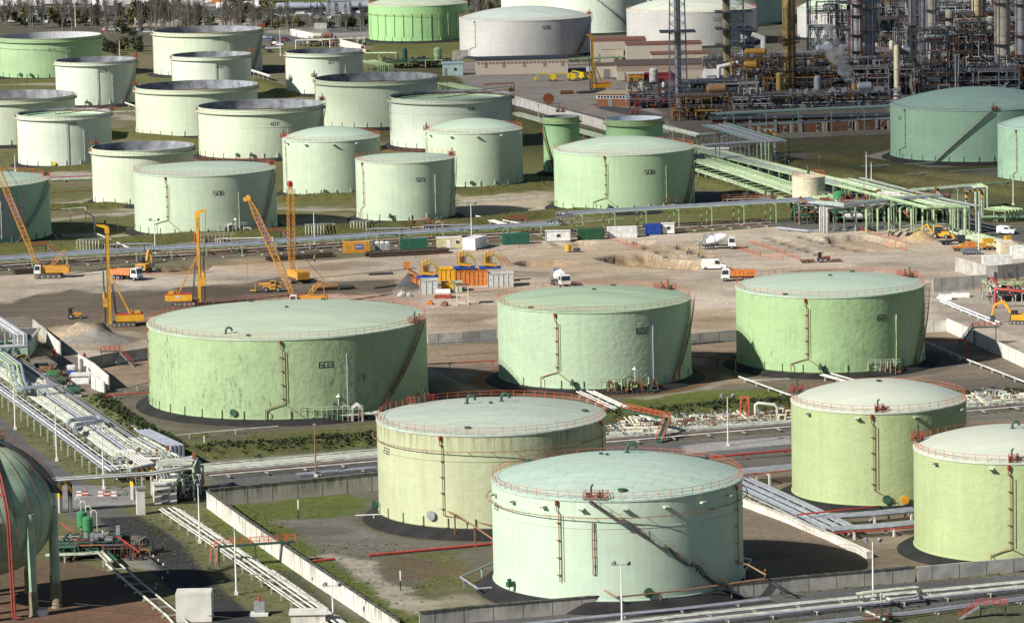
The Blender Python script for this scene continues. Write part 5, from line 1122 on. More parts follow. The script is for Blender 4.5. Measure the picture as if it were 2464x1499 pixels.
for k, (x, y) in enumerate(((1822, 378), (1832, 384), (1842, 384), (1850, 384))): rack('tall pale green pipe drop right of the striped gantry, %s' % ('first', 'second', 'third', 'fourth')[k], [(x, y-40, 8), (x+2, y-42, 8)], [(0, .24, GP)], sup=0, drop='s', name='pipe_drop', cat='pipe')
# --- lamp posts
def lamp(label, xb, yb, yt, kind='plain', m=WHITE, r=.11, band=False):
    p = G(xb, yb); h = (yb-yt)/ppm(p)*1.01; z0 = hz(p.x, p.y); t = thing('street_lamp', label, 'lamp post', (p.x, p.y, z0), group='tall lamp posts')
    MB().tube([(0, 0, -.3), (0, 0, h*.5), (0, 0, h)], [r*1.5, r*1.1, r*.75], 8).build('post', m, t, True); MB().box((0, 0, .25), (.6, .6, .5)).build('base', CONCW, t)
    if kind == 'flood':
        MB().bar((-1.0, 0, h), (1.0, 0, h), .1).build('crossarm', GREYSTEEL, t)
        for s in (-1, 1): MB().tube([(s*.95, .05, h+.35), (s*1.15, -.35, h+.2)], .32, 10).build('floodlight', GREYSTEEL, t)
    elif kind == 'curve': MB().tube([(0, 0, h-.02), (.15, 0, h+.5), (.6, 0, h+.8), (1.2, 0, h+.8)], .07, 6).box((1.5, 0, h+.78), (.7, .25, .12)).build('lamp_head', GREYSTEEL, t)
    else: MB().box((0, -.15, h+.1), (.5, .45, .3)).build('lamp_head', GREYSTEEL, t)
for a in (('white lamp post left of the wide rack, nearest the sphere', 37, 1033, 914), ('white lamp post on the verge above the green sphere', 137, 1109, 984, 'curve'), ('white lamp post behind the pipe bridge over the road', 250, 1176, 1052, 'curve'), ('white lamp post on the grass beside the diagonal pipes', 481, 1306, 1166),
    ('white lamp post with a tilted lamp beside the footbridge', 569, 1430, 1274), ('double floodlight mast at the foot of the white dyke wall', 802, 1500, 1408, 'flood'), ('rusty lamp mast on the pipe bed left of tank 232', 760, 1147, 1022, 'plain', BROWNPIPE), ('double floodlight mast in front of tank 231', 1497, 1502, 1357, 'flood'),
    ('pale floodlight mast in front of the dark shadow at the right', 2101, 1446, 1301, 'flood'), ('rusty white mast above tank 231 beside the pipe bed', 1752, 1073, 955, 'flood', CREAM), ('white lamp post behind the white site cabin', 1135, 580, 492, 'flood'), ('white lamp post right of the red-tipped crane', 757, 592, 511), ('double floodlight mast in front of tank 506', 374, 613, 531, 'flood'),
    ('small lamp post above tank 303', 288, 134, 99), ('lamp post between tanks 310 and 301', 675, 135, 70), ('short white post in front of tank 406', 37, 420, 380), ('lamp post beside the far right road', 2355, 609, 510), ('lamp post left of the weathered tank', 2438, 494, 428), ('left lamp post of the pair beyond the pale road', 2085, 452, 383), ('right lamp post of the pair beyond the pale road', 2097, 452, 409),
    ('rusty post beside the pale road', 1972, 428, 379, 'plain', RUST), ('dark thin post left of the pale road', 1899, 402, 340, 'plain', DARKSTEEL), ('lamp post on the grass in front of the slim tank', 1318, 352, 332), ('white lamp post beside the white wall right of tank 408', 1296, 300, 260), ('floodlight mast in front of tank 508', 1499, 510, 474, 'flood'), ('floodlight mast in front of grey tank 608', 1196, 140, 108, 'flood')):
    lamp(*a)
ORD = ['first', 'second', 'third', 'fourth', 'fifth', 'sixth', 'seventh', 'eighth', 'ninth', 'tenth', 'eleventh', 'twelfth']
for k, (x, b, t_) in enumerate(((8, 40, 2), (50, 14, -8), (60, 48, 17), (88, 30, -2), (141, 31, -3), (182, 65, 15), (248, 35, -6), (470, 62, 30), (497, 62, 38), (567, 62, 40))): lamp('%s pale light mast from the left in the far yard' % ORD[k], x, b, t_, r=.16)
# marker posts
def marker(label, x, y, yt, g=None):
    p = G(x, y); h = (y-yt)/ppm(p); t = thing('marker_post', label, 'post', (p.x, p.y, hz(p.x, p.y)), group=g); MB().box((0, 0, h*.25), (.16, .16, h*.5)).build('lower_band', BLACKP, t); MB().box((0, 0, h*.76), (.2, .2, h*.5)).build('upper_band', WHITE, t)
for a in (('black and white marker post above the dyke wall', 718, 1249, 1202), ('black and white marker post in the rough grass left of tank 231', 964, 1420, 1372), ('marker post in front of tank 507', 743+107, 548, 536), ('marker post below tank 603', 492, 1082, 1049)): marker(*a)
for k in range(13):
    pts = [(247, 1287), (279, 1305), (312, 1316), (345, 1325), (355, 1332), (369, 1345), (381, 1355), (393, 1365), (407, 1374), (404, 1384), (391, 1397), (377, 1413), (374, 1423)]
    marker('%s small striped bollard along the dark road below the sphere' % (ORD+['last'])[k], pts[k][0], pts[k][1], pts[k][1]-11, 'striped bollards along the dark road')
# ------------------------------------------------------------------ building site: cabins, vehicles, cranes, people
def part(b, name, m, t, smooth=False): return b.build(name, m, t, smooth)
def at(px, py, dz=0): p = G(px, py); return (p.x, p.y, hz(p.x, p.y)+dz)
LET = {'A': [[(0,0),(0,1),(.5,1.4),(1,1),(1,0)], [(0,.6),(1,.6)]], 'B': [[(0,0),(0,1.4),(.8,1.4),(1,1.1),(.8,.75),(0,.75)], [(.8,.75),(1,.4),(.8,0),(0,0)]], 'N': [[(0,0),(0,1.4),(1,0),(1,1.4)]], 'D': [[(0,0),(0,1.4),(.7,1.4),(1,1),(1,.4),(.7,0),(0,0)]],
       'O': [[(0,0),(1,0),(1,1.4),(0,1.4),(0,0)]], 'C': [[(1,0),(0,0),(0,1.4),(1,1.4)]], 'T': [[(0,1.4),(1,1.4)], [(.5,1.4),(.5,0)]]}
def letters(txt, o, ux, uy, un, size, m, t, name='lettering'):
    """flat letters: origin, unit vectors along, up, out"""
    b = MB(); o = Vector(o); ux, uy, un = Vector(ux), Vector(uy), Vector(un); w = size*.62
    for k, c in enumerate(txt):
        for l in LET[c]:
            for (a, d), (e, f) in zip(l, l[1:]):
                p = o + ux*(k*size*.85 + a*w) + uy*(d*size/1.4) + un*.05; q = o + ux*(k*size*.85 + e*w) + uy*(f*size/1.4) + un*.05; b.bar(p, q, size*.16, size*.16)
    return b.build(name, m, t)
def container(label, xl, xr, yb, m, h=2.6, d=2.45, yaw=.04, ribs=True, door=None, win=(), name='shipping_container', cat='container', roof=None, trim=None, sign=None, gab=0):
    p = G((xl+xr)/2, yb); L = (xr-xl)/ppm(p)*.99; t = thing(name, label, cat, (p.x, p.y+d/2, hz(p.x, p.y)), yaw)
    b = MB(); b.box((0, 0, h/2+.1), (L, d, h-.1)); part(b, 'body', m, t)
    f = MB(); 
    for sx in (-1, 1):
        for sy in (-1, 1): f.box((sx*(L/2-.06), sy*(d/2-.06), h/2+.08), (.16, .16, h+.02))
    for sy in (-1, 1):
        for z in (.12, h+.04): f.box((0, sy*(d/2-.05), z), (L, .16, .14))
    part(f, 'frame', trim or m, t)
    part(MB().box((0, 0, h+.14), (L+.12, d+.12, .08)), 'roof', roof or m, t)
    if ribs:
        r = MB(); n = int(L/.42)
        for i in range(n):
            x = -L/2+.35+(L-.7)*i/(n-1); r.box((x, -d/2-.02, h/2+.1), (.2, .09, h-.35)); r.box((x, d/2+.02, h/2+.1), (.2, .09, h-.35))
        for s in (-1, 1):
            for i in range(5): r.box((s*(L/2+.02), -d/2+.35+i*(d-.7)/4, h/2+.1), (.09, .2, h-.35))
        part(r, 'corrugation', m, t)
    if door is not None: part(MB().box((door*L/2, -d/2-.03, 1.15), (.9, .07, 2.0)), 'door', WHITE, t)
    for w in win:
        o = part(MB().box((w*L/2, -d/2-.03, 1.6), (1.1, .07, .95)), 'window', WHITE, t); part(MB().box((w*L/2, -d/2-.08, 1.6), (.9, .04, .75)), 'pane', GLASS, o)
    if sign: part(MB().box((L*.1, -d/2-.1, h*.62), (L*.3, .05, h*.42)), 'sign_board', BLUE, t); letters(sign, (L*.1-L*.13, -d/2-.12, h*.62-.18), (1, 0, 0), (0, 0, 1), (0, -1, 0), L*.26/5.1, WHITE, t)
    return t
CG = mat('container_green', (.03, .13, .085), .5, dirt=.1); CBL = mat('container_blue', (.02, .07, .33), .5)
container('amber ribbed container with a blue company sign', 825, 890, 609, AMBER, sign='ABANDO'); container('dark green ribbed container with small white plate, right of the toilets', 962, 1027, 601, CG); container('cream site cabin with a white door and window', 1050, 1112, 598, mat('cabin_cream', (.55, .50, .30), .6), ribs=False, door=-.05, win=(.65,), name='site_cabin', cat='cabin', roof=WHITE)
container('plain white box cabin turned with its end towards the camera', 1126, 1160, 602, WHITE, d=7, h=2.8, ribs=False, yaw=-.45, name='site_cabin', cat='cabin', win=()); container('dark green container left of the first white cabin', 1209, 1273, 589, CG, yaw=.1); container('white site cabin with a small window between two green containers', 1313, 1374, 582, WHITE, ribs=False, win=(0,), name='site_cabin', cat='cabin', trim=BLACKP)
container('dark green container with rust marks between white cabin and white container', 1390, 1454, 577.5, mat('container_deep_green', (.02, .10, .05), .5, dirt=.35)); container('white ribbed container left of the blue one', 1462, 1533, 573, WHITE); container('bright blue container beside a small white cabin', 1553, 1591, 566, CBL); container('small white cabin with a window, right of the blue container', 1592, 1624, 564, WHITE, ribs=False, win=(0,), name='site_cabin', cat='cabin', trim=BLACKP)
container('white ribbed container above the unfinished wall at the right', 2365, 2436, 648, WHITE, h=3); container('cream ribbed container at the right edge', 2406, 2440, 615, CREAM, d=6, h=3); container('white container cut by the right edge', 2434, 2500, 623, WHITE, h=2.8, ribs=False)
for k in range(3):
    p = at(908+k*12, 604); t = thing('portable_toilet', 'grey portable toilet, %s of three beside the amber container' % ('left', 'middle', 'right')[k], 'toilet', p, group='row of portable toilets'); part(MB().box((0, 0, 1.1), (1.1, 1.1, 2.2)), 'body', mat('toilet_grey', (.38, .42, .42), .5), t); part(MB().rev([(.0, 2.5), (.5, 2.4), (.62, 2.2)], 8), 'roof', WHITE, t); part(MB().box((0, -.57, 1.0), (.7, .05, 1.8)), 'door', GREYSTEEL, t)
# bundles and pipes on the ground
def bundle(label, a, b, n, r, m, name='pipe_stack', layers=2):
    A, B = G(*a), G(*b); o = Vector((A.x, A.y, hz(A.x, A.y))); t = thing(name, label, 'pipes', o); d = (B-A); s = Vector((d.y, -d.x, 0)).normalized()
    for l in range(layers):
        for i in range(n-l): q = s*((i-(n-l-1)/2)*2.1*r) + Vector((0, 0, r+l*1.75*r)); j = random.uniform(0, .04); part(MB().tube([d*j+q, d*(1-j*.8)+q], r, 8), 'pipe', m, t, True)
bundle('long stack of dark steel pipes in front of the amber container', (880, 618), (1080, 608), 7, .32, mat('steel_dark_brown', (.06, .042, .032), .8, var=.3)); bundle('second stack of dark pipes behind the red-tipped crane', (640, 628), (800, 617), 5, .3, mat('steel_dark_brown', (0, 0, 0))); bundle('flat stack of dark planks left of the leaning crane', (32, 660), (92, 655), 4, .3, mat('steel_dark_brown', (0, 0, 0)))
bundle('single dark pipe lying on the site left of the slurry plant', (886, 663), (947, 660), 1, .3, DARKSTEEL, layers=1); bundle('thin dark pipe lying left of the gravel heap', (898, 695), (965, 687), 1, .2, DARKSTEEL, layers=1); bundle('rusty wide steel casing lying behind tank 603', (752, 700), (812, 696), 1, .8, mat('casing_rust', (.30, .17, .08), .8, dirt=.5), 'steel_casing', 1); bundle('dark casings lying right of the rusty casing', (812, 697), (850, 694), 2, .5, DARKSTEEL, 'steel_casing', 1); bundle('brown beam in the far yard beside the drilling rig', (1348, 227), (1380, 226), 2, .6, RUST, 'steel_casing', 1); bundle('dark mats under the drilling rig of the far yard', (1390, 226), (1465, 222), 3, .4, DARKSTEEL, 'steel_casing', 1)
# --- wheels, tracks
def wheel(t, x, y, r, w=.3, m=TYRE):
    o = part(MB().tube([(x, y-w/2, r), (x, y+w/2, r)], r, 14), 'wheel', m, t); part(MB().tube([(x, y-w/2-.02, r), (x, y+w/2+.02, r)], r*.5, 10), 'rim', GREYSTEEL, o)
def tracks(t, L, W, r=.45, w=.65, m=None):
    for s in (-1, 1):
        pts = [(L/2*cos(a)*1 if 0 else (L/2-r)*(1 if cos(a) > 0 else -1) + r*cos(a), r + r*sin(a)) for a in [i*PI/6-PI/2+.001 for i in range(12)]]
        o = part(MB().side([(x, z) for x, z in pts], s*W/2-w/2, s*W/2+w/2), 'track', m or mat('track_mud', (.10, .085, .065), .9), t)
        for k in range(5): part(MB().tube([(-L/2+r+k*(L-2*r)/4, s*W/2-w/2-.03, r), (-L/2+r+k*(L-2*r)/4, s*W/2+w/2+.03, r)], r*.55, 10), 'roller', GREYSTEEL, o)
def cab(t, x, y, z, l=1.5, w=1.6, h=1.7, m=WHITE, name='cab', fr=.25):
    o = part(MB().side([(x-l/2, z), (x+l/2, z), (x+l/2, z+h*.35), (x+l/2-fr, z+h), (x-l/2, z+h)], y-w/2, y+w/2), name, m, t)
    part(MB().side([(x-l/2+.25, z+h*.42), (x+l/2-.18, z+h*.42), (x+l/2-fr-.12, z+h*.9), (x-l/2+.25, z+h*.9)], y-w/2-.03, y+w/2+.03), 'side_window', GLASS, o)
    part(MB().quad((x+l/2+.012-.0, y-w/2+.12, z+h*.42), (x+l/2+.012, y+w/2-.12, z+h*.42), (x+l/2-fr*.85+.012, y+w/2-.12, z+h*.9), (x+l/2-fr*.85+.012, y-w/2+.12, z+h*.9)), 'windscreen', GLASS, o); return o
def dump_truck(label, px, py, yaw, m):
    t = thing('dump_truck', label, 'truck', at(px, py), yaw)
    part(MB().box((0, 0, .95), (7.6, .9, .35)), 'chassis', DARKSTEEL, t)
    cab(t, 3.0, 0, .85, 2.0, 2.4, 2.1, WHITE); part(MB().box((4.02, 0, .75), (.2, 2.4, .5)), 'bumper', GREYSTEEL, t)
    b = MB(); b.side([(-3.9, 1.25), (1.7, 1.25), (1.7, 2.7), (2.1, 3.0), (1.6, 2.95), (1.4, 1.45), (-3.6, 1.45), (-3.9, 2.5), (-4.15, 2.5)], -1.2, 1.2)
    for s in (-1, 1): b.side([(-4.0, 1.25), (1.7, 1.25), (1.7, 2.75), (-4.1, 2.55)], s*1.2-.05, s*1.2+.05)
    for x in (-3.2, -2.2, -1.2, -.2, .8):
        for s in (-1, 1): b.box((x, s*1.28, 1.95), (.15, .1, 1.2))
    part(b, 'tipper_body', m, t)
    for x in (3.0, -1.6, -3.0):
        for s in (-1, 1): wheel(t, x, s*1.05, .52)
    for s in (-1, 1): part(MB().box((4.13, s*.9, .8), (.05, .35, .2)), 'headlight', WHITE, t)
    return t
dump_truck('white-cabbed dump truck with orange-brown tipper beside the left rig', 305, 673, -.55, mat('tipper_rust', (.62, .22, .08), .6, dirt=.3)); dump_truck('white-cabbed dump truck with bright orange tipper above tank 601', 1776, 676, PI-.05, ORANGEBIN)
def mixer(label, px, py, yaw):
    t = thing('concrete_mixer_truck', label, 'concrete mixer', at(px, py), yaw)
    part(MB().box((-.4, 0, .95), (8.2, .9, .35)), 'chassis', DARKSTEEL, t); cab(t, 3.2, 0, .85, 1.9, 2.4, 2.1, WHITE)
    M = Matrix.Rotation(rad(-14), 3, 'Y'); b = MB(); prof = [(0, -2.7), (.65, -2.7), (1.2, -1.4), (1.25, .6), (.75, 2.2), (.4, 2.5), (0, 2.5)]; b.rev(prof, 16)
    v = [Matrix.Rotation(rad(-90-14), 3, 'Y') @ Vector(q) + Vector((-.8, 0, 2.5)) for q in b.v]; b.v = [tuple(q) for q in v]
    o = part(b, 'drum', WHITE, t, True); s = MB()
    for k in range(14):
        a = k*.55; s.box(Vector((-.8 - (k-7)*.22, 1.22*sin(a), 2.5+1.22*cos(a)*.98+(k-7)*.05)), (.5, .3, .12))
    part(s, 'blue_stripes', BLUE, o)
    part(MB().tube([(-3.6, 0, 3.2), (-4.4, -.2, 2.2), (-6.2, -.5, .8)], .22, 6), 'chute', GREYSTEEL, t); part(MB().box((-3.6, 0, 3.3), (.9, 1.2, .8)), 'hopper', GREYSTEEL, t)
    for x in (3.1, -1.8, -3.1):
        for q in (-1, 1): wheel(t, x, q*1.05, .52)
    for q in (-1, 1): part(MB().box((4.17, q*.9, .85), (.05, .35, .2)), 'headlight', WHITE, t)
mixer('white concrete mixer truck pouring from its chute beside the trenches', 1731, 599, -.08); mixer('white concrete mixer truck facing the camera behind tank 602', 1348, 688, -1.25)
def van(label, px, py, yaw, m=WHITE, L=5.4, h=2.5, name='delivery_van', cat='van', pick=0, rack_=False):
    t = thing(name, label, cat, at(px, py), yaw)
    if not pick: prof = [(-L/2, .35), (L/2, .35), (L/2, 1.1), (L/2-.9, 1.35), (L/2-1.7, h), (-L/2+.1, h), (-L/2, h-.3)]
    else: prof = [(-L/2, .35), (L/2, .35), (L/2, .95), (L/2-1.1, 1.1), (L/2-1.8, h), (-L/2+pick, h), (-L/2, 1.05)]
    b = part(MB().side(prof, -.95, .95), 'body', m, t); z1 = 1.15 if pick else 1.35
    part(MB().quad((L/2-.86, -.8, z1+.06), (L/2-.86, .8, z1+.06), (L/2-1.64, .8, h-.12), (L/2-1.64, -.8, h-.12)), 'windscreen', GLASS, b)
    part(MB().side([(L/2-1.25, z1), (L/2-2.7, z1), (L/2-2.7, h-.25), (L/2-1.75, h-.25)], -.97, .97), 'side_window', GLASS, b)
    if pick: part(MB().side([(L/2-2.85, z1), (-L/2+pick+.1, z1), (-L/2+pick+.15, h-.25), (L/2-2.85, h-.25)], -.965, .965), 'rear_side_window', GLASS, b)
    for x in (L/2-1, -L/2+1):
        for s in (-1, 1): wheel(t, x, s*.85, .36, .24)
    for s in (-1, 1): part(MB().box((L/2+.01, s*.7, .85), (.05, .3, .18)), 'headlight', WHITE, t)
    part(MB().box((L/2+.02, 0, .5), (.1, 1.9, .25)), 'bumper', BLACKP, t)
    return t
van('white panel van with a green rear corner near the mixer', 1718, 648, -.1, L=6); van('white van driving on the far right road', 2422, 563, -.5, L=4.8, h=2.1); van('grey estate car parked at the orange machines', 2336, 612, 0, mat('car_grey', (.16, .18, .22), .3), 4.6, 1.5, 'parked_car', 'car', .7)
van('silver car beside the cream building in the far yard', 1474, 183, 2.8, mat('car_silver', (.45, .46, .46), .3), 4.3, 1.45, 'parked_car', 'car', .6); van('white van beside the corner of the far cream building', 1417, 174, 1.6, WHITE, 4.6, 2.0)
def letters_side(t, x, y, z, txt, size, m): letters(txt, (x, y, z), (1, 0, 0), (0, 0, 1), (0, -1, 0), size, m, t)
def excavator(label, px, py, yaw, m, txt=None, s=1.0, back=False):
    t = thing('excavator', label, 'excavator', at(px, py), yaw); tracks(t, 4.2*s, 2.6*s)
    part(MB().box((-.5, 0, 1.55), (4.2, 2.6, 1.2)).side([(-2.6, 1.0), (-2.2, 1.0), (-2.2, 2.3), (-2.5, 2.2)], -1.3, 1.3), 'body', m, t); cab(t, 1.0, .7, 1.0, 1.6, 1.1, 2.0, BLACKP)
    part(MB().bar((1.2, -.2, 1.6), (3.4, -.2, 4.9), .45, .6).bar((3.4, -.2, 4.9), (5.4, -.2, 4.0), .4, .5), 'boom', m, t); part(MB().bar((5.4, -.2, 4.0), (5.9, -.2, 1.7), .32, .42), 'stick', m, t); part(MB().side([(5.6, 1.7), (6.2, 1.7), (6.2, .7), (5.2, .5), (5.1, 1.2)], -.75, .35), 'bucket', DARKSTEEL, t)
    part(MB().tube([(2.2, -.2, 1.9), (3.0, -.2, 3.9)], .1, 6), 'ram', GREYSTEEL, t)
    if txt: part(MB().box((-2.62, 0, 1.6), (.04, 1.5, .6)), 'plate', BLACKP, t); letters(txt, (-2.62, .55, 1.42), (0, -1, 0), (0, 0, 1), (-1, 0, 0), .42, WHITE, t)
excavator('yellow excavator with raised boom seen from behind, beside the dump truck', 346, 655, 1.35, AMBER, 'CAT'); excavator('small yellow excavator at the right edge below the red pipe', 2452, 779, 2.9, YELLOW, None)
def backhoe(label, px, py, yaw):
    t = thing('backhoe_loader', label, 'backhoe', at(px, py), yaw); part(MB().side([(-1.8, .7), (2.0, .7), (2.6, 1.1), (2.5, 1.7), (.6, 1.9), (-1.8, 1.5)], -.7, .7), 'body', YELLOW, t)
    cab(t, -.4, 0, 1.4, 1.7, 1.5, 1.7, BLACKP); part(MB().box((-.5, 0, 3.15), (2.0, 1.7, .12)), 'cab_roof', YELLOW, t)
    part(MB().bar((-2, 0, 1.2), (-3.4, 0, 3.6), .3, .45).bar((-3.4, 0, 3.6), (-5.2, 0, 2.3), .28, .35), 'rear_boom', YELLOW, t); part(MB().side([(-5.0, 2.2), (-5.6, 2.0), (-5.8, 1.0), (-5.1, 1.3)], -.4, .4), 'rear_bucket', DARKSTEEL, t); part(MB().bar((2.2, 0, 1.2), (3.6, 0, .7), 1.2, .2), 'loader_arms', YELLOW, t); part(MB().side([(3.5, .2), (4.3, .2), (4.0, .5), (3.8, 1.2), (3.5, 1.1)], -1.2, 1.2), 'front_bucket', YELLOW, t)
    for s in (-1, 1): wheel(t, -1.1, s*.95, .75, .4); wheel(t, 1.8, s*.9, .55, .35)
backhoe('yellow backhoe loader digging beside the spoil heap', 2262, 574, -.35)
def tractor(label, px, py, yaw, m=mat('tractor_brown', (.22, .07, .04), .6)):
    t = thing('compact_tractor', label, 'tractor', at(px, py), yaw); part(MB().box((.7, 0, 1.0), (1.8, .8, .8)).box((-.7, 0, .9), (1.4, 1.0, .5)), 'body', m, t); part(MB().bar((-.9, 0, 1.1), (-1.0, 0, 2.4), .9, .1).bar((-1, 0, 2.4), (0, 0, 2.4), 1, .08), 'roll_bar', BLACKP, t); py > 700 or part(MB().box((-4, 0, .5), (3.4, 1.6, .5)), 'trailer', RUST, t)
    for s in (-1, 1): wheel(t, -.9, s*.8, .65, .35); wheel(t, 1.3, s*.7, .42, .28); py > 700 or wheel(t, -4.2, s*.85, .35)
    py > 700 or part(MB().box((3.2, 0, .45), (2.0, 1.8, .3)), 'front_tool', RUST, t)
tractor('dark red tractor with a trailer beside the small trenches', 1982, 631, .1); tractor('small yellow machine on the mud left of the left rig', 180, 767, 0.1, AMBER)
def lattice(b, p, q, w0, w1, n, cw=.09, dw=.055, up=None):
    p, q = Vector(p), Vector(q); d = (q-p).normalized(); s = Vector(up or (0, 0, 1)).cross(d).normalized() if abs(d.z) < .99 else Vector((1, 0, 0)); u = d.cross(s)
    def c(f, i): w = (w0+(w1-w0)*min(1, f*4))/2 if f < .25 else w1/2*(1 if f < .85 else 1-(f-.85)*4); return p+(q-p)*f + s*w*(1, -1, -1, 1)[i] + u*w*(1, 1, -1, -1)[i]
    for k in range(n):
        f, g = k/n, (k+1)/n
        for i in range(4): b.bar(c(f, i), c(g, i), cw); b.bar(c(f, i), c(g, (i+1) % 4) if k % 2 else c(g, (i+1) % 4), dw)
        for i in range(4): b.bar(c(g, i), c(g, (i+1) % 4), dw)
def crawler_crane(label, px, py, yaw, blen, bang, m=AMBER, text=False, text_f=.45, bw=1.3, swing=0, tip=None, gantry=True, cabc=WHITE, flip=False):
    """boom in the local x-z plane"""
    t = thing('crawler_crane', label, 'crane', at(px, py), yaw); tracks(t, 6.6, 4.2, .55, .8)
    part(MB().box((-1.2, 0, 2.1), (6.6, 2.8, 1.6)), 'engine_house', m, t); part(MB().box((-4.7, 0, 1.9), (.9, 3.2, 1.7)), 'counterweight', m, t); cab(t, 2.6, -1.5 if not flip else 1.5, 1.3, 1.7, 1.2, 2.0, cabc)
    part(MB().box((-1.6, -1.42, 2.2), (.9, .05, .5)), 'panel_sign', mat('sign_lilac', (.5, .45, .65), .5), t)
    f = Vector((2.3, 0, 1.8)); e = f + Vector((cos(bang), 0, sin(bang)))*blen; b = MB(); lattice(b, f, e, .5, bw, max(14, int(blen/1.15)), .13, .07, up=(0, 1, 0)); bo = part(b, 'boom', m, t)
    part(MB().tube([e+Vector((.2, -.4, .3)), e+Vector((.2, .4, .3))], .55, 12).tube([e+Vector((.9, -.4, -.1)), e+Vector((.9, .4, -.1))], .5, 12).box(e, (.8, 1.0, .9)), 'boom_head', tip or m, t)
    if gantry:
        g = MB(); a = Vector((-.6, 0, 2.8)); h = a+Vector((-3.6, 0, 4.0)); lattice(g, a, h, .5, .8, 5, .1, .06, up=(0, 1, 0)); g.bar(h, (-4.4, 0, 2.7), .12); part(g, 'gantry', m, t)
        c = MB()
        for y in (-.4, .4): c.bar(h+Vector((0, y, 0)), e+Vector((-.3, y*.8, 0)), .05)
        part(c, 'pendant_cable', DARKSTEEL, t)
    c = MB(); c.bar(e+Vector((.9, 0, -.5)), Vector((e.x+.9, 0, 6)), .05); part(c, 'hoist_cable', DARKSTEEL, t)
    if text:
        d = (e-f).normalized(); u = Vector((-d.z, 0, d.x)); y = -bw/2-.12 if not flip else -bw/2-.12; c0 = f+(e-f)*text_f; n = Vector((0, -1, 0)); L = 6.2
        pb = MB(); q = [c0 - d*.7 - u*.62, c0 + d*L - u*.62, c0 + d*L + u*.62, c0 - d*.7 + u*.62]; q = [v + Vector((0, y, 0)) for v in q]; pb.add(q + [v+Vector((0, .06, 0)) for v in q], [(0, 1, 2, 3), (7, 6, 5, 4), (1, 0, 4, 5), (2, 1, 5, 6), (3, 2, 6, 7), (0, 3, 7, 4)]); s = part(pb, 'sign_board', mat('sign_blue', (.10, .13, .33), .5), bo)
        letters('ABANDO', c0 + d*L*.98 - u*.38 + Vector((0, y-.04, 0)), -d, u if 0 else -(-u), n, 1.0, WHITE, s)
    return t
def solve_boom(px, py, yaw, tx, ty, z0=1.8):
    """length and slope of a boom in the vertical plane through yaw that reaches print point tx,ty"""
    p = Vector(at(px, py)); best = None; ux = Vector((cos(yaw), sin(yaw), 0))
    for L in np.arange(8, 60, .5):
        for a in np.arange(.5, 1.6, .015):
            q = PR(p + ux*(2.3+L*cos(a)) + Vector((0, 0, z0+L*sin(a)))); e = (q[0]-tx)**2+(q[1]-ty)**2
            if best is None or e < best[0]: best = (e, L, a)
    return best[1], best[2]
Ls = solve_boom(118, 668, PI, -30, 352); c1 = crawler_crane('yellow crawler crane with lettered boom leaning out over the left edge', 118, 668, PI, *Ls, text=True, text_f=.42, flip=True)
Ls = solve_boom(735, 742, PI-.05, 598, 480); crawler_crane('yellow crawler crane with lettered blue boom panel, base hidden by tank 603', 735, 742, PI-.05, *Ls, text=True, text_f=.58, bw=1.3, flip=True)
Ls = solve_boom(712, 678, 2.0, 700, 445); crawler_crane('yellow crane with upright lattice boom and red tip', 712, 678, 2.0, *Ls, tip=RED, gantry=False, bw=1.4)
def rig(label, px, py, ytop, yaw, mx=3.0, sc=1.0, front=1):
    p = Vector(at(px, py)); t = thing('piling_rig', label, 'drilling rig', p, yaw); tracks(t, 5.2, 3.4, .5, .75)
    part(MB().box((-1.4, 0, 1.9), (6.2, 2.9, 1.5)), 'machine_house', YELLOW, t); part(MB().box((-1.4, 0, 2.72), (6.3, 3.0, .12)), 'red_edge', RED, t); part(MB().box((-1.4, -1.48, 2.0), (.9, .05, .5)), 'panel_sign', mat('sign_lilac', (0, 0, 0)), t)
    top = p + Matrix.Rotation(yaw, 3, 'Z') @ Vector((mx, 0, 0)); h = (PR(top)[1]-ytop)/ppm(top)*1.01
    part(MB().box((mx, 0, .6+(h-2)/2), (.7, .75, h-2)), 'mast', mat('mast_yellow', (.62, .33, .03), .5, dirt=.6, scale=.5), t); part(MB().box((mx+.38, 0, .6+(h-2)/2), (.08, .8, h-2.4)), 'mast_guide', DARKSTEEL, t)
    part(MB().box((mx, 0, h-1.2), (1.0, 1.0, 1.2)).side([(mx-.4, h-.9), (mx+2.2, h-.1), (mx+2.4, h+.3), (mx+.2, h), (mx-.4, h-.3)], -.4, .4), 'mast_head', YELLOW, t)
    for s in (-1, 1): part(MB().bar((-1.5, s*.8, 2.7), (mx-.3, s*.3, h*.52), .28), 'back_stay', AMBER, t)
    part(MB().tube([(mx+1.1, 0, .4), (mx+1.1, 0, h*.55)], .16, 6), 'kelly_bar', DARKSTEEL, t); a = MB()
    for k in range(10): a.cyl((mx+1.1, 0, 1.0+k*.42), .42, .1, 10)
    part(a, 'auger', RUST, t); part(MB().box((mx+.9, 0, 5.4), (1.1, .9, 2.0)).cyl((mx+1.1, 0, 6.4), .35, 1.3, 10), 'rotary_drive', AMBER, t)
    c = MB()
    for y in (-.5, 0, .5): c.bar((mx+2.0, y*.4, h-.2), (mx+1.15, y, 7), .045)
    for k in range(5): c.bar((mx-1+k*.12, -.6, h*.42), (mx-1.6+k*.1, -.6, 2.6), .07)
    part(c, 'cable', DARKSTEEL, t); part(MB().side([(-3.9, 2.8), (-2.4, 2.8), (-2.4, 3.3), (-3.6, 3.4)], -.9, .9).tube([(-1.9, -.5, 2.8), (-1.9, -.5, 3.7)], .12, 6), 'exhaust_cover', AMBER, t)
rig('tall yellow piling rig with its mast left of its house, on the mud', 298, 784, 543, PI+.1); rig('tall yellow piling rig behind tank 603 with a hammer on its right', 446, 734, 508, -.02, mx=3.4); rig('orange-brown piling rig in the far yard by the cream buildings', 1440, 219, 86, PI+.2, mx=2.0)
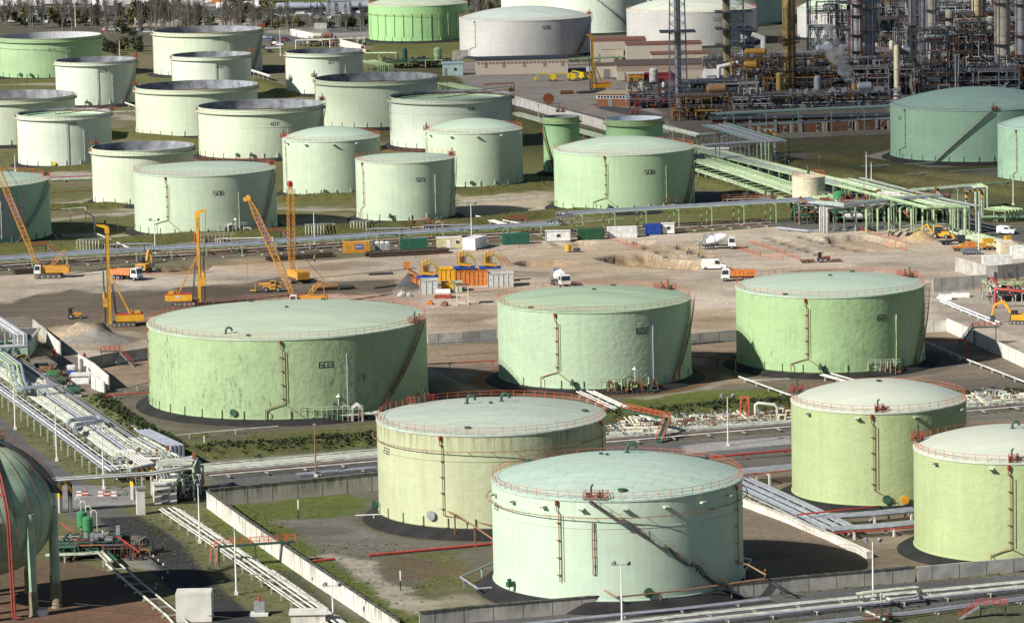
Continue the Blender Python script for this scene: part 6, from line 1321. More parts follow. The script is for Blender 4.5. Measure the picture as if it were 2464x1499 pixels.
def lift(label, px, py, yaw):
    t = thing('boom_lift', label, 'boom lift', at(px, py), yaw); part(MB().box((0, 0, .9), (2.8, 2.2, .6)).side([(-1.6, 1.2), (1.0, 1.2), (.8, 2.6), (-1.2, 2.8)], -1, 1), 'body', mat('lift_yellow', (.85, .62, .02), .45), t); part(MB().bar((-1.0, 0, 2.5), (5.0, 0, 3.2), .4).bar((5.0, 0, 3.2), (6.2, 0, 1.4), .3), 'boom', mat('lift_yellow', (0, 0, 0)), t); part(MB().box((6.6, 0, 1.2), (.9, 1.6, 1.0)), 'basket', mat('lift_yellow', (0, 0, 0)), t)
    for x in (-1, 1):
        for s in (-1, 1): wheel(t, x, s*1.0, .5, .4)
lift('yellow boom lift parked at the left of the far yard', 1330, 196, PI); lift('yellow boom lift in the middle of the far yard', 1378, 195, PI-.1); lift('yellow boom lift beside the far yard rig', 1402, 192, 2.4)
def telehandler(label, px, py, yaw):
    t = thing('telehandler', label, 'telehandler', at(px, py), yaw); part(MB().box((0, 0, 1.1), (4.2, 1.6, .8)), 'body', AMBER, t); cab(t, -.2, .5, 1.4, 1.4, 1.0, 1.4, AMBER); part(MB().bar((-2.2, -.3, 2.0), (3.2, -.3, 1.9), .45), 'boom', AMBER, t); part(MB().box((3.9, 0, 1.2), (.2, 2.0, 1.8)).box((4.5, 0, .4), (1.4, 1.6, .12)), 'fork_carriage', AMBER, t)
    for x in (-1.4, 1.4):
        for s in (-1, 1): wheel(t, x, s*.9, .65, .4)
telehandler('amber telehandler with forks beside the cranes', 655, 702, PI)
# slurry plant
def bin_(label, xl, xr, yb, h, d, m, ribs=None, yaw=.0, open_=True):
    p = G((xl+xr)/2, yb); L = (xr-xl)/ppm(p); t = thing('steel_skip', label, 'bin', (p.x, p.y+d/2, 0), yaw); b = MB()
    for s in (-1, 1): b.box((0, s*(d/2-.05), h/2), (L, .1, h)); b.box((s*(L/2-.05), 0, h/2), (.1, d-.2, h))
    b.box((0, 0, .2), (L-.2, d-.2, .2)); part(b, 'body', m, t); part(MB().box((0, 0, h*.8), (L-.24, d-.24, .06)), 'contents', mat('slurry', (.20, .18, .15), .7), t); r = MB(); n = max(3, int(L/.9))
    for i in range(n): r.box((-L/2+.1+(L-.2)*i/(n-1), -d/2-.06, h/2), (.16, .14, h))
    r.box((0, -d/2-.07, h), (L+.1, .18, .16)).box((0, d/2+.07, h), (L+.1, .18, .16)); part(r, 'ribs', ribs or m, t); return t
WB = mat('bin_offwhite', (.50, .52, .50), .6, dirt=.3)
bin_('orange bin with a white control cabinet under a shaker', 1096, 1172, 688, 3.6, 4, ORANGEBIN); bin_('orange bin left, beside the gravel heap', 990, 1012, 702, 3.4, 5, ORANGEBIN); bin_('grey ribbed bin at the right end of the slurry plant', 1173, 1236, 691, 3.2, 4, WB); bin_('off-white ribbed bin at the front left of the slurry plant', 1010, 1054, 708, 3.2, 4, WB)
bin_('yellow open bin between the machines of the slurry plant', 1048, 1095, 676, 2.8, 4, YELLOW); bin_('yellow box lying in the middle of the slurry plant', 1062, 1095, 700, 1.8, 3, YELLOW); bin_('small green and white box at the slurry plant', 1090, 1112, 702, 2.2, 3, mat('box_pale_green', (.4, .48, .36), .6))
def shaker(label, px, py, z):
    p = at(px, py); t = thing('slurry_shaker', label, 'machine', (p[0], p[1], z)); part(MB().box((0, 0, .2), (5.2, 3, .4)), 'base_frame', CBL, t); part(MB().box((0, 0, 1.0), (3.2, 2.2, .6), M=Matrix.Rotation(.15, 3, 'Y')), 'screen_deck', AMBER, t)
    for s in (-1, 1):
        for k in range(3): part(MB().tube([(s*.6+k*.3-1, s, .8), (s*.9-1+k*.3, s, 3.4-.3*k), (s*.3+.4+k*.4, s*.6, 4.0-.3*k), (2.2+k*.2, s*.3, 2.2), (2.7, 0, .6)], .1, 6), 'hose', mat('hose_yellow', (.45, .33, .1), .6), t)
    part(MB().tube([(-1, 0, .6), (-1, 0, 3.9)], .35, 8, ).tube([(-.3, 0, .6), (-.3, 0, 4.2)], .3, 8), 'cyclone', AMBER, t)
shaker('left yellow hose-topped machine on the orange bin', 1118, 682, 3.6); shaker('right yellow hose-topped machine on the orange bin', 1180, 680, 3.4); shaker('yellow rotary machine on the off-white bin', 1030, 700, 3.2)
t = thing('gravel_screen', 'orange gravel screen tipping onto the dark heap', 'machine', at(1000, 694)); part(MB().bar((-2.5, 0, 5), (2, 0, 2.4), 2.2, .3).box((-2, 0, 5.6), (1.4, 2.2, 1.6)), 'hopper', ORANGEBIN, t); [part(MB().bar((x, y, 0), (x, y, 4), .25), 'leg', AMBER, t) for x in (-1, 1.5) for y in (-1, 1)]
t = thing('fuel_tank', 'white drum with a red band on a red tray in front of the slurry plant', 'tank', at(1066, 717)); part(MB().tube([(-1.7, 0, 1.3), (1.7, 0, 1.3)], .8, 14), 'drum', WHITE, t, True); part(MB().box((0, 0, .35), (4, 2, .5)), 'tray', RED, t)
t = thing('steel_tower', 'small open steel tower standing right of the white drum', 'frame', at(1113, 733)); f = MB()
for x in (-1.3, 1.3):
    for y in (-1.3, 1.3): f.bar((x, y, 0), (x, y, 4.6), .18)
for z in (.4, 2.2, 4.4):
    for s in (-1.3, 1.3): f.bar((-1.3, s, z), (1.3, s, z), .16); f.bar((s, -1.3, z), (s, 1.3, z), .16)
part(f, 'frame', CREAM, t); part(MB().box((0, 0, 4.6), (2.9, 2.9, .15)), 'deck', RUST, t)
for k, (x, y, r) in enumerate(((968, 712, 1.1), (984, 712, .8), (1034, 733, .9), (1070, 736, 1.0))):
    p = at(x, y); b = MB(); rr = random.Random(k); b.rev([(0, 0), (r, .05), (r*.9, r*.6), (r*.4, r*1.0), (0, r*1.1)], 9); b.v = [(v[0]*(1+rr.uniform(-.2, .2)), v[1]*(1+rr.uniform(-.2, .2)), v[2]) for v in b.v]; o = b.build('rubble_heap', (CONC, CONC, ORANGEBIN, RUST)[k], loc=p); tag(o, ('pale boulder left of the fuel drum', 'smaller pale boulder left of the fuel drum', 'low orange lump on the mud', 'brown lump beside the orange one')[k], 'rubble')
# yellow barrel, spool, flat machines at the right
t = thing('yellow_pump', 'small yellow pump standing beside the round pit', 'pump', at(1367, 607)); part(MB().cyl((0, 0, .3), .8, 1.6, 12), 'body', YELLOW, t); part(MB().box((2.2, 0, .5), (1.8, 1.2, .9)), 'engine', DARKSTEEL, t)
t = thing('cable_drum', 'large orange-brown cable drum behind the white wall', 'cable drum', at(1320, 251), .3); part(MB().tube([(0, -.7, 1.9), (0, -.5, 1.9)], 1.9, 18).tube([(0, .5, 1.9), (0, .7, 1.9)], 1.9, 18), 'flange', mat('drum_orange', (.42, .13, .05), .7), t); part(MB().tube([(0, -.5, 1.9), (0, .5, 1.9)], 1.1, 14), 'core', DARKSTEEL, t)
for k, (x, y, l, m) in enumerate(((2318, 603, 6, ORANGEBIN), (2352, 596, 9, AMBER), (2395, 600, 8, AMBER), (2412, 590, 5, ORANGEBIN), (2292, 588, 7, DARKSTEEL))):
    t = thing('low_trailer', ('orange low trailer with a yellow box behind the grey car', 'long amber low trailer behind the grey car', 'amber low trailer at the cream container', 'orange engine block left of the right edge container', 'dark low trailer along the green pipes')[k], 'trailer', at(x, y), .1+k*.05); part(MB().box((0, 0, .9), (l, 2, .4)), 'bed', m, t); part(MB().box((l*.3, 0, 1.6), (l*.3, 1.6, 1.2)), 'load', YELLOW if k % 2 else m, t)
    for s in (-1, 1): wheel(t, -l*.3, s, .45); wheel(t, -l*.15, s, .45); wheel(t, l*.35, s, .4)
# red-white/orange safety mesh
def netfence(label, pts, h=1.0):
    P = [Vector(at(*q)) for q in pts]; t = thing('safety_fence', label, 'fence', P[0]); o = P[0]; b = MB(o)
    for a, c in zip(P, P[1:]):
        for z in (.3, .9): b.bar(a+Vector((0, 0, z*h)), c+Vector((0, 0, z*h)), .04, .07)
        n = max(2, int((c-a).length/1.2))
        for i in range(n): q = a+(c-a)*i/n; b.bar(q, q+Vector((0, 0, h)), .05)
    part(b, 'mesh', mat('net_orange', (.65, .16, .08), .7), t); s = MB(o)
    for a, c in zip(P, P[1:]):
        n = max(1, int((c-a).length/5))
        for i in range(n+1): q = a+(c-a)*i/n; s.bar(q, q+Vector((0, 0, h*1.3)), .08)
    part(s, 'stakes', RUST, t)
netfence('orange safety net left of the round pit', [(1205, 618), (1212, 632), (1222, 641)]); netfence('orange safety net along the trenches right of the containers', [(1468, 578), (1508, 590), (1545, 604)]); netfence('orange safety net between the two rows of trenches', [(1800, 583), (1870, 606), (1925, 628)]); netfence('orange safety net below the mixer truck', [(1778, 600), (1830, 618), (1885, 626)]); netfence('orange safety net crossing the square pit', [(2068, 556), (2120, 571), (2180, 587)]); netfence('orange safety net at the lower end of the square pit', [(2130, 590), (2180, 606)], 1.4); netfence('orange safety net round the slurry plant', [(1050, 718), (1060, 712), (1085, 712), (1085, 719), (1050, 719)]); netfence('orange net fence behind tank 602', [(1140, 706), (1200, 700), (1240, 694)]); netfence('orange net behind the far trenches', [(1000, 622), (1200, 604), (1300, 590)], .7)
# --- people
def person(label, px, py, yaw, vest=(.02, .03, .08), hat=(.8, .6, .05), pose=0, lean=0.0, grp='workers on the building site'):
    t = thing('person', label, 'person', at(px, py), yaw, grp); me = bpy.data.meshes.new('body')
    a = .35 if pose == 1 else .05; f = .28 if pose == 2 else .1
    V = [(0, 0, .95), (0, 0, 1.2), (0, 0, 1.42), (.02+lean, 0, 1.54), (.03+lean, 0, 1.68), (0, .1, .88), (f*.6, .12, .5), (f*.2, .13, .08), (f*.2+.14, .13, .04), (0, -.1, .88), (-f*.4, -.12, .5), (-f, -.13, .08), (-f+.14, -.13, .04), (0, .2, 1.4), (a, .27, 1.15), (a+.22, .22, 1.0+a*.3), (0, -.2, 1.4), (a, -.27, 1.15), (a+.2, -.2, .98+a*.3)]
    V = [(x + lean*max(0, z-.9)*2, y, z) for x, y, z in V]
    E = [(0, 1), (1, 2), (2, 3), (3, 4), (0, 5), (5, 6), (6, 7), (7, 8), (0, 9), (9, 10), (10, 11), (11, 12), (2, 13), (13, 14), (14, 15), (2, 16), (16, 17), (17, 18)]
    R = [.17, .17, .18, .07, .11, .11, .08, .06, .05, .11, .08, .06, .05, .09, .06, .045, .09, .06, .045]
    me.from_pydata(V, E, []); o = bpy.data.objects.new('body', me); COL.objects.link(o); o.parent = t; me.materials.append(mat('cloth_%d' % int(sum(vest)*1000), vest, .9)); md = o.modifiers.new('s', 'SKIN'); 
    for i, sv in enumerate(me.skin_vertices[0].data): sv.radius = (R[i], R[i]*(1.25 if i in (0, 1, 2) else 1)); sv.use_root = i == 0
    o.modifiers.new('u', 'SUBSURF').levels = 1
    hx = V[4][0]; part(MB().rev([(0, -.12), (.07, -.1), (.1, 0), (.09, .08), (0, .12)], 10, c=(hx, 0, 1.66)), 'head', mat('skin', (.45, .28, .2), .6), t, True); part(MB().rev([(.17, 0), (.13, .03), (.12, .1), (.06, .16), (0, .17)], 10, c=(hx, 0, 1.70)), 'helmet', mat('hat_%d' % int(sum(hat)*100), hat, .4), t, True)
    v = MB(); v.rev([(.2, 1.0), (.225, 1.2), (.22, 1.42), (.1, 1.48)], 10, c=(V[1][0], 0, 0)); part(v, 'vest', mat('vest_%d' % int(sum(hat)*100), (.55, .5, .03) if sum(hat) > 1.3 else (.03, .04, .09), .8), t, True)
DK = (.025, .03, .05); Y_ = (.75, .55, .04); W_ = (.75, .75, .75)
for k, (x, y, l, yw, po) in enumerate(((1628, 601, 'worker in yellow helmet standing at the trench left of the mixer', 0, 0), (1654, 613, 'worker bending in the trench below the mixer chute', .4, 2), (1683, 599, 'worker in dark clothes guiding the mixer chute', .2, 1), (1681, 620, 'worker in yellow helmet standing below the chute', 1.5, 2), (2138, 570, 'worker in white helmet, left of the pair by the square pit', 0, 0), (2146, 570, 'worker in white helmet, right of the pair by the square pit', 3, 1), (2202, 575, 'worker crouching beside the spoil heap', 2.4, 2), (1456, 191, 'worker walking past the silver car in the far yard', 1, 2), (757, 631, 'worker carrying a load behind the cranes', 0, 1), (1670, 642, 'worker crouching beside a white bucket left of the van', 0, 2))):
    person(l, x, y, yw, DK, W_ if k in (4, 5) else Y_, po, .12 if po == 2 else .02)
# ------------------------------------------------------------------ refinery units
RR = random.Random(11)
YCOL = mat('column_ochre', (.34, .22, .075), .55, dirt=.4, scale=.4); GCOL = mat('column_grey', (.24, .24, .25), .5, .2, dirt=.35, scale=.4); SCOL = mat('column_stone', (.40, .38, .32), .6, dirt=.3, scale=.4)
GOLD = mat('pipe_ochre', (.42, .23, .05), .45, dirt=.4); BLUEST = mat('pipe_blue_steel', (.31, .31, .33), .4, .3, dirt=.2)
def column(label, px, pyb, d, h, m, plats=(), base=None, extra=2, cap=True, pm=DARKSTEEL, rm=RUST, cat='process column'):
    p = G(px, pyb); t = thing('process_column', label, cat, (p.x, p.y, 0)); r = d/2
    prof = [(r*1.25, 0), (r*1.25, 1.5), (r, 3.5), (r, h), (r*.6, h+r*.6), (0, h+r*.8)] if base is None else [(r*base, 0), (r*base, h*.2), (r, h*.28), (r, h), (0, h+.4)]
    part(MB().rev(prof, 18), 'shell', m, t, True)
    for k in range(int(h/7)): part(MB().rev([(r+.0, 4+k*7), (r+.12, 4+k*7), (r+.12, 4.3+k*7), (r, 4.3+k*7)], 18), 'shell_ring', m, t)
    for z in plats:
        o = part(MB().rev([(r+.02, z-.15), (r+1.6, z-.15), (r+1.6, z), (r+.02, z)], 14), 'platform', pm, t); b = MB()
        for i in range(14):
            a, c = 2*PI*i/14, 2*PI*(i+1)/14; q = [Vector(((r+1.55)*sin(w), -(r+1.55)*cos(w), z)) for w in (a, c)]; b.bar(q[0], q[0]+Vector((0, 0, 1.2)), .09)
            for zz in (.6, 1.15): b.bar(q[0]+Vector((0, 0, zz)), q[1]+Vector((0, 0, zz)), .08)
        part(b, 'railing', rm, o)
    for k in range(extra):
        a = RR.uniform(-1.4, 1.4); x, y = (r+.5)*sin(a), -(r+.5)*cos(a); z1 = h*RR.uniform(.6, 1.02); part(MB().tube([(x*.8, y*.8, z1), (x, y, z1-.6), (x, y, .5)], RR.uniform(.15, .3), 6), 'riser_pipe', RR.choice([STEELPIPE, SCOL, BLUEST, m]), t, True)
    b = MB(); a = .9
    for s in (-.25, .25): b.bar(((r+.35)*sin(a)+s, -(r+.35)*cos(a), 0), ((r+.35)*sin(a)+s, -(r+.35)*cos(a), h), .07)
    for k in range(int(h/.9)): b.bar(((r+.35)*sin(a)-.25, -(r+.35)*cos(a), k*.9), ((r+.35)*sin(a)+.25, -(r+.35)*cos(a), k*.9), .06)
    part(b, 'ladder', rm, t); return t
def P3(x, w=900): return x
column('stout ochre chimney column on an ochre heater', 1900, 238, 4.6, 70, YCOL, (20, 21.5), extra=2); column('slim ochre column beside the scaffold tower', 1750, 228, 2.6, 62, YCOL, (40,), extra=1)
column('grey column with rings of platforms left of the pair', 2064, 215, 4.0, 36, GCOL, (8, 14, 20, 27, 31, 34)); column('tall grey column right of the steam', 2094, 222, 3.8, 64, GCOL, (13, 22, 30, 41, 52)); column('slim dark column with bracket platforms', 2197, 205, 3.2, 60, mat('column_blue', (.15, .16, .2), .5, .2), (12, 22, 45), extra=3)
column('slim stone-grey stack on the red furnace', 2242, 225, 2.8, 66, SCOL, (30, 45)); column('thin twin grey column left of the stone stack', 2221, 215, 2.2, 60, GCOL, (36,), extra=3); column('short grey column in front of the white shed', 2285, 200, 3.0, 26, SCOL, (17, 18, 24), extra=1); column('thick grey column at the right under a black collar', 2414, 205, 5.0, 62, SCOL, (15, 30, 40, 45), extra=2)
column('ochre and grey column group right of the white shed, left one', 2350, 120, 3.4, 60, mat('column_sand', (.32, .27, .16), .6), (14, 26), extra=3); column('thin pale column right of the white shed', 2366, 118, 1.8, 58, SCOL, (24,), extra=2); column('dark column cut by the right edge of the picture', 2458, 160, 3.6, 60, GCOL, (12, 24, 36), extra=2); column('pale grey reactor with a white hooked pipe', 1800, 220, 5.0, 22, mat('column_pale', (.42, .46, .52), .45), (8, 17, 22), base=1.15, extra=1)
column('plain cream stack left of the sea-green tank', 2158, 243, 1.9, 19, CREAM, (), extra=0, cat='stack')
t = thing('hooked_pipe', 'white hooked pipe round the pale grey reactor', 'pipe', at(1790, 233)); part(MB().tube([(-9, -2, -3.0+6), (-9, -2, 11), (-2, -2, 12.5)], .8, 8), 'pipe', WHITE, t, True); part(MB().tube([(-9, -2.5, 2.5), (7, -2.5, 2.5), (7, -2.5, 21), (3, -2.5, 22.5)], .9, 8), 'pipe', WHITE, t, True)
def frame_tower(label, px, pyb, w0, w1, h, m, dk=(), dm=DARKSTEEL, core=None, name='lattice_tower', cat='tower'):
    p = G(px, pyb); t = thing(name, label, cat, (p.x, p.y, 0)); b = MB(); n = int(h/3.2)
    def c(z, i): w = (w0+(w1-w0)*z/h)/2; return Vector((w*(1, -1, -1, 1)[i], w*(1, 1, -1, -1)[i], z))
    for k in range(n):
        z, z2 = h*k/n, h*(k+1)/n
        for i in range(4): b.bar(c(z, i), c(z2, i), .22); b.bar(c(z, i), c(z2, (i+1) % 4), .11); b.bar(c(z2, i), c(z, (i+1) % 4), .11); b.bar(c(z2, i), c(z2, (i+1) % 4), .13)
    part(b, 'lattice', m, t)
    for z in dk: part(MB().box((0, 0, z), (w0*1.9, w0*1.9, .3)), 'platform', dm, t)
    if core: part(MB().tube([(0, 0, 0), (0, 0, h)], core, 12), 'flue', BLUEST, t, True)
    return t
frame_tower('steel lattice flare tower beside the cream buildings', 1633, 262, 6.5, 4.2, 66, mat('tower_blue_grey', (.20, .23, .3), .5, .3), (27,), core=1.1); frame_tower('steel stair tower against the slim ochre column', 1768, 228, 7, 7, 36, GREYSTEEL, (6, 12, 18, 24, 30, 36)); frame_tower('red-braced stair tower at the grey column pair', 2070, 200, 8, 8, 44, mat('steel_red_brown', (.26, .09, .06), .7), (10, 20, 30, 40))
def unit(label, px, py, L, D, h, mats, n_p=26, lv=3, ves=2, rail=RED, fm=DARKSTEEL, yaw=0.0, seed=0, name='process_unit'):
    """open steel structure full of vessels and pipes"""
    rr = random.Random(seed+int(px)); p = G(px, py); t = thing(name, label, 'process unit', (p.x, p.y, 0), yaw); f = MB(); nx = max(1, int(L/7)); ny = max(1, int(D/7))
    for i in range(nx+1):
        for j in range(ny+1): x, y = -L/2+L*i/nx, D*j/ny; f.box((x, y, h/2), (.38, .38, h))
    for l in range(1, lv+1):
        z = h*l/lv
        for j in range(ny+1): f.box((0, D*j/ny, z), (L, .3, .35))
        for i in range(nx+1): f.box((-L/2+L*i/nx, D/2, z+.02), (.3, D, .3))
    g = MB()
    for k in range(int(L*1.2)): x, y, z = rr.uniform(-L/2, L/2), rr.uniform(-.8, D), h*rr.randint(0, lv)/lv+.5; g.box((x, y, z+.4), (rr.uniform(.3, 1.3), rr.uniform(.3, 1.2), rr.uniform(.4, 1.8)))
    f.build('steel_frame', fm, t, extra=(g, rr.choice([RUST, GREYSTEEL, DARKSTEEL])))
    for l in range(1, lv+1):
        z = h*l/lv
        if rr.random() < .75: part(MB().box((rr.uniform(-.1, .1)*L, D*.5, z+.24), (L*rr.uniform(.5, .95), D*rr.uniform(.5, .9), .1)), 'grating', fm, t)
        b = MB()
        for zz in (.7, 1.25): b.bar((-L/2, -.2, z+zz), (L/2, -.2, z+zz), .1)
        for i in range(int(L/2)): b.bar((-L/2+i*2, -.2, z), (-L/2+i*2, -.2, z+1.25), .1)
        part(b, 'railing', rail, t)
    for k in range(int(n_p*1.6)):
        m = rr.choice(mats); r = rr.choice([.1, .13, .16, .2, .26, .34]); kind = rr.random(); x0, y0, z0 = rr.uniform(-L/2, L/2), rr.uniform(-.8, D), rr.uniform(.8, h*1.05)
        if kind < .45: x1 = x0 + rr.choice((-1, 1))*rr.uniform(3, L*.7); x1 = max(-L/2-1, min(L/2+1, x1)); pts = [(x0, y0, z0-rr.uniform(1, 4)), (x0, y0, z0), (x1, y0, z0), (x1, y0, max(.3, z0-rr.uniform(1, h*.6)))]
        elif kind < .7: pts = [(x0, y0, .2), (x0, y0, z0), (x0+rr.uniform(-2, 2), y0, z0+.01), (x0+rr.uniform(-2, 2), y0+rr.uniform(-2, 2), z0*.5)]
        else: pts = [(x0, -.8, z0), (x0, D+.5, z0+rr.uniform(-.3, .3)), (x0+.01, D+.5, .4)]
        part(MB().tube(pts, r, 6), 'pipe', m, t, True)
    for k in range(ves):
        m = rr.choice(mats); r = rr.uniform(.8, 1.7); x, y, z = rr.uniform(-L*.35, L*.35), rr.uniform(0, D*.8), h*rr.randint(0, lv)/lv + r + .5; l = rr.uniform(3, 7)
        if rr.random() < .6: part(MB().tube([(x-l/2-r*.5, y, z), (x-l/2, y, z), (x+l/2, y, z), (x+l/2+r*.5, y, z)], [r*.5, r, r, r*.5], 14), 'vessel', m, t, True)
        else: part(MB().rev([(0, 0), (r, .2), (r, l), (r*.5, l+.6), (0, l+.7)], 14, c=(x, y, z-r)), 'vessel', m, t, True)
    return t
MX = {'ochre': [GOLD, RUST, DARKSTEEL, YCOL, BROWNPIPE], 'steel': [STEELPIPE, BLUEST, WHITEPIPE, GREYSTEEL, STEELPIPE], 'dark': [GREYSTEEL, DARKSTEEL, RUST, BLUEST, STEELPIPE, GREYSTEEL], 'mixed': [RUST, STEELPIPE, GREYSTEEL, PALEPIPE, BLUEST, WHITEPIPE], 'red': [RUST, RED, GREYSTEEL, STEELPIPE], 'pale': [WHITEPIPE, PALEPIPE, CREAM, STEELPIPE]}
U = [('ochre heater structure at the foot of the stout ochre chimney', 1885, 240, 34, 16, 15, 'ochre', 60, 3, 5, RUST), ('low ochre pipe deck in front of the ochre heater', 1900, 254, 48, 8, 4, 'ochre', 40, 1, 2, RUST), ('rusty and steel structure left of the pale grey reactor', 1735, 262, 26, 14, 9, 'mixed', 50, 3, 3, RED), ('tangle of red-railed pipes right of the lattice flare tower', 1665, 258, 22, 16, 7, 'red', 50, 2, 2, RED),
     ('brown pipework left of the sea-green pipe bridge', 1690, 290, 18, 12, 8, 'ochre', 40, 2, 1, RUST), ('low red-railed pipes behind the brick control hut', 1585, 262, 20, 12, 5, 'red', 36, 2, 1, RED), ('red-railed white filter block behind the brick control hut', 1560, 243, 13, 10, 6, 'pale', 20, 1, 2, RED),
     ('dark structure behind the steam right of the ochre heater', 2010, 235, 38, 16, 10, 'dark', 60, 3, 4, RUST), ('dark structure between the grey columns and the red furnace', 2130, 230, 30, 16, 13, 'dark', 60, 4, 4, RUST), ('red and black furnace block under the stone stack', 2252, 238, 14, 12, 24, 'dark', 40, 6, 2, RED), ('dark low structure left of the thick right column', 2330, 235, 36, 18, 9, 'dark', 70, 3, 4, RUST), ('dark low structure at the right edge under the thick column', 2435, 225, 30, 18, 12, 'mixed', 60, 3, 4, RUST),
     ('steel pipe field behind the pale grey reactor', 1830, 195, 40, 20, 8, 'steel', 80, 3, 4, RED), ('shining steel pipe field between the ochre chimney and grey columns', 1980, 190, 40, 20, 9, 'steel', 80, 3, 4, RED), ('air cooler deck at the top between the columns', 2030, 150, 26, 18, 26, 'mixed', 50, 4, 3, RUST), ('tall beam structure with dark coolers at the top', 2140, 130, 40, 20, 28, 'dark', 60, 4, 5, RUST),
     ('bright insulated pipes and drums under the tall beam structure', 2150, 175, 46, 20, 8, 'pale', 80, 2, 6, RED), ('mixed structure left of the white shed', 2270, 155, 34, 20, 16, 'mixed', 70, 4, 4, RUST), ('rusty structure above the white shed', 2340, 110, 50, 20, 18, 'dark', 80, 4, 5, RUST), ('mixed structure right of the white shed', 2430, 150, 40, 20, 16, 'mixed', 80, 4, 4, RUST),
     ('dark pipe field at the top right corner', 2420, 80, 60, 20, 16, 'dark', 80, 3, 5, RUST), ('pipe field between white shed and the top edge', 2260, 85, 50, 20, 12, 'mixed', 70, 3, 4, RUST), ('dark structure left of the white tank with a mint dome', 1870, 165, 44, 16, 5, 'steel', 60, 2, 3, RED), ('low pipe deck in front of the white shed', 2310, 195, 50, 14, 5, 'mixed', 60, 2, 4, RUST), ('low pipe deck beside the thick right column', 2440, 190, 30, 14, 6, 'pale', 50, 2, 3, RUST), ('grey pipes lying over the sea-green dome', 2350, 222, 60, 10, 4, 'steel', 40, 1, 1, GREYSTEEL), ('dark low pipe deck over the brick sheds', 1960, 262, 60, 8, 5, 'dark', 50, 1, 2, GREYSTEEL)]
for k, (l, x, y, L, D, h, mk, n, lv, vs, rl) in enumerate(U): unit(l, x, y, L, D, h, MX[mk], n, lv, vs, ((RUST, RED, GREYSTEEL)[k % 3] if rl is RED else (GREYSTEEL, RUST)[k % 2]), mat('steel_umber', (.09, .06, .04), .7) if mk == 'ochre' else (GREYSTEEL if k % 3 == 1 else DARKSTEEL), 0.0, k)  # ochre units get evenly dark brown frames
unit('pump bay under the high green pipes', 2060, 537, 30, 12, 5, [DKGREEN, RUST, WHITEPIPE, MIDGREEN], 60, 1, 5, RED, GREYSTEEL, 0.02, 77, 'pump_bay'); unit('dark pump bay right of the first one under the green pipes', 2180, 532, 22, 14, 6, [DKGREEN, GREENPIPE, RUST], 50, 1, 4, RED, DARKSTEEL, 0, 78, 'pump_bay'); unit('small pump pit right of tank 508', 1835, 495, 22, 6, 2, [RUST, GREYSTEEL, RED, PALEPIPE], 30, 1, 0, RUST, RUST, 0, 79, 'pump_bay')
unit('green pump pit left of the blue hut', 1000, 165, 26, 8, 3, [GREENPIPE, DKGREEN, RUST], 30, 1, 3, DARKSTEEL, DKGREEN, 0, 80, 'pump_bay'); unit('pipe manifold right of tank 310 behind tank 301', 800, 112, 26, 8, 3, [PALEPIPE, RUST, DKGREEN, WHITEPIPE], 30, 1, 3, RUST, GREYSTEEL, 0, 81, 'pump_bay')
for k, (x, y) in enumerate(((2085, 530), (2124, 531), (2205, 522))): t = thing('green_silencer', ('left', 'middle', 'right')[k] + ' dark green upright vessel in the pump bay', 'vessel', at(x, y)); part(MB().rev([(0, 0), (.6, 0), (1.0, 4.6), (.9, 5), (0, 5)], 14), 'shell', mat('green_teal', (.04, .2, .13), .5), t, True); part(MB().box((0, 0, 5.1), (1.2, 1.2, .2)), 'lid', DKGREEN, t)
t = thing('cream_tank', 'small cream tank with orange railing in the green pipework', 'tank', at(1946, 498)); part(MB().rev([(4.5, 0), (4.5, 8.2)], 32), 'shell', mat('cream_shell', (.62, .56, .42), .6, dirt=.2), t, True); part(MB().rev([(4.6, 8.1), (4.6, 8.25), (0, 8.9)], 32), 'roof', CREAM, t, True); b = MB(); 
for i in range(20):
    a, c = 2*PI*i/20, 2*PI*(i+1)/20; b.bar((4.4*sin(a), -4.4*cos(a), 8.3), (4.4*sin(a), -4.4*cos(a), 9.4), .08); b.bar((4.4*sin(a), -4.4*cos(a), 9.4), (4.4*sin(c), -4.4*cos(c), 9.4), .08)
part(b, 'railing', ORANGE, t); part(MB().tube([(0, 0, 8.7), (0, 0, 11.2)], .4, 8), 'vent', DKGREEN, t)
# steam: soft lit droplets rising from a stub stack
t = thing('steam_stack', 'short ochre stack with a puff of steam', 'stack', at(2056, 250)); part(MB().tube([(0, 0, 0), (0, 0, 7)], 1.0, 12), 'stack', YCOL, t, True)
sm = bpy.data.materials.new('steam'); sm.use_nodes = True; N_ = sm.node_tree.nodes; L_2 = sm.node_tree.links; N_.remove(N_['Principled BSDF']); pv = N_.new('ShaderNodeVolumePrincipled'); pv.inputs['Color'].default_value = (1, 1, 1, 1); nz_ = N_.new('ShaderNodeTexNoise'); nz_.inputs['Scale'].default_value = .35; nz_.inputs['Detail'].default_value = 5; gq = N_.new('ShaderNodeNewGeometry'); L_2.new(gq.outputs['Position'], nz_.inputs['Vector']); mq = N_.new('ShaderNodeMapRange'); mq.inputs[1].default_value = .45; mq.inputs[2].default_value = .7; mq.inputs[4].default_value = .45; L_2.new(nz_.outputs[0], mq.inputs[0]); L_2.new(mq.outputs[0], pv.inputs['Density']); L_2.new(pv.outputs[0], N_['Material Output'].inputs['Volume'])
b = MB(); b.tube([(0, 0, 0), (-1.5, 0, 1.5), (-4, 0, 6), (-7, .5, 12), (-9, 1, 17), (-8, 1, 21)], [.8, 1.8, 3.0, 3.8, 3.2, 1.2], 12); o = b.build('steam', sm, smooth=True); p = at(2056, 250); o.location = (p[0], p[1], 7); tag(o, kind='stuff')
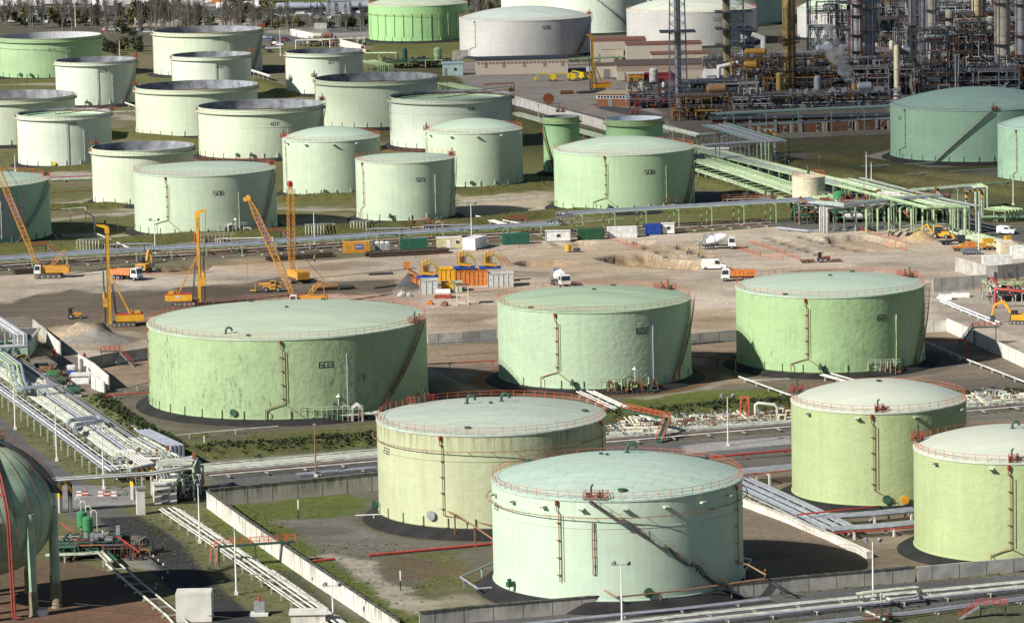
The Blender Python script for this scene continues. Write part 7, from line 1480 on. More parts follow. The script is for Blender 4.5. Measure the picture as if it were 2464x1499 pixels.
# dark underside sheds with brick bays
t = thing('brick_shed', 'long brick shed in shade under the sea-green pipe bridge', 'building', at(1990, 322)); part(MB().box((0, 5, 2.6), (74, 8, 5.2)), 'wall', mat('brick_dark', (.15, .07, .045), .9, var=.3), t); part(MB().box((0, 5, 5.35), (75.5, 9.4, .3)), 'roof', DARKSTEEL, t)  # shed brick is evenly darker than that of the control hut
for k in range(9): part(MB().box((-33+k*8.2, .9, 2.9), (.9, .5, 5.9)), 'pillar', GREYSTEEL, t)
for k in range(8): part(MB().box((-29+k*8.2, .96, 4.1), (4, .12, .6)), 'window', GLASS, t)
# ------------------------------------------------------------------ buildings
def building(label, px, py, L, D, h, m, yaw=0.0, roof=DARKSTEEL, wins=(), doors=(), name='building', cat='building', band=None, over=.25, wm=GLASS, pitched=None, endw=()):
    """px,py: front left corner on the ground; wins: (x, z, w, h)"""
    p = G(px, py); t = thing(name, label, cat, (p.x, p.y, 0), yaw); part(MB().box((L/2, D/2, h/2), (L, D, h)), 'wall', m, t)
    if pitched: part(MB().side([(-.3, h-.02), (-.3+D/2+.3, h+pitched), (D+.3, h-.02)], 0, L, M=Matrix(((0, 1, 0), (1, 0, 0), (0, 0, 1)))), 'roof', roof, t)
    else: part(MB().box((L/2, D/2, h+.15), (L+over*2, D+over*2, .3)), 'roof', roof, t)
    for (x, z, w, hh) in wins: part(MB().box((x, -.04, z), (w, .1, hh)), 'window', wm, t)
    for (y, z, w, hh) in endw: part(MB().box((-.04, y, z), (.1, w, hh)), 'window', wm, t)
    for (x, w, hh) in doors: part(MB().box((x, -.06, hh/2), (w, .14, hh)), 'door', GREYSTEEL, t)
    if band: part(MB().box((L/2, D/2, h-band[0]), (L+.08, D+.08, band[1])), 'parapet', band[2], t)
    return t
CB = mat('render_cream', (.66, .58, .47), .8, var=.1); TAUPE = mat('panel_taupe', (.36, .26, .22), .7); NAVY = mat('roof_navy', (.045, .05, .065), .6); TILE = mat('roof_terracotta', (.30, .13, .09), .8)
building('long low cream building with a band of brown panels and a dark roof', 1145, 181, 36, 16, 5.6, CB, .02, NAVY, [(1.2+i*1.45, 4.5, 1.0, .9) for i in range(25)] + [(x, 3.6, 1.2, 1.8) for x in (4, 11, 19, 27, 34)], wm=TAUPE, band=(0, .5, CB), endw=[(2, 4.4, 1.2, .9), (6, 4.4, 1.2, .9), (10, 4.4, 1.2, .9)])
t = building('small pale blue hut left of the long cream building', 1065, 183, 8, 8, 4.6, mat('wall_pale_blue', (.50, .66, .64), .6), 0, mat('roof_blue', (.45, .6, .6), .6), [(5, 2.4, 1, 1)], [(1.2, .9, 3)])
building('cream building with terracotta roof behind the yard rig', 1424, 148, 22, 20, 8, CB, 0, TILE, [(14, 5, 1, .8)], [(4, 2.5, 3)], band=(.3, .5, CB)); building('cream annexe in front of the terracotta roof', 1447, 152, 9, 8, 5.5, CB, 0, CREAM, [(6, 2, 1, 1)]); building('low cream workshop with a brown roof and ribbed fascia', 1485, 194, 52, 26, 5.5, CB, .0, mat('roof_brown', (.17, .12, .10), .8), [(20, 3, 1, .8)], [(4, 2.4, 3)], band=(1.2, 1.9, mat('fascia_tan', (.46, .37, .28), .7)))
building('cream wing with a doorway left of the brown-roofed workshop', 1432, 188, 9, 12, 4.6, CB, .0, mat('roof_brown', (0, 0, 0)), [], [(4.5, 2.4, 3.2)]); building('taller cream block with a dark doorway behind the workshop', 1508, 158, 30, 16, 8, CB, 0, TILE, [], [(14, 2.6, 5)]); building('plain cream block beside the lattice flare tower', 1568, 172, 22, 12, 6.5, CREAM, 0, TILE)
building('brick control hut with a strip of square windows in the yard', 1435, 256, 12.5, 13, 4.4, BRICK, -.35, mat('roof_tan', (.55, .44, .3), .8), [(1.0+i*1.15, 3.3, .8, .8) for i in range(10)], [(5.2, 1.4, 2.4)], band=(1.15, 1.15, WHITE), endw=[(1+i*1.2, 3.3, .9, .8) for i in range(10)])
building('white gabled shed among the dark refinery columns', 2245, 150, 17, 20, 8, mat('shed_white', (.62, .64, .68), .6), .25, TILE, pitched=3.5); building('white shelter with a black gable beside the pale reactor', 1700, 222, 14, 10, 6, WHITE, .1, WHITE, pitched=2)
building('red low shed between the cream workshop and flare tower', 1548, 196, 11, 6, 2.6, mat('shed_red', (.30, .05, .06), .6), .0, mat('shed_red', (0, 0, 0))); building('orange and yellow generator box in the yard', 1512, 198, 6, 4, 3, AMBER, .1, WHITE)
building('small green pump house with a flat concrete roof at the left edge', -60, 864, 11.4, 17, 3.6, mat('wall_soft_green', (.30, .44, .35), .7), 0, CONC, [], [(8.3, 2.2, 2.6)], band=(.0, .6, mat('fascia_green', (.42, .60, .50), .6)), over=.6)
t = building('white corrugated hut under the pipes at the left crossing', 372, 1213, 3.8, 3.6, 3.3, CONCW, .15, mat('roof_corrugated', (.6, .6, .58), .6), [(.8, 2.2, .6, .3), (3.1, 2.2, .6, .3)], [(1.8, 1.2, 2.3)]); building('pale sentry kiosk with a round sign beside the striped gantry', 330, 1239, 1.4, 1.2, 4.4, CONCW, .2, GREYSTEEL)
building('white concrete blast wall box at the bottom left', 424, 1497, 5.2, 3.6, 4.0, CONCW, .0, CONCW, over=0); building('white concrete box at the bottom beside the diagonal pipes', 700, 1512, 5.0, 3, 2.0, CWHITE, 0, CONCW)
building('long white pallet stack beside the white wall corner', 172, 924, 3.5, 3.0, 1.6, WHITE, 0, WHITE, name='pallet_stack', cat='stack')
# portal behind tank 508 with white box, yard clutter
building('white switch cabinet under the portal behind tank 508', 1706, 392, 6, 3, 4, WHITE, 0, WHITE, name='switch_cabinet', cat='cabinet')
# ------------------------------------------------------------------ stile stairs, footbridge, valve manifolds at tanks
def stile(label, px, py, z=3.2, l=3.4, yaw=0, mirror=1, two=True):
    t = thing('stile_stairs', label, 'stairs', at(px, py), yaw); part(MB().box((0, 0, z), (l, 1.2, .12)), 'deck', DKGREEN, t); b = MB()
    for y in (-.6, .6):
        for zz in (.5, 1.0): b.bar((-l/2, y, z+zz), (l/2, y, z+zz), .07)
        for k in range(5): b.bar((-l/2+l*k/4, y, z), (-l/2+l*k/4, y, z+1.05), .09)
    part(b, 'railing', RED, t); s = MB(); r = MB(); n = 12; a = Vector((-mirror*l/2, 0, z)); e = Vector((-mirror*(l/2+3.0), -1.0, 0))
    for k in range(n): q = a+(e-a)*(k+.5)/n; s.box(q, (.3, 1.0, .06))
    for y in (-.5, .5):
        s.bar(a+Vector((0, y, -.1)), e+Vector((0, y, -.1)), .08, .2)
        for zz in (.5, 1.0): r.bar(a+Vector((0, y, zz)), e+Vector((0, y, zz)), .06)
        for k in range(4): q = a+(e-a)*k/3+Vector((0, y, 0)); r.bar(q, q+Vector((0, 0, 1)), .07)
    part(s, 'stairs', GREYSTEEL, t); part(r, 'handrail', RED, t)
    for x in (-l/2+.2, l/2-.2): part(MB().box((x, 0, z/2), (.16, .16, z)), 'leg', DKGREEN, t)
stile('red-railed stile over the low wall left of tank 603', 266, 882, 3.2, 4, 0, -1); stile('red-railed stile with a ladder over the white wall right of tank 601', 2370, 828, 3.6, 5, 0, 1); stile('orange-railed steps over the long bridge behind the middle crane', 660, 590, 3.4, 4, .3, -1); stile('orange-railed steps over the long bridge right of the white cabin', 1242, 560, 3.4, 4, .3, -1); stile('orange-railed steps over the long bridge behind the leaning crane', 94, 624, 3.4, 4, .3, -1)
t = thing('footbridge', 'green footbridge with orange rails crossing the diagonal pipes and dyke wall', 'footbridge', at(500, 1366)); a, e = Vector((0, 0, 3.3)), Vector(G(712, 1352)) - Vector(at(500, 1366)) + Vector((0, 0, 3.3)); a = Vector((1.2, .0, 3.3)); part(MB().bar(a, e, 1.1, .22), 'deck', DKGREEN, t); b = MB(); n_ = 9
for y in (-.5, .5):
    for zz in (.55, 1.1): b.bar(a+Vector((0, y, zz)), e+Vector((0, y, zz)), .07)
    for k in range(n_+1): q = a+(e-a)*k/n_+Vector((0, y, 0)); b.bar(q, q+Vector((0, 0, 1.1)), .09)
part(b, 'railing', ORANGE, t); s = MB(); r = MB()
for k in range(12): s.box((1.2-.02*k, -.3-k*.3, 3.2-k*.27), (.95, .3, .07))
for x in (.7, 1.7):
    s.bar((x, 0, 3.2), (x-.2, -3.7, 0), .1, .2)
    for zz in (.5, 1.0): r.bar((x, 0, 3.2+zz), (x-.2, -3.7, zz), .07)
    for k in range(5): r.bar((x-.05*k, -.92*k, 3.2-.8*k), (x-.05*k, -.92*k, 4.2-.8*k), .08)
part(s, 'stairs', GREYSTEEL, t); part(r, 'handrail', ORANGE, t)
for f in (.05, .5, .93):
    for y in (-.45, .45): q = a+(e-a)*f; part(MB().box((q.x, q.y+y, 1.6), (.16, .16, 3.2)), 'leg', DKGREEN, t)
def manifold(label, px, py, L=8, D=5, n=16, mats=None, seed=1, h=2.6, eq=DKGREEN, hood=True, yaw=0, low=False):
    rr = random.Random(seed); t = thing('valve_manifold', label, 'valve manifold', at(px, py), yaw); mats = mats or [GREENPIPE, RUST, PALEPIPE, DKGREEN]
    for k in range(n):
        x, y = rr.uniform(-L/2, L/2), rr.uniform(0, D); r = rr.choice([.08, .12, .18, .25]); z = rr.uniform(.5, h)
        pts = [(x, y, 0), (x, y, z), (x, D+1, z)] if k % 3 == 0 else ([(x, y, z*.4), (max(-L/2, min(L/2, x+rr.uniform(-4, 4))), y, z*.4), (x+.1, y+.5, .1)] if k % 3 == 1 else [(x-1, y, 0), (x-.9, y, z*.8), (x, y, z), (x+.9, y, z*.8), (x+1, y, 0)])
        if low:
            x1 = max(-L/2-1, min(L/2+1, x+rr.uniform(-11, 11))); z = rr.uniform(.4, 1.1); q = rr.random(); r = rr.choice([.1, .14, .2, .28])
            pts = [(x, y, z), (x1, y+rr.uniform(-.4, .4), z)] if q < .62 else ([(x, -1, z), (x+rr.uniform(-3, -1), D+2, z+.2)] if q < .85 else [(x, y, .2), (x, y, z+.8), (x+1.2, y, z+.8), (x+1.2, y, .3)])
        part(MB().tube(pts, r, 6), 'pipe', rr.choice(mats), t, True)
    for k in range(3 if low else max(3, n//4)): x, y = rr.uniform(-L/2, L/2), rr.uniform(-.3, D); part(MB().box((x, y, .9), (.6, .5, .7)).cyl((x, y, 1.2), .1, .9, 8).rev([(.32, 2.05), (.32, 2.15)], 10, c=(x, y, 0)), 'valve', rr.choice([eq, eq, RUST]), t)
    b = MB()
    for zz in (.6, 1.1): b.bar((-L/2, -.5, h*.5+zz), (L/2, -.5, h*.5+zz), .07)
    for k in range(int(L)): b.bar((-L/2+k, -.5, 0), (-L/2+k, -.5, h*.5+1.1), .07)
    part(b, 'railing', rr.choice([RUST, PALEPIPE]), t)
    if hood: part(MB().rev([(.5, h+.6), (.1, h+1.0), (0, h+1.3)], 10, c=(L*.1, D*.3, 0)).bar((L*.1, D*.3, 0), (L*.1, D*.3, h+1), .12), 'vent_hood', WHITE, t)
manifold('valve manifold with white vents at the foot of tank 603', 800, 1016, 12, 5, 50, [WHITEPIPE, PALEPIPE, DKGREEN, RUST], 3, 4.0); manifold('green valve manifold at the foot of tank 602', 1515, 948, 11, 5, 34, [GREENPIPE, DKGREEN, RUST], 4, 4.0); manifold('green valve manifold with big arches at the foot of tank 601', 2094, 903, 12, 4, 34, [DKGREEN, GREENPIPE, RUST], 5, 4.2)
t = thing('header_pipe', 'thick yellow-green header pipe in front of tank 602', 'pipe', at(1450, 944)); part(MB().tube([(0, 0, 1.1), (7.5, 0, 1.1)], .55, 12), 'pipe', mat('pipe_lime', (.42, .50, .15), .5), t, True); [part(MB().box((x, 0, .3), (.5, .7, .6)), 'saddle', CONC, t) for x in (1, 6)]
manifold('valves and pipes between the lime tanks', 2178, 1218, 5, 3, 14, [DKGREEN, RUST, PALEPIPE], 6, 2.4, hood=False); manifold('white valve manifold on the ground left of tank 507', 1030, 533, 8, 2, 10, [PALEPIPE, WHITEPIPE, DKGREEN], 7, 2.2); manifold('valve manifold at the foot of tank 506', 560, 572, 8, 2, 10, [PALEPIPE, WHITEPIPE, DKGREEN], 8, 2.2); manifold('red valve stand on the bridge left of the middle crane', 520, 585, 10, 4, 18, [RUST, RED, PALEPIPE], 9, 3.2, hood=False); manifold('red valve stand on the bridge above the green container', 1025, 554, 9, 4, 18, [RUST, RED, PALEPIPE], 10, 3.2, hood=False)
manifold('valves of tank 508 beside the raised bridge', 1575, 511, 14, 3, 16, [PALEPIPE, GREENPIPE, DKGREEN], 12, 2.4)
BIGM = [PALEPIPE, CREAM, PALEPIPE, RUST, GREYSTEEL, DARKSTEEL]
for k, (x, y, l) in enumerate(((1500, 1056, 'white pipe manifold right of tank 232, first from the left'), (1580, 1040, 'white pipe manifold with orange-railed steps beside it'), (1660, 1036, 'white pipe manifold left of the rusty mast'), (1740, 1030, 'white pipe manifold behind the rusty mast'), (1820, 1024, 'white pipe manifold left of the left lime tank'), (1885, 1018, 'white pipe manifold touching the left lime tank'), (2360, 985, 'white pipe manifold right of the left lime tank'), (2440, 975, 'white pipe manifold at the right edge above the lime tank'))): manifold(l, x, y, 11, 9, 44, BIGM, 20+k, 1.6, GREYSTEEL, hood=False, low=True)
t = thing('stairway', 'orange-railed green stairs crossing the white manifolds', 'stairs', at(1540, 1040)); part(MB().bar((-2.5, 5, 3.4), (5, -6, 3.4), 1.2, .25).bar((5, -6, 3.4), (3, -12, .2), 1.1, .2), 'flight', DKGREEN, t); b = MB()
for s in (-.6, .6):
    for z in (.5, 1.1): b.bar((-2.5+s, 5, 3.4+z), (5+s, -6, 3.4+z), .08); b.bar((5+s, -6, 3.4+z), (3+s, -12, .2+z), .08)
    for k in range(8): b.bar((-2.5+s+k*.95, 5-k*1.4, 3.4), (-2.5+s+k*.95, 5-k*1.4, 4.5), .09)
part(b, 'railing', ORANGE, t)
def arch(label, px, py, w, h, m, r=.4, base=.0):
    t = thing('pipe_arch', label, 'pipe', at(px, py)); part(MB().tube([(0, 0, base), (0, 0, h), (.5, 0, h+.4), (w-.5, -1, h+.2), (w, -1, h-.3), (w, -1, base)], r, 10), 'pipe', m, t, True); [part(MB().box((x, y, 1.2), (1.0, 1.0, .5)), 'flange', m, t) for x, y in ((0, 0), (w, -1))]
arch('white and rusty pipe arch left of the left lime tank', 1818, 1018, 4, 3.4, PALEPIPE, .28); frame_tower('orange-railed ladder tower by the white pipe arch', 1792, 1012, 1.6, 1.4, 4.5, ORANGE, (), name='ladder_tower', cat='stairs')
# --- manifold yard at the left: big green and yellow header with arches, pumps
for k in range(3):
    p = at(8+k*22+2, 868+k*17); t = thing('header_arch', ('first', 'second', 'third')[k]+' green arch over the yellow header pipe at the left', 'pipe', p); part(MB().tube([(-1.3, 0, 0), (-1.3, 0, 3.0), (-.6, 0, 4.0), (.6, 0, 4.0), (1.3, 0, 3.0), (1.3, 0, 0)], .38, 10), 'pipe', (DKGREEN, DKGREEN, mat('pipe_olive', (.26, .22, .06), .6))[k], t, True)
rack('thick white and olive header pipes beside the left rack', [(-40, 830), (30, 872), (100, 922)], [(-1.2, .5, WHITEPIPE), (.6, .45, mat('pipe_olive', (0, 0, 0))), (2.2, .5, PALEPIPE)], z=1.6, sup=5, smat=DKGREEN)
for k, (x, y, m) in enumerate(((128, 915, MIDGREEN), (143, 932, DKGREEN), (178, 955, DKGREEN), (100, 898, DKGREEN), (112, 905, RUST))):
    t = thing('pump_motor', ('bright green motor in the pump yard', 'dark green motor in the pump yard', 'large dark green motor at the near end of the pump yard', 'dark green motor nearest the header pipes', 'rust-brown motor in the pump yard')[k], 'motor', at(x, y), .1); part(MB().tube([(-1.4, 0, 1.3), (1.4, 0, 1.3)], .85, 14), 'casing', m, t, True); part(MB().box((0, 0, .3), (3, 1.6, .5)), 'plinth', CONC, t); part(MB().tube([(1.4, 0, 1.3), (2.4, 0, 1.3)], .3, 8), 'shaft', RUST, t)
manifold('dark pump clutter left of the white wall corner', 150, 915, 10, 6, 22, [DKGREEN, RUST, GREYSTEEL], 40, 2, hood=False); manifold('dark pipe clutter beside the header pipes', 90, 935, 12, 5, 26, [DKGREEN, DARKSTEEL, GREYSTEEL], 41, 2.4, hood=False)
t = thing('blue_machine', 'blue and white machine in the pump yard', 'machine', at(172, 908)); part(MB().box((0, 0, 1), (2.2, 1.4, 1.2)), 'body', BLUE, t); part(MB().box((0, 0, 2.1), (1.6, 1.2, .9)), 'cover', WHITE, t)
for k, (x, y) in enumerate(((131, 858), (203, 868))): t = thing('hydrant', ('red hydrant by the white wall of the green building', 'red hydrant on the track left of the stile')[k], 'hydrant', at(x, y)); part(MB().cyl((0, 0, 0), .25, 1.3, 10).tube([(-.5, 0, 1), (.5, 0, 1)], .16, 8).cyl((0, 0, 1.3), .32, .3, 10), 'body', RED, t)
t = thing('fire_water_pipe', 'thick red pipe frame at the right edge', 'pipe', at(2395, 742)); part(MB().tube([(0, 0, 0), (0, 0, 4.4), (8.5, -2, 3.6), (9, -2, 1.2), (13, -3, 1.0)], .35, 10), 'pipe', RED, t, True)
unit('green-framed skid with white tanks at the right edge', 2440, 728, 12, 8, 4.2, [WHITEPIPE, GREYSTEEL, RED], 24, 1, 0, RED, GREENPIPE, 0, 90, 'equipment_skid')
for k, (p0, p1) in enumerate((((2255, 716), (2405, 776)), ((2262, 724), (2398, 781)))): line(('upper', 'lower')[k]+' white pipe on blocks in the dirt right of tank 601', [p0, p1], .2, WHITE, z=.6, sup=6)
for k, (x, y) in enumerate(((2258, 722), (2290, 716), (2340, 692))): building(('white block at the start of the white pipes', 'white slab beside the white pipes', 'pair of white planks in front of the unfinished wall')[k], x, y, (3, 4, 7)[k], 1.5, (.9, .6, .4)[k], WHITE, -.1, WHITE, name='concrete_block', cat='block', over=0)
unit('white-legged pipe crossing frame beside the corrugated hut', 425, 1205, 6, 9, 5.6, [WHITEPIPE, PALEPIPE, STEELPIPE, GREYSTEEL], 34, 2, 0, GREYSTEEL, PALEPIPE, 0, 93, 'crossing_frame'); unit('white vertical pipe nest above the hut at the crossing', 345, 1150, 9, 6, 3.4, [WHITEPIPE, PALEPIPE, STEELPIPE, RUST], 40, 1, 0, PALEPIPE, GREYSTEEL, 0, 94, 'crossing_frame'); unit('dark green pump skid beside the sphere', 215, 1345, 9, 9, 2.2, [DKGREEN, DARKSTEEL, DKGREEN, RUST], 50, 1, 0, DARKSTEEL, DKGREEN, 0, 95, 'pump_skid')
# --- sphere and its yard
p = G(-27/1.41234, 2060/1.41234); cs = G(-27/1.41234, 1728/1.41234, 0); 
Yc = p.y; zc = None
for z in np.arange(5, 25, .05):
    if PR((p.x, Yc, z))[1] < 1728/1.41234: zc = float(z); break
RS = 229/1.41234/ppm((p.x, Yc, zc)); t = thing('gas_sphere', 'green spherical gas tank on stilts at the left edge', 'spherical tank', (p.x, Yc, 0))
SPH = wallmat('sphere_green', (.27, .42, .29), stain=.12, seams=0); b = MB(); b.rev([(RS*sin(PI*i/36) if 0 < i < 36 else 0, zc-RS*cos(PI*i/36)) for i in range(37)], 64); o = part(b, 'shell', mat('sphere_paint', (.30, .43, .31), .5, var=.2, scale=.35, dirt=.3), t, True)
for k in range(10):
    a = 2*PI*(k+.25)/10; x, y = RS*sin(a), -RS*cos(a); q = part(MB().tube([(x, y, 3.6), (x, y, zc+.4)], .62, 12), 'leg', mat('sphere_paint', (0, 0, 0)), t, True); part(MB().tube([(x, y, -.2), (x, y, .3), (x, y, 3.7)], [1.1, .72, .72], 12), 'fireproofing', mat('leg_stone', (.20, .175, .12), .9, dirt=.2), q, True)
for k in range(13):
    a = -1.3+k*.24; pts = [(RS*1.012*sin(ph)*sin(a+.1*ph), -RS*1.012*sin(ph)*cos(a+.1*ph), zc+RS*1.012*cos(ph)) for ph in [i*.1+.25 for i in range(19)]]; part(MB().tube(pts, .035, 4), 'sprinkler_pipe', mat('pipe_pinkish', (.32, .10, .07), .6), t)
pts = [(RS*1.03*sin(ph)*sin(.25+.1*ph), -RS*1.03*sin(ph)*cos(.25+.1*ph), zc+RS*1.03*cos(ph)) for ph in [i*.1+.2 for i in range(14)]]
for d in (0, .38): part(MB().tube([(x+d, y-.05, z) for x, y, z in pts] + [(pts[-1][0]+d+.3, pts[-1][1]-.3, .4), (pts[-1][0]+d+1.2, pts[-1][1]-.4, .3)], .16, 8), 'fire_main', mat('paint_dull_red', (.27, .05, .04), .6, dirt=.3), t, True)
pts = [(RS*1.02*sin(ph)*sin(-.1), -RS*1.02*sin(ph)*cos(-.1), zc+RS*1.02*cos(ph)) for ph in [i*.1+.2 for i in range(9)]]; part(MB().tube(pts+[(RS*.35, -RS*.9, zc+RS*.35)], .14, 8), 'fire_branch', RED, t, True)
st = MB(); hr = MB(); n_ = 40
for i in range(n_):
    ph = .1+1.3*i/n_; a = .9+.6*i/n_; r1 = RS*1.05; q = Vector((r1*sin(ph)*sin(a), -r1*sin(ph)*cos(a), zc+r1*cos(ph)+.3)); st.box(q, (.9, .9, .1)); hr.bar(q+Vector((.4, 0, 0)), q+Vector((.4, 0, 1.1)), .06)
    if i:
        for zz in (.5, 1.05): hr.bar(q0+Vector((.4, 0, zz)), q+Vector((.4, 0, zz)), .06)
        st.bar(q0+Vector((-.4, 0, -.1)), q+Vector((-.4, 0, -.1)), .1, .25); st.bar(q0+Vector((.4, 0, -.1)), q+Vector((.4, 0, -.1)), .1, .25)
    q0 = q
o = part(st, 'stairway', DARKSTEEL, t); part(hr, 'handrail', RUST, o); o = part(MB().cyl((0, 0, zc+RS+.4), 3.0, .2, 16), 'platform', DKGREEN, t); b = MB()
for i in range(24):
    a, c = 2*PI*i/24, 2*PI*(i+1)/24; b.bar((2.9*sin(a), -2.9*cos(a), zc+RS+.6), (2.9*sin(a), -2.9*cos(a), zc+RS+1.7), .07); [b.bar((2.9*sin(a), -2.9*cos(a), zc+RS+zz), (2.9*sin(c), -2.9*cos(c), zc+RS+zz), .06) for zz in (1.1, 1.7)]
part(b, 'railing', RUST, o)
for k, (x, y, l) in enumerate(((198, 1272, 'left bright green drum of the sphere pump yard'), (212, 1286, 'right bright green drum of the sphere pump yard'))): t = thing('green_drum', l, 'vessel', at(x, y)); part(MB().rev([(0, .4), (.85, .5), (.85, 2.7), (.5, 3.0), (0, 3.1)], 14), 'shell', MIDGREEN, t, True); part(MB().cyl((0, 0, 0), .4, .5, 8), 'foot', GREYSTEEL, t)
for k in range(4):
    x, y = (196, 208, 221, 235)[k], (1262, 1272, 1284, 1294)[k]; t = thing('gooseneck_pipe', ('first', 'second', 'third', 'fourth')[k]+' white gooseneck vent beside the green drums', 'vent', at(x, y)); part(MB().tube([(0, 0, 0), (0, 0, 4.2), (-.3, 0, 4.6), (-.7, 0, 4.6), (-.9, 0, 4.1)], .09, 6), 'pipe', PALEPIPE, t, True)
manifold('dark green valves in the sphere pump yard', 190, 1322, 8, 5, 24, [DKGREEN, MIDGREEN, RUST], 50, 2.4, hood=False); manifold('dark valve cluster at the corner of the sphere pump yard', 300, 1348, 7, 7, 30, [DKGREEN, DARKSTEEL, RUST], 51, 3.0, DKGREEN, hood=False)
line('red pipe rail over the sphere pump yard', [(165, 1304, 2.6), (282, 1290, 2.6), (336, 1328, 2.6)], .1, RED, sup=9); line('second red pipe left of the green drums', [(148, 1258, 2), (186, 1290, 2), (184, 1322, 1)], .12, RED, sup=0)
rack('green and cream pipes from the sphere to the valve corner', [(110, 1334), (200, 1331), (250, 1326), (275, 1350)], [(-.5, .24, DKGREEN), (.4, .26, PALEPIPE), (1.1, .15, PALEPIPE)], z=1.2, sup=6, smat=CONC); rack('pale pipes running down from the valve corner', [(272, 1355), (330, 1405), (420, 1480), (450, 1515)], [(-.9, .15, PALEPIPE), (1.1, .2, PALEPIPE)], z=.6, sup=6, smat=CONC)
for k, (x, y, l) in enumerate(((118, 1470), (0, 0), (0, 0))[:1] and ((97, 1478, 'white valve chamber at the foot of the sphere'),)): t = thing('valve_chamber', l, 'chamber', at(x, y)); part(MB().cyl((0, 0, 0), 1.2, .9, 16), 'ring', CONCW, t)
for k, (x, y) in enumerate(((190, 1192), (205, 1192), (242, 1193), (258, 1193), (274, 1193))): t = thing('road_barrier', ('first', 'second', 'third', 'fourth', 'last')[k]+' red and white plastic barrier behind the sphere', 'barrier', at(x, y), 0, 'road barriers behind the sphere'); part(MB().side([(-.5, 0), (.5, 0), (.4, .8), (-.4, .8)], -.2, .2), 'body', RED if k % 2 else WHITE, t); part(MB().box((0, 0, .45), (.95, .46, .18)), 'stripe', WHITE if k % 2 else RED, t)
t = thing('gas_cabinet', 'grey cabinet with a red valve beside the bottom pipes', 'cabinet', at(625, 1478)); part(MB().box((0, 0, 1), (1.6, 1.2, 2)), 'box', GREYSTEEL, t); part(MB().cyl((0, 0, 2), .2, .8, 8), 'valve', RED, t); part(MB().box((0, -.4, .2), (2.6, 2, .4)), 'plinth', CONCW, t)
line('black cable slung across the bottom left corner', [(-60, 1432, 1.5), (100, 1445, 1.2), (400, 1470, 1.0), (700, 1500, .8)], .04, BLACKP, sup=0, name='cable', cat='cable')
manifold('valves at the bottom right verge', 2120, 1500, 3, 2, 7, [RUST, PALEPIPE, GREYSTEEL], 60, 1.4, hood=False, low=True); stile('orange-railed ramp at the bottom right corner', 2390, 1484, 1.6, 4, 0, 1)
t = thing('pipe_drop', 'bundle of orange pipes bending down over the bund wall', 'pipe', at(1640, 1440)); [part(MB().tube([(x, 2, 3.2), (x, -.6, 3.2), (x, -.7, .8), (x+1.5, -5, .3)], .08, 6), 'pipe', BROWNPIPE, t, True) for x in (0, .25, .5, .75, 1.0)]
# ------------------------------------------------------------------ vegetation and far yard
BK = random.Random(3)
LEAFD = mat('foliage_dark', (.035, .05, .022), .9, var=.5, scale=.8); LEAFM = mat('foliage_mid', (.06, .066, .028), .9, var=.5, scale=.8); LEAFO = mat('foliage_olive', (.14, .13, .045), .9, var=.4, scale=.8); BARK = mat('bark_pale', (.22, .20, .17), .9); TWIG = mat('twigs_grey', (.13, .115, .10), .95, var=.3)
def leaves(b, c, rx, ry, rz_, n, s, rr):
    for _ in range(n):
        u = rr.random()**.5; a = rr.uniform(0, 2*PI); e = rr.uniform(-1, 1); k = math.sqrt(1-e*e)*u
        p = Vector(c)+Vector((rx*k*cos(a), ry*k*sin(a), rz_*e*u)); n_ = Vector((rr.uniform(-1, 1), rr.uniform(-1, 1), rr.uniform(-.3, 1))).normalized(); t1 = n_.orthogonal().normalized()*s*rr.uniform(.5, 1.2); t2 = n_.cross(t1)*rr.uniform(.6, 1.2); b.add([p-t1, p-t2, p+t1, p+t2], [(0, 1, 2, 3)])
def bare_tree(h, seed):
    rr = random.Random(seed); t = thing('bare_tree', 'x', 'tree', (0, 0, 0)); part(MB().tube([(0, 0, -.3), (rr.uniform(-.2, .2), 0, h*.5), (rr.uniform(-.4, .4), 0, h)], [.26, .17, .05], 6), 'trunk', BARK, t, True); b = MB()
    for k in range(44):
        z = h*rr.uniform(.22, .97); a = rr.uniform(0, 2*PI); l = (h-z)*.28+1.0; q = Vector((l*cos(a)*.6, l*sin(a)*.6, l*1.1)); p = Vector((0, 0, z)); b.bar(p, p+q, .07)
        for j in range(3): f = rr.uniform(.3, .9); a2 = rr.uniform(0, 2*PI); b.bar(p+q*f, p+q*f+Vector((.7*cos(a2), .7*sin(a2), .9)), .04)
    part(b, 'crown', TWIG, t); return t
def leafy(h, w, m, seed, n=420, s=.55, trunk=True):
    rr = random.Random(seed); t = thing('leafy_tree', 'x', 'tree', (0, 0, 0)); part(MB().tube([(0, 0, -.3), (0, 0, h*.6)], [.3, .12], 6), 'trunk', BARK, t, True); b = MB()
    for k in range(9): a = rr.uniform(0, 2*PI); d = w*.28*rr.random(); leaves(b, (d*cos(a), d*sin(a), h*rr.uniform(.3, .85)), w*.3, w*.3, h*.16, n//9, s, rr)
    part(b, 'crown', m, t); return t
def pick(protos, used, x, y, label, group, sc=1, rz=None):
    k = BK.randrange(len(protos)); o = protos[k]; loc = at(x, y)
    if k not in used: used.add(k); o.location = loc; o['label'] = label; o['group'] = group
    else: o = copy_thing(o, loc, 0, label, group)
    o.rotation_euler.z = BK.uniform(0, 6) if rz is None else rz; o.scale = (sc, sc, sc); return o
bt = [bare_tree(h, i) for i, h in enumerate((15, 13, 17, 11))]; ub = set(); lt = [leafy(9, 8, LEAFD, 1), leafy(8, 7, LEAFM, 2), leafy(11, 6, LEAFO, 3), leafy(5, 7, LEAFD, 4)]; ul = set()
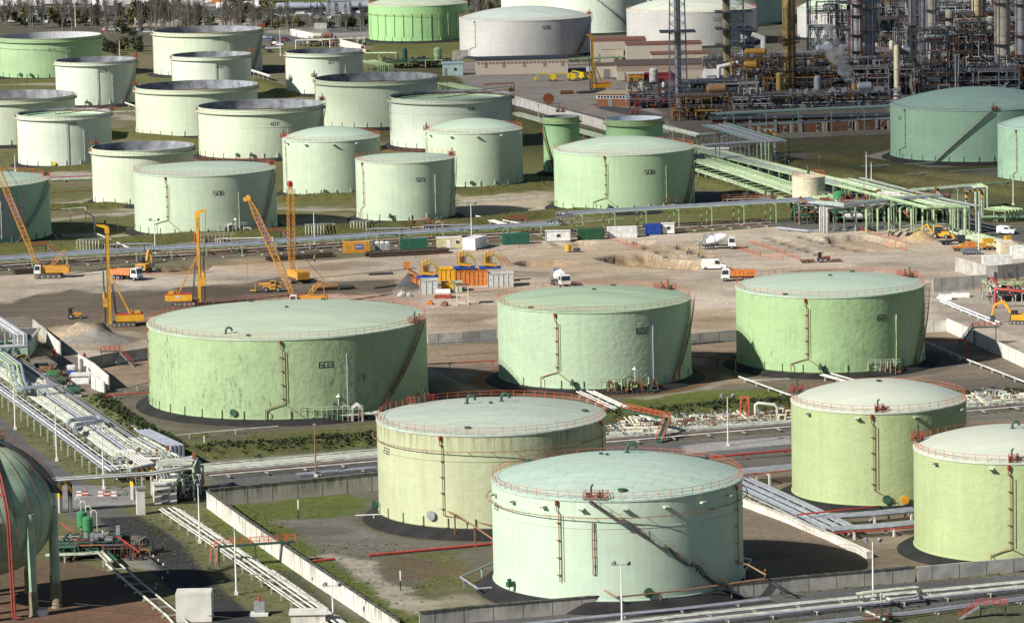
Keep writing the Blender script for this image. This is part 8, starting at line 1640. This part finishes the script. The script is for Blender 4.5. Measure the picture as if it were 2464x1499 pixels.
for k in range(130):
    x = BK.uniform(-20, 640); y = BK.choice((70, 84, 62, 96, 50))+BK.uniform(-7, 6)
    if x < 245 and y > 72: y -= 25
    pick(bt, ub, x, y, 'bare slender grey tree in the belt behind the back row of tanks', 'bare trees behind the back row of tanks', BK.uniform(.75, 1.15))
for k in range(26): pick(bt, ub, BK.uniform(640, 900), BK.choice((68, 76, 60))+BK.uniform(-3, 3), 'bare grey tree in the belt left of the bright green tank', 'bare trees left of the bright green tank', BK.uniform(.6, .95))
for k in range(22): pick(bt, ub, BK.uniform(1128, 1205), BK.uniform(10, 66), 'bare dark tree between the bright green tank and tank 608', 'bare trees right of the bright green tank', BK.uniform(.6, .95))
for k in range(70):
    x = BK.uniform(-20, 660); y = BK.choice((76, 66, 54, 88, 44))+BK.uniform(-5, 5)
    if x < 245 and y > 72: y -= 24
    pick(lt, ul, x, y, 'leafy green tree or bush in the belt behind the back row of tanks', 'leafy trees behind the back row of tanks', BK.uniform(.5, .95))
for k in range(22): pick(lt, ul, BK.uniform(248, 362), BK.uniform(112, 136), 'dark bush between tanks 311 and 310', 'dark bushes between tanks 311 and 310', BK.uniform(.45, .75))
for k in range(26): pick(lt, ul, BK.uniform(640, 885), BK.uniform(64, 74), 'low dark bush in the hedge left of the bright green tank', 'dark hedge bushes left of the bright green tank', BK.uniform(.4, .7))
for k in range(16): pick(lt, ul, BK.uniform(690, 850)*.0 + BK.uniform(330, 400), BK.uniform(34, 44), 'dark round tree in front of the far white sheds', 'dark trees in front of the far sheds', BK.uniform(.7, 1.0))
for k in range(18): pick(lt, ul, BK.uniform(1125, 1205), BK.uniform(20, 72), 'dark bush between the bright green tank and tank 608', 'dark bushes right of the bright green tank', BK.uniform(.5, .8))
for k in range(14): pick(lt, ul, BK.uniform(560, 645), BK.uniform(10, 40), 'leafy tree by the far field at the top', 'trees by the far field', BK.uniform(.6, .9))
# shrubs on the hedged banks and the slope grass: nobody could count them
def scrub(name, strips, m, n, s, hh):
    rr = np.random.RandomState(len(strips)*7+n); CC = []; RRd = []
    for (pl, wd) in strips:
        P = np.array([(p.x, p.y) for p in GL(pl)]); seg = np.hypot(*(P[1:]-P[:-1]).T); L = seg.sum(); k = int(n*L/100); d = rr.rand(k)*L; cum = np.concatenate([[0], np.cumsum(seg)]); i = np.clip(np.searchsorted(cum, d)-1, 0, len(seg)-1)
        f = ((d-cum[i])/seg[i])[:, None]; e = (P[i+1]-P[i])/seg[i][:, None]; o = rr.normal(0, wd/3.2, k)[:, None]; q = P[i] + (P[i+1]-P[i])*f + np.stack([-e[:, 1], e[:, 0]], 1)*o; CC.append(q); RRd.append(rr.uniform(.2, .75, k))
    C_ = np.concatenate(CC); r = np.concatenate(RRd); row = np.clip(np.searchsorted(yy, C_[:, 1]), 1, NR-1); u = C_[:, 0]/(yy[row]*.14+22); col = np.clip((u+1)/2*(NC-1), 0, NC-1).astype(int); z = HGT[row, col]+r*hh*.6
    K = 8; N_l = len(C_)*K; c = np.repeat(np.column_stack([C_, z]), K, 0); rad_ = np.repeat(r, K)
    dirs = rr.normal(size=(N_l, 3)); dirs /= np.linalg.norm(dirs, axis=1)[:, None]; dirs *= (rr.rand(N_l)**.4)[:, None]; p = c + dirs*rad_[:, None]*np.array([1, 1, hh])
    t1 = rr.normal(size=(N_l, 3)); t1 /= np.linalg.norm(t1, axis=1)[:, None]; t2 = np.cross(t1, rr.normal(size=(N_l, 3))); t2 /= np.linalg.norm(t2, axis=1)[:, None]
    t1 *= (s*rr.uniform(.5, 1.2, N_l))[:, None]; t2 *= (s*rr.uniform(.4, 1.1, N_l))[:, None]; co = np.stack([p-t1, p-t2, p+t1, p+t2], 1).reshape(-1)
    me = bpy.data.meshes.new(name); me.vertices.add(N_l*4); me.vertices.foreach_set('co', co); me.loops.add(N_l*4); me.loops.foreach_set('vertex_index', np.arange(N_l*4, dtype=np.int32)); me.polygons.add(N_l); me.polygons.foreach_set('loop_start', np.arange(N_l, dtype=np.int32)*4); me.update(calc_edges=True)
    me.materials.append(m); o = bpy.data.objects.new(name, me); COL.objects.link(o); tag(o, kind='stuff'); return o
BANK = [([(470, 1096), (700, 1080), (905, 1062)], 7), ([(1440, 1013), (1600, 998), (1910, 976)], 7), ([(2320, 950), (2540, 938)], 6), ([(240, 962), (300, 1012), (430, 1084)], 3)]
scrub('undergrowth_dark', BANK, LEAFD, 900, .24, .7); scrub('undergrowth_green', BANK, mat('foliage_fresh', (.06, .095, .022), .9, var=.5), 650, .2, .6)
SL = [([(-80, 604), (450, 575), (950, 549)], 11), ([(1000, 547), (1340, 517), (1900, 500)], 10), ([(665, 483), (860, 477)], 6), ([(1095, 467), (1330, 449)], 6), ([(120, 505), (320, 498)], 7), ([(1690, 440), (1920, 490)], 8)]
scrub('bank_grass', SL, mat('grass_olive', (.14, .15, .05), .95, var=.4), 420, .15, .35)
TW = [([(560, 1216), (700, 1312), (780, 1372), (960, 1502)], 6), ([(700, 1320), (1120, 1330)], 14), ([(760, 1400), (1140, 1400)], 16), ([(500, 1240), (700, 1400)], 8), ([(340, 1250), (560, 1450)], 7), ([(60, 1010), (330, 1200)], 7), ([(460, 1050), (880, 1040)], 10), ([(1500, 980), (1880, 950)], 14), ([(1620, 1452), (2500, 1368)], 3), ([(900, 1490), (1640, 1448)], 4), ([(1750, 1512), (2500, 1450)], 10)]
scrub('grass_tufts', TW, mat('grass_green', (.10, .125, .035), .95, var=.5), 420, .11, .25)
# far yard: parked cars, white lorries, tank wagons, sheds, railway
cm = [mat('car_paint_%s' % n, c, .35) for n, c in (('white', (.7, .7, .7)), ('silver', (.42, .44, .46)), ('black', (.03, .03, .035)), ('red', (.22, .05, .04)), ('blue', (.06, .09, .17)))]
def car_proto(m): 
    t = thing('parked_car', 'x', 'car', (0, 0, 0)); part(MB().side([(-2.1, .3), (2.1, .3), (2.1, .85), (1.2, 1.0), (.6, 1.45), (-1.3, 1.45), (-1.9, 1.0), (-2.1, .95)], -.85, .85), 'body', m, t); part(MB().side([(-1.6, 1.02), (1.05, 1.02), (.55, 1.38), (-1.25, 1.38)], -.87, .87), 'windows', GLASS, t); return t
cp = [car_proto(m) for m in cm]; uc = set()
CN = ('white', 'silver', 'black', 'red', 'blue')
def cars(n, x0, x1, y0, y1, where, grp):
    for k in range(n):
        i = BK.choice((0, 0, 1, 1, 1, 2, 2, 3, 4)); x, y = x0+(x1-x0)*(k+BK.uniform(-.3, .3))/n, BK.uniform(y0, y1); lb = '%s car %s' % (CN[i], where)
        if i in uc: o = copy_thing(cp[i], at(x, y), 0, lb, '%s %s' % (CN[i], grp))
        else: uc.add(i); o = cp[i]; o.location = at(x, y); o['label'] = lb; o['group'] = '%s %s' % (CN[i], grp)
        o.rotation_euler.z = BK.uniform(-.2, .2) + (0 if k % 2 else 1.4)
cars(46, 20, 560, 48, 58, 'parked among the far trees', 'cars parked among the far trees'); cars(26, 250, 640, 74, 82, 'parked in the lot behind tanks 311 and 310', 'cars in the lot behind the back row'); cars(22, 645, 885, 34, 46, 'in the yard below the tank wagons', 'cars below the tank wagons'); cars(14, 640, 690, 90, 128, 'on the dark lot right of tank 310', 'cars right of tank 310'); cars(16, 10, 240, 30, 40, 'beside the far track', 'cars beside the far track')
def lorry_proto(): t = thing('parked_lorry', 'x', 'lorry', (0, 0, 0)); part(MB().box((-1.5, 0, 2.2), (9, 2.4, 2.6)), 'box_body', WHITE, t); part(MB().side([(3.2, .5), (5.4, .5), (5.4, 2.0), (5.0, 2.9), (3.2, 2.9)], -1.2, 1.2), 'cab', WHITE, t); part(MB().box((0, 0, .6), (9, 2, .5)), 'chassis', DARKSTEEL, t); return t
lp = lorry_proto(); first = True
for k in range(26):
    x, y = (10+k*24, 14+BK.uniform(-4, 6)) if k < 20 else (250+k*9, 10); l = 'white lorry in the far row along the top edge'
    if first: o = lp; first = False; o.location = at(x, y); o['label'] = l; o['group'] = 'white lorries along the top edge'
    else: o = copy_thing(lp, at(x, y), 0, l, 'white lorries along the top edge')
    o.rotation_euler.z = BK.uniform(-.4, .4)
def wagon(l, x, y, g, m=STEELPIPE, r=1.6, L=14, z=2.8):
    t = thing('tank_wagon', l, 'tank wagon', at(x, y), 0, g); part(MB().tube([(-L/2, 0, z), (-L/2+.5, 0, z), (L/2-.5, 0, z), (L/2, 0, z)], [r*.7, r, r, r*.7], 14), 'barrel', m, t, True); part(MB().box((0, 0, .9), (L, 2.2, .5)), 'chassis', DARKSTEEL, t); part(MB().cyl((0, 0, z+r-.1), .5, .5, 10), 'dome', m, t); return t
w0 = wagon('silver tank wagon in the row at the top', 700, 28, 'silver tank wagons in the row at the top')
for k in range(14): copy_thing(w0, at(715+k*15.5, 30-k*.5+(3 if k > 9 else 0)), 0)
w1 = wagon('white gas tank lying on the ground left of the tank wagons', 560, 26, 'white gas tanks left of the tank wagons', WHITE, 1.9, 16, 2.4)
for k in range(3): copy_thing(w1, at(580+k*16, 25+k*1.2), 0)
building('grey storage box with two silver barrels at the top', 785, 34, 12, 8, 6, STEELPIPE, 0, GREYSTEEL)
for k, (x, y, L, m, l) in enumerate(((100, 12, 24, WHITE, 'low white shed at the top left'), (330, 8, 30, WHITE, 'long white shed at the top'), (478, 6, 26, WHITE, 'white shed with a barrel roof left of the orange one'), (510, 9, 8, ORANGEBIN, 'orange brick hut at the top'), (580, 10, 16, WHITE, 'white shed beside the far field'), (820, 24, 14, WHITE, 'white hall beyond the tank wagons'))): building(l, x, y, L, 10, 4.5, m, .05, GREYSTEEL if k % 2 else WHITE)
building('pale concrete chamber left of the bright green tank', 755, 70, 6, 4, 3, CONC); line('pale pipe on the ground left of the bright green tank', [(770, 66), (885, 60)], .25, CONC, z=.6, sup=8)
rack('railway tracks in the far yard', [(-60, 30), (300, 26), (900, 20)], lanes(-6, 6, 6, .08, [RUST]), z=.2, sup=9, smat=mat('sleeper', (.1, .09, .08), .9), posts=False, name='railway_track', cat='railway'); rack('flat dark wagons on the far tracks', [(90, 36), (400, 31)], [(0, 1.3, DARKSTEEL)], z=1.6, sup=20, name='wagon_row', cat='wagons', n=4)
# fence posts along the white wall behind the slim tank
t = thing('wire_fence', 'line of thin fence posts along the top of the long white wall', 'fence', at(1236, 246)); P0 = Vector(at(1236, 246)); b = MB(P0)
for q, h in walk([G(1180, 240), G(1330, 276), G(1560, 336)], 3.0): b.bar((q.x, q.y, 2), (q.x, q.y, 4.6), .12); 
for a, c in (((1180, 240), (1330, 276)), ((1330, 276), (1560, 336))): [b.bar(G(*a, z), G(*c, z), .05) for z in (3.6, 4.5)]
part(b, 'posts', mat('post_pinkish', (.42, .30, .30), .8), t)
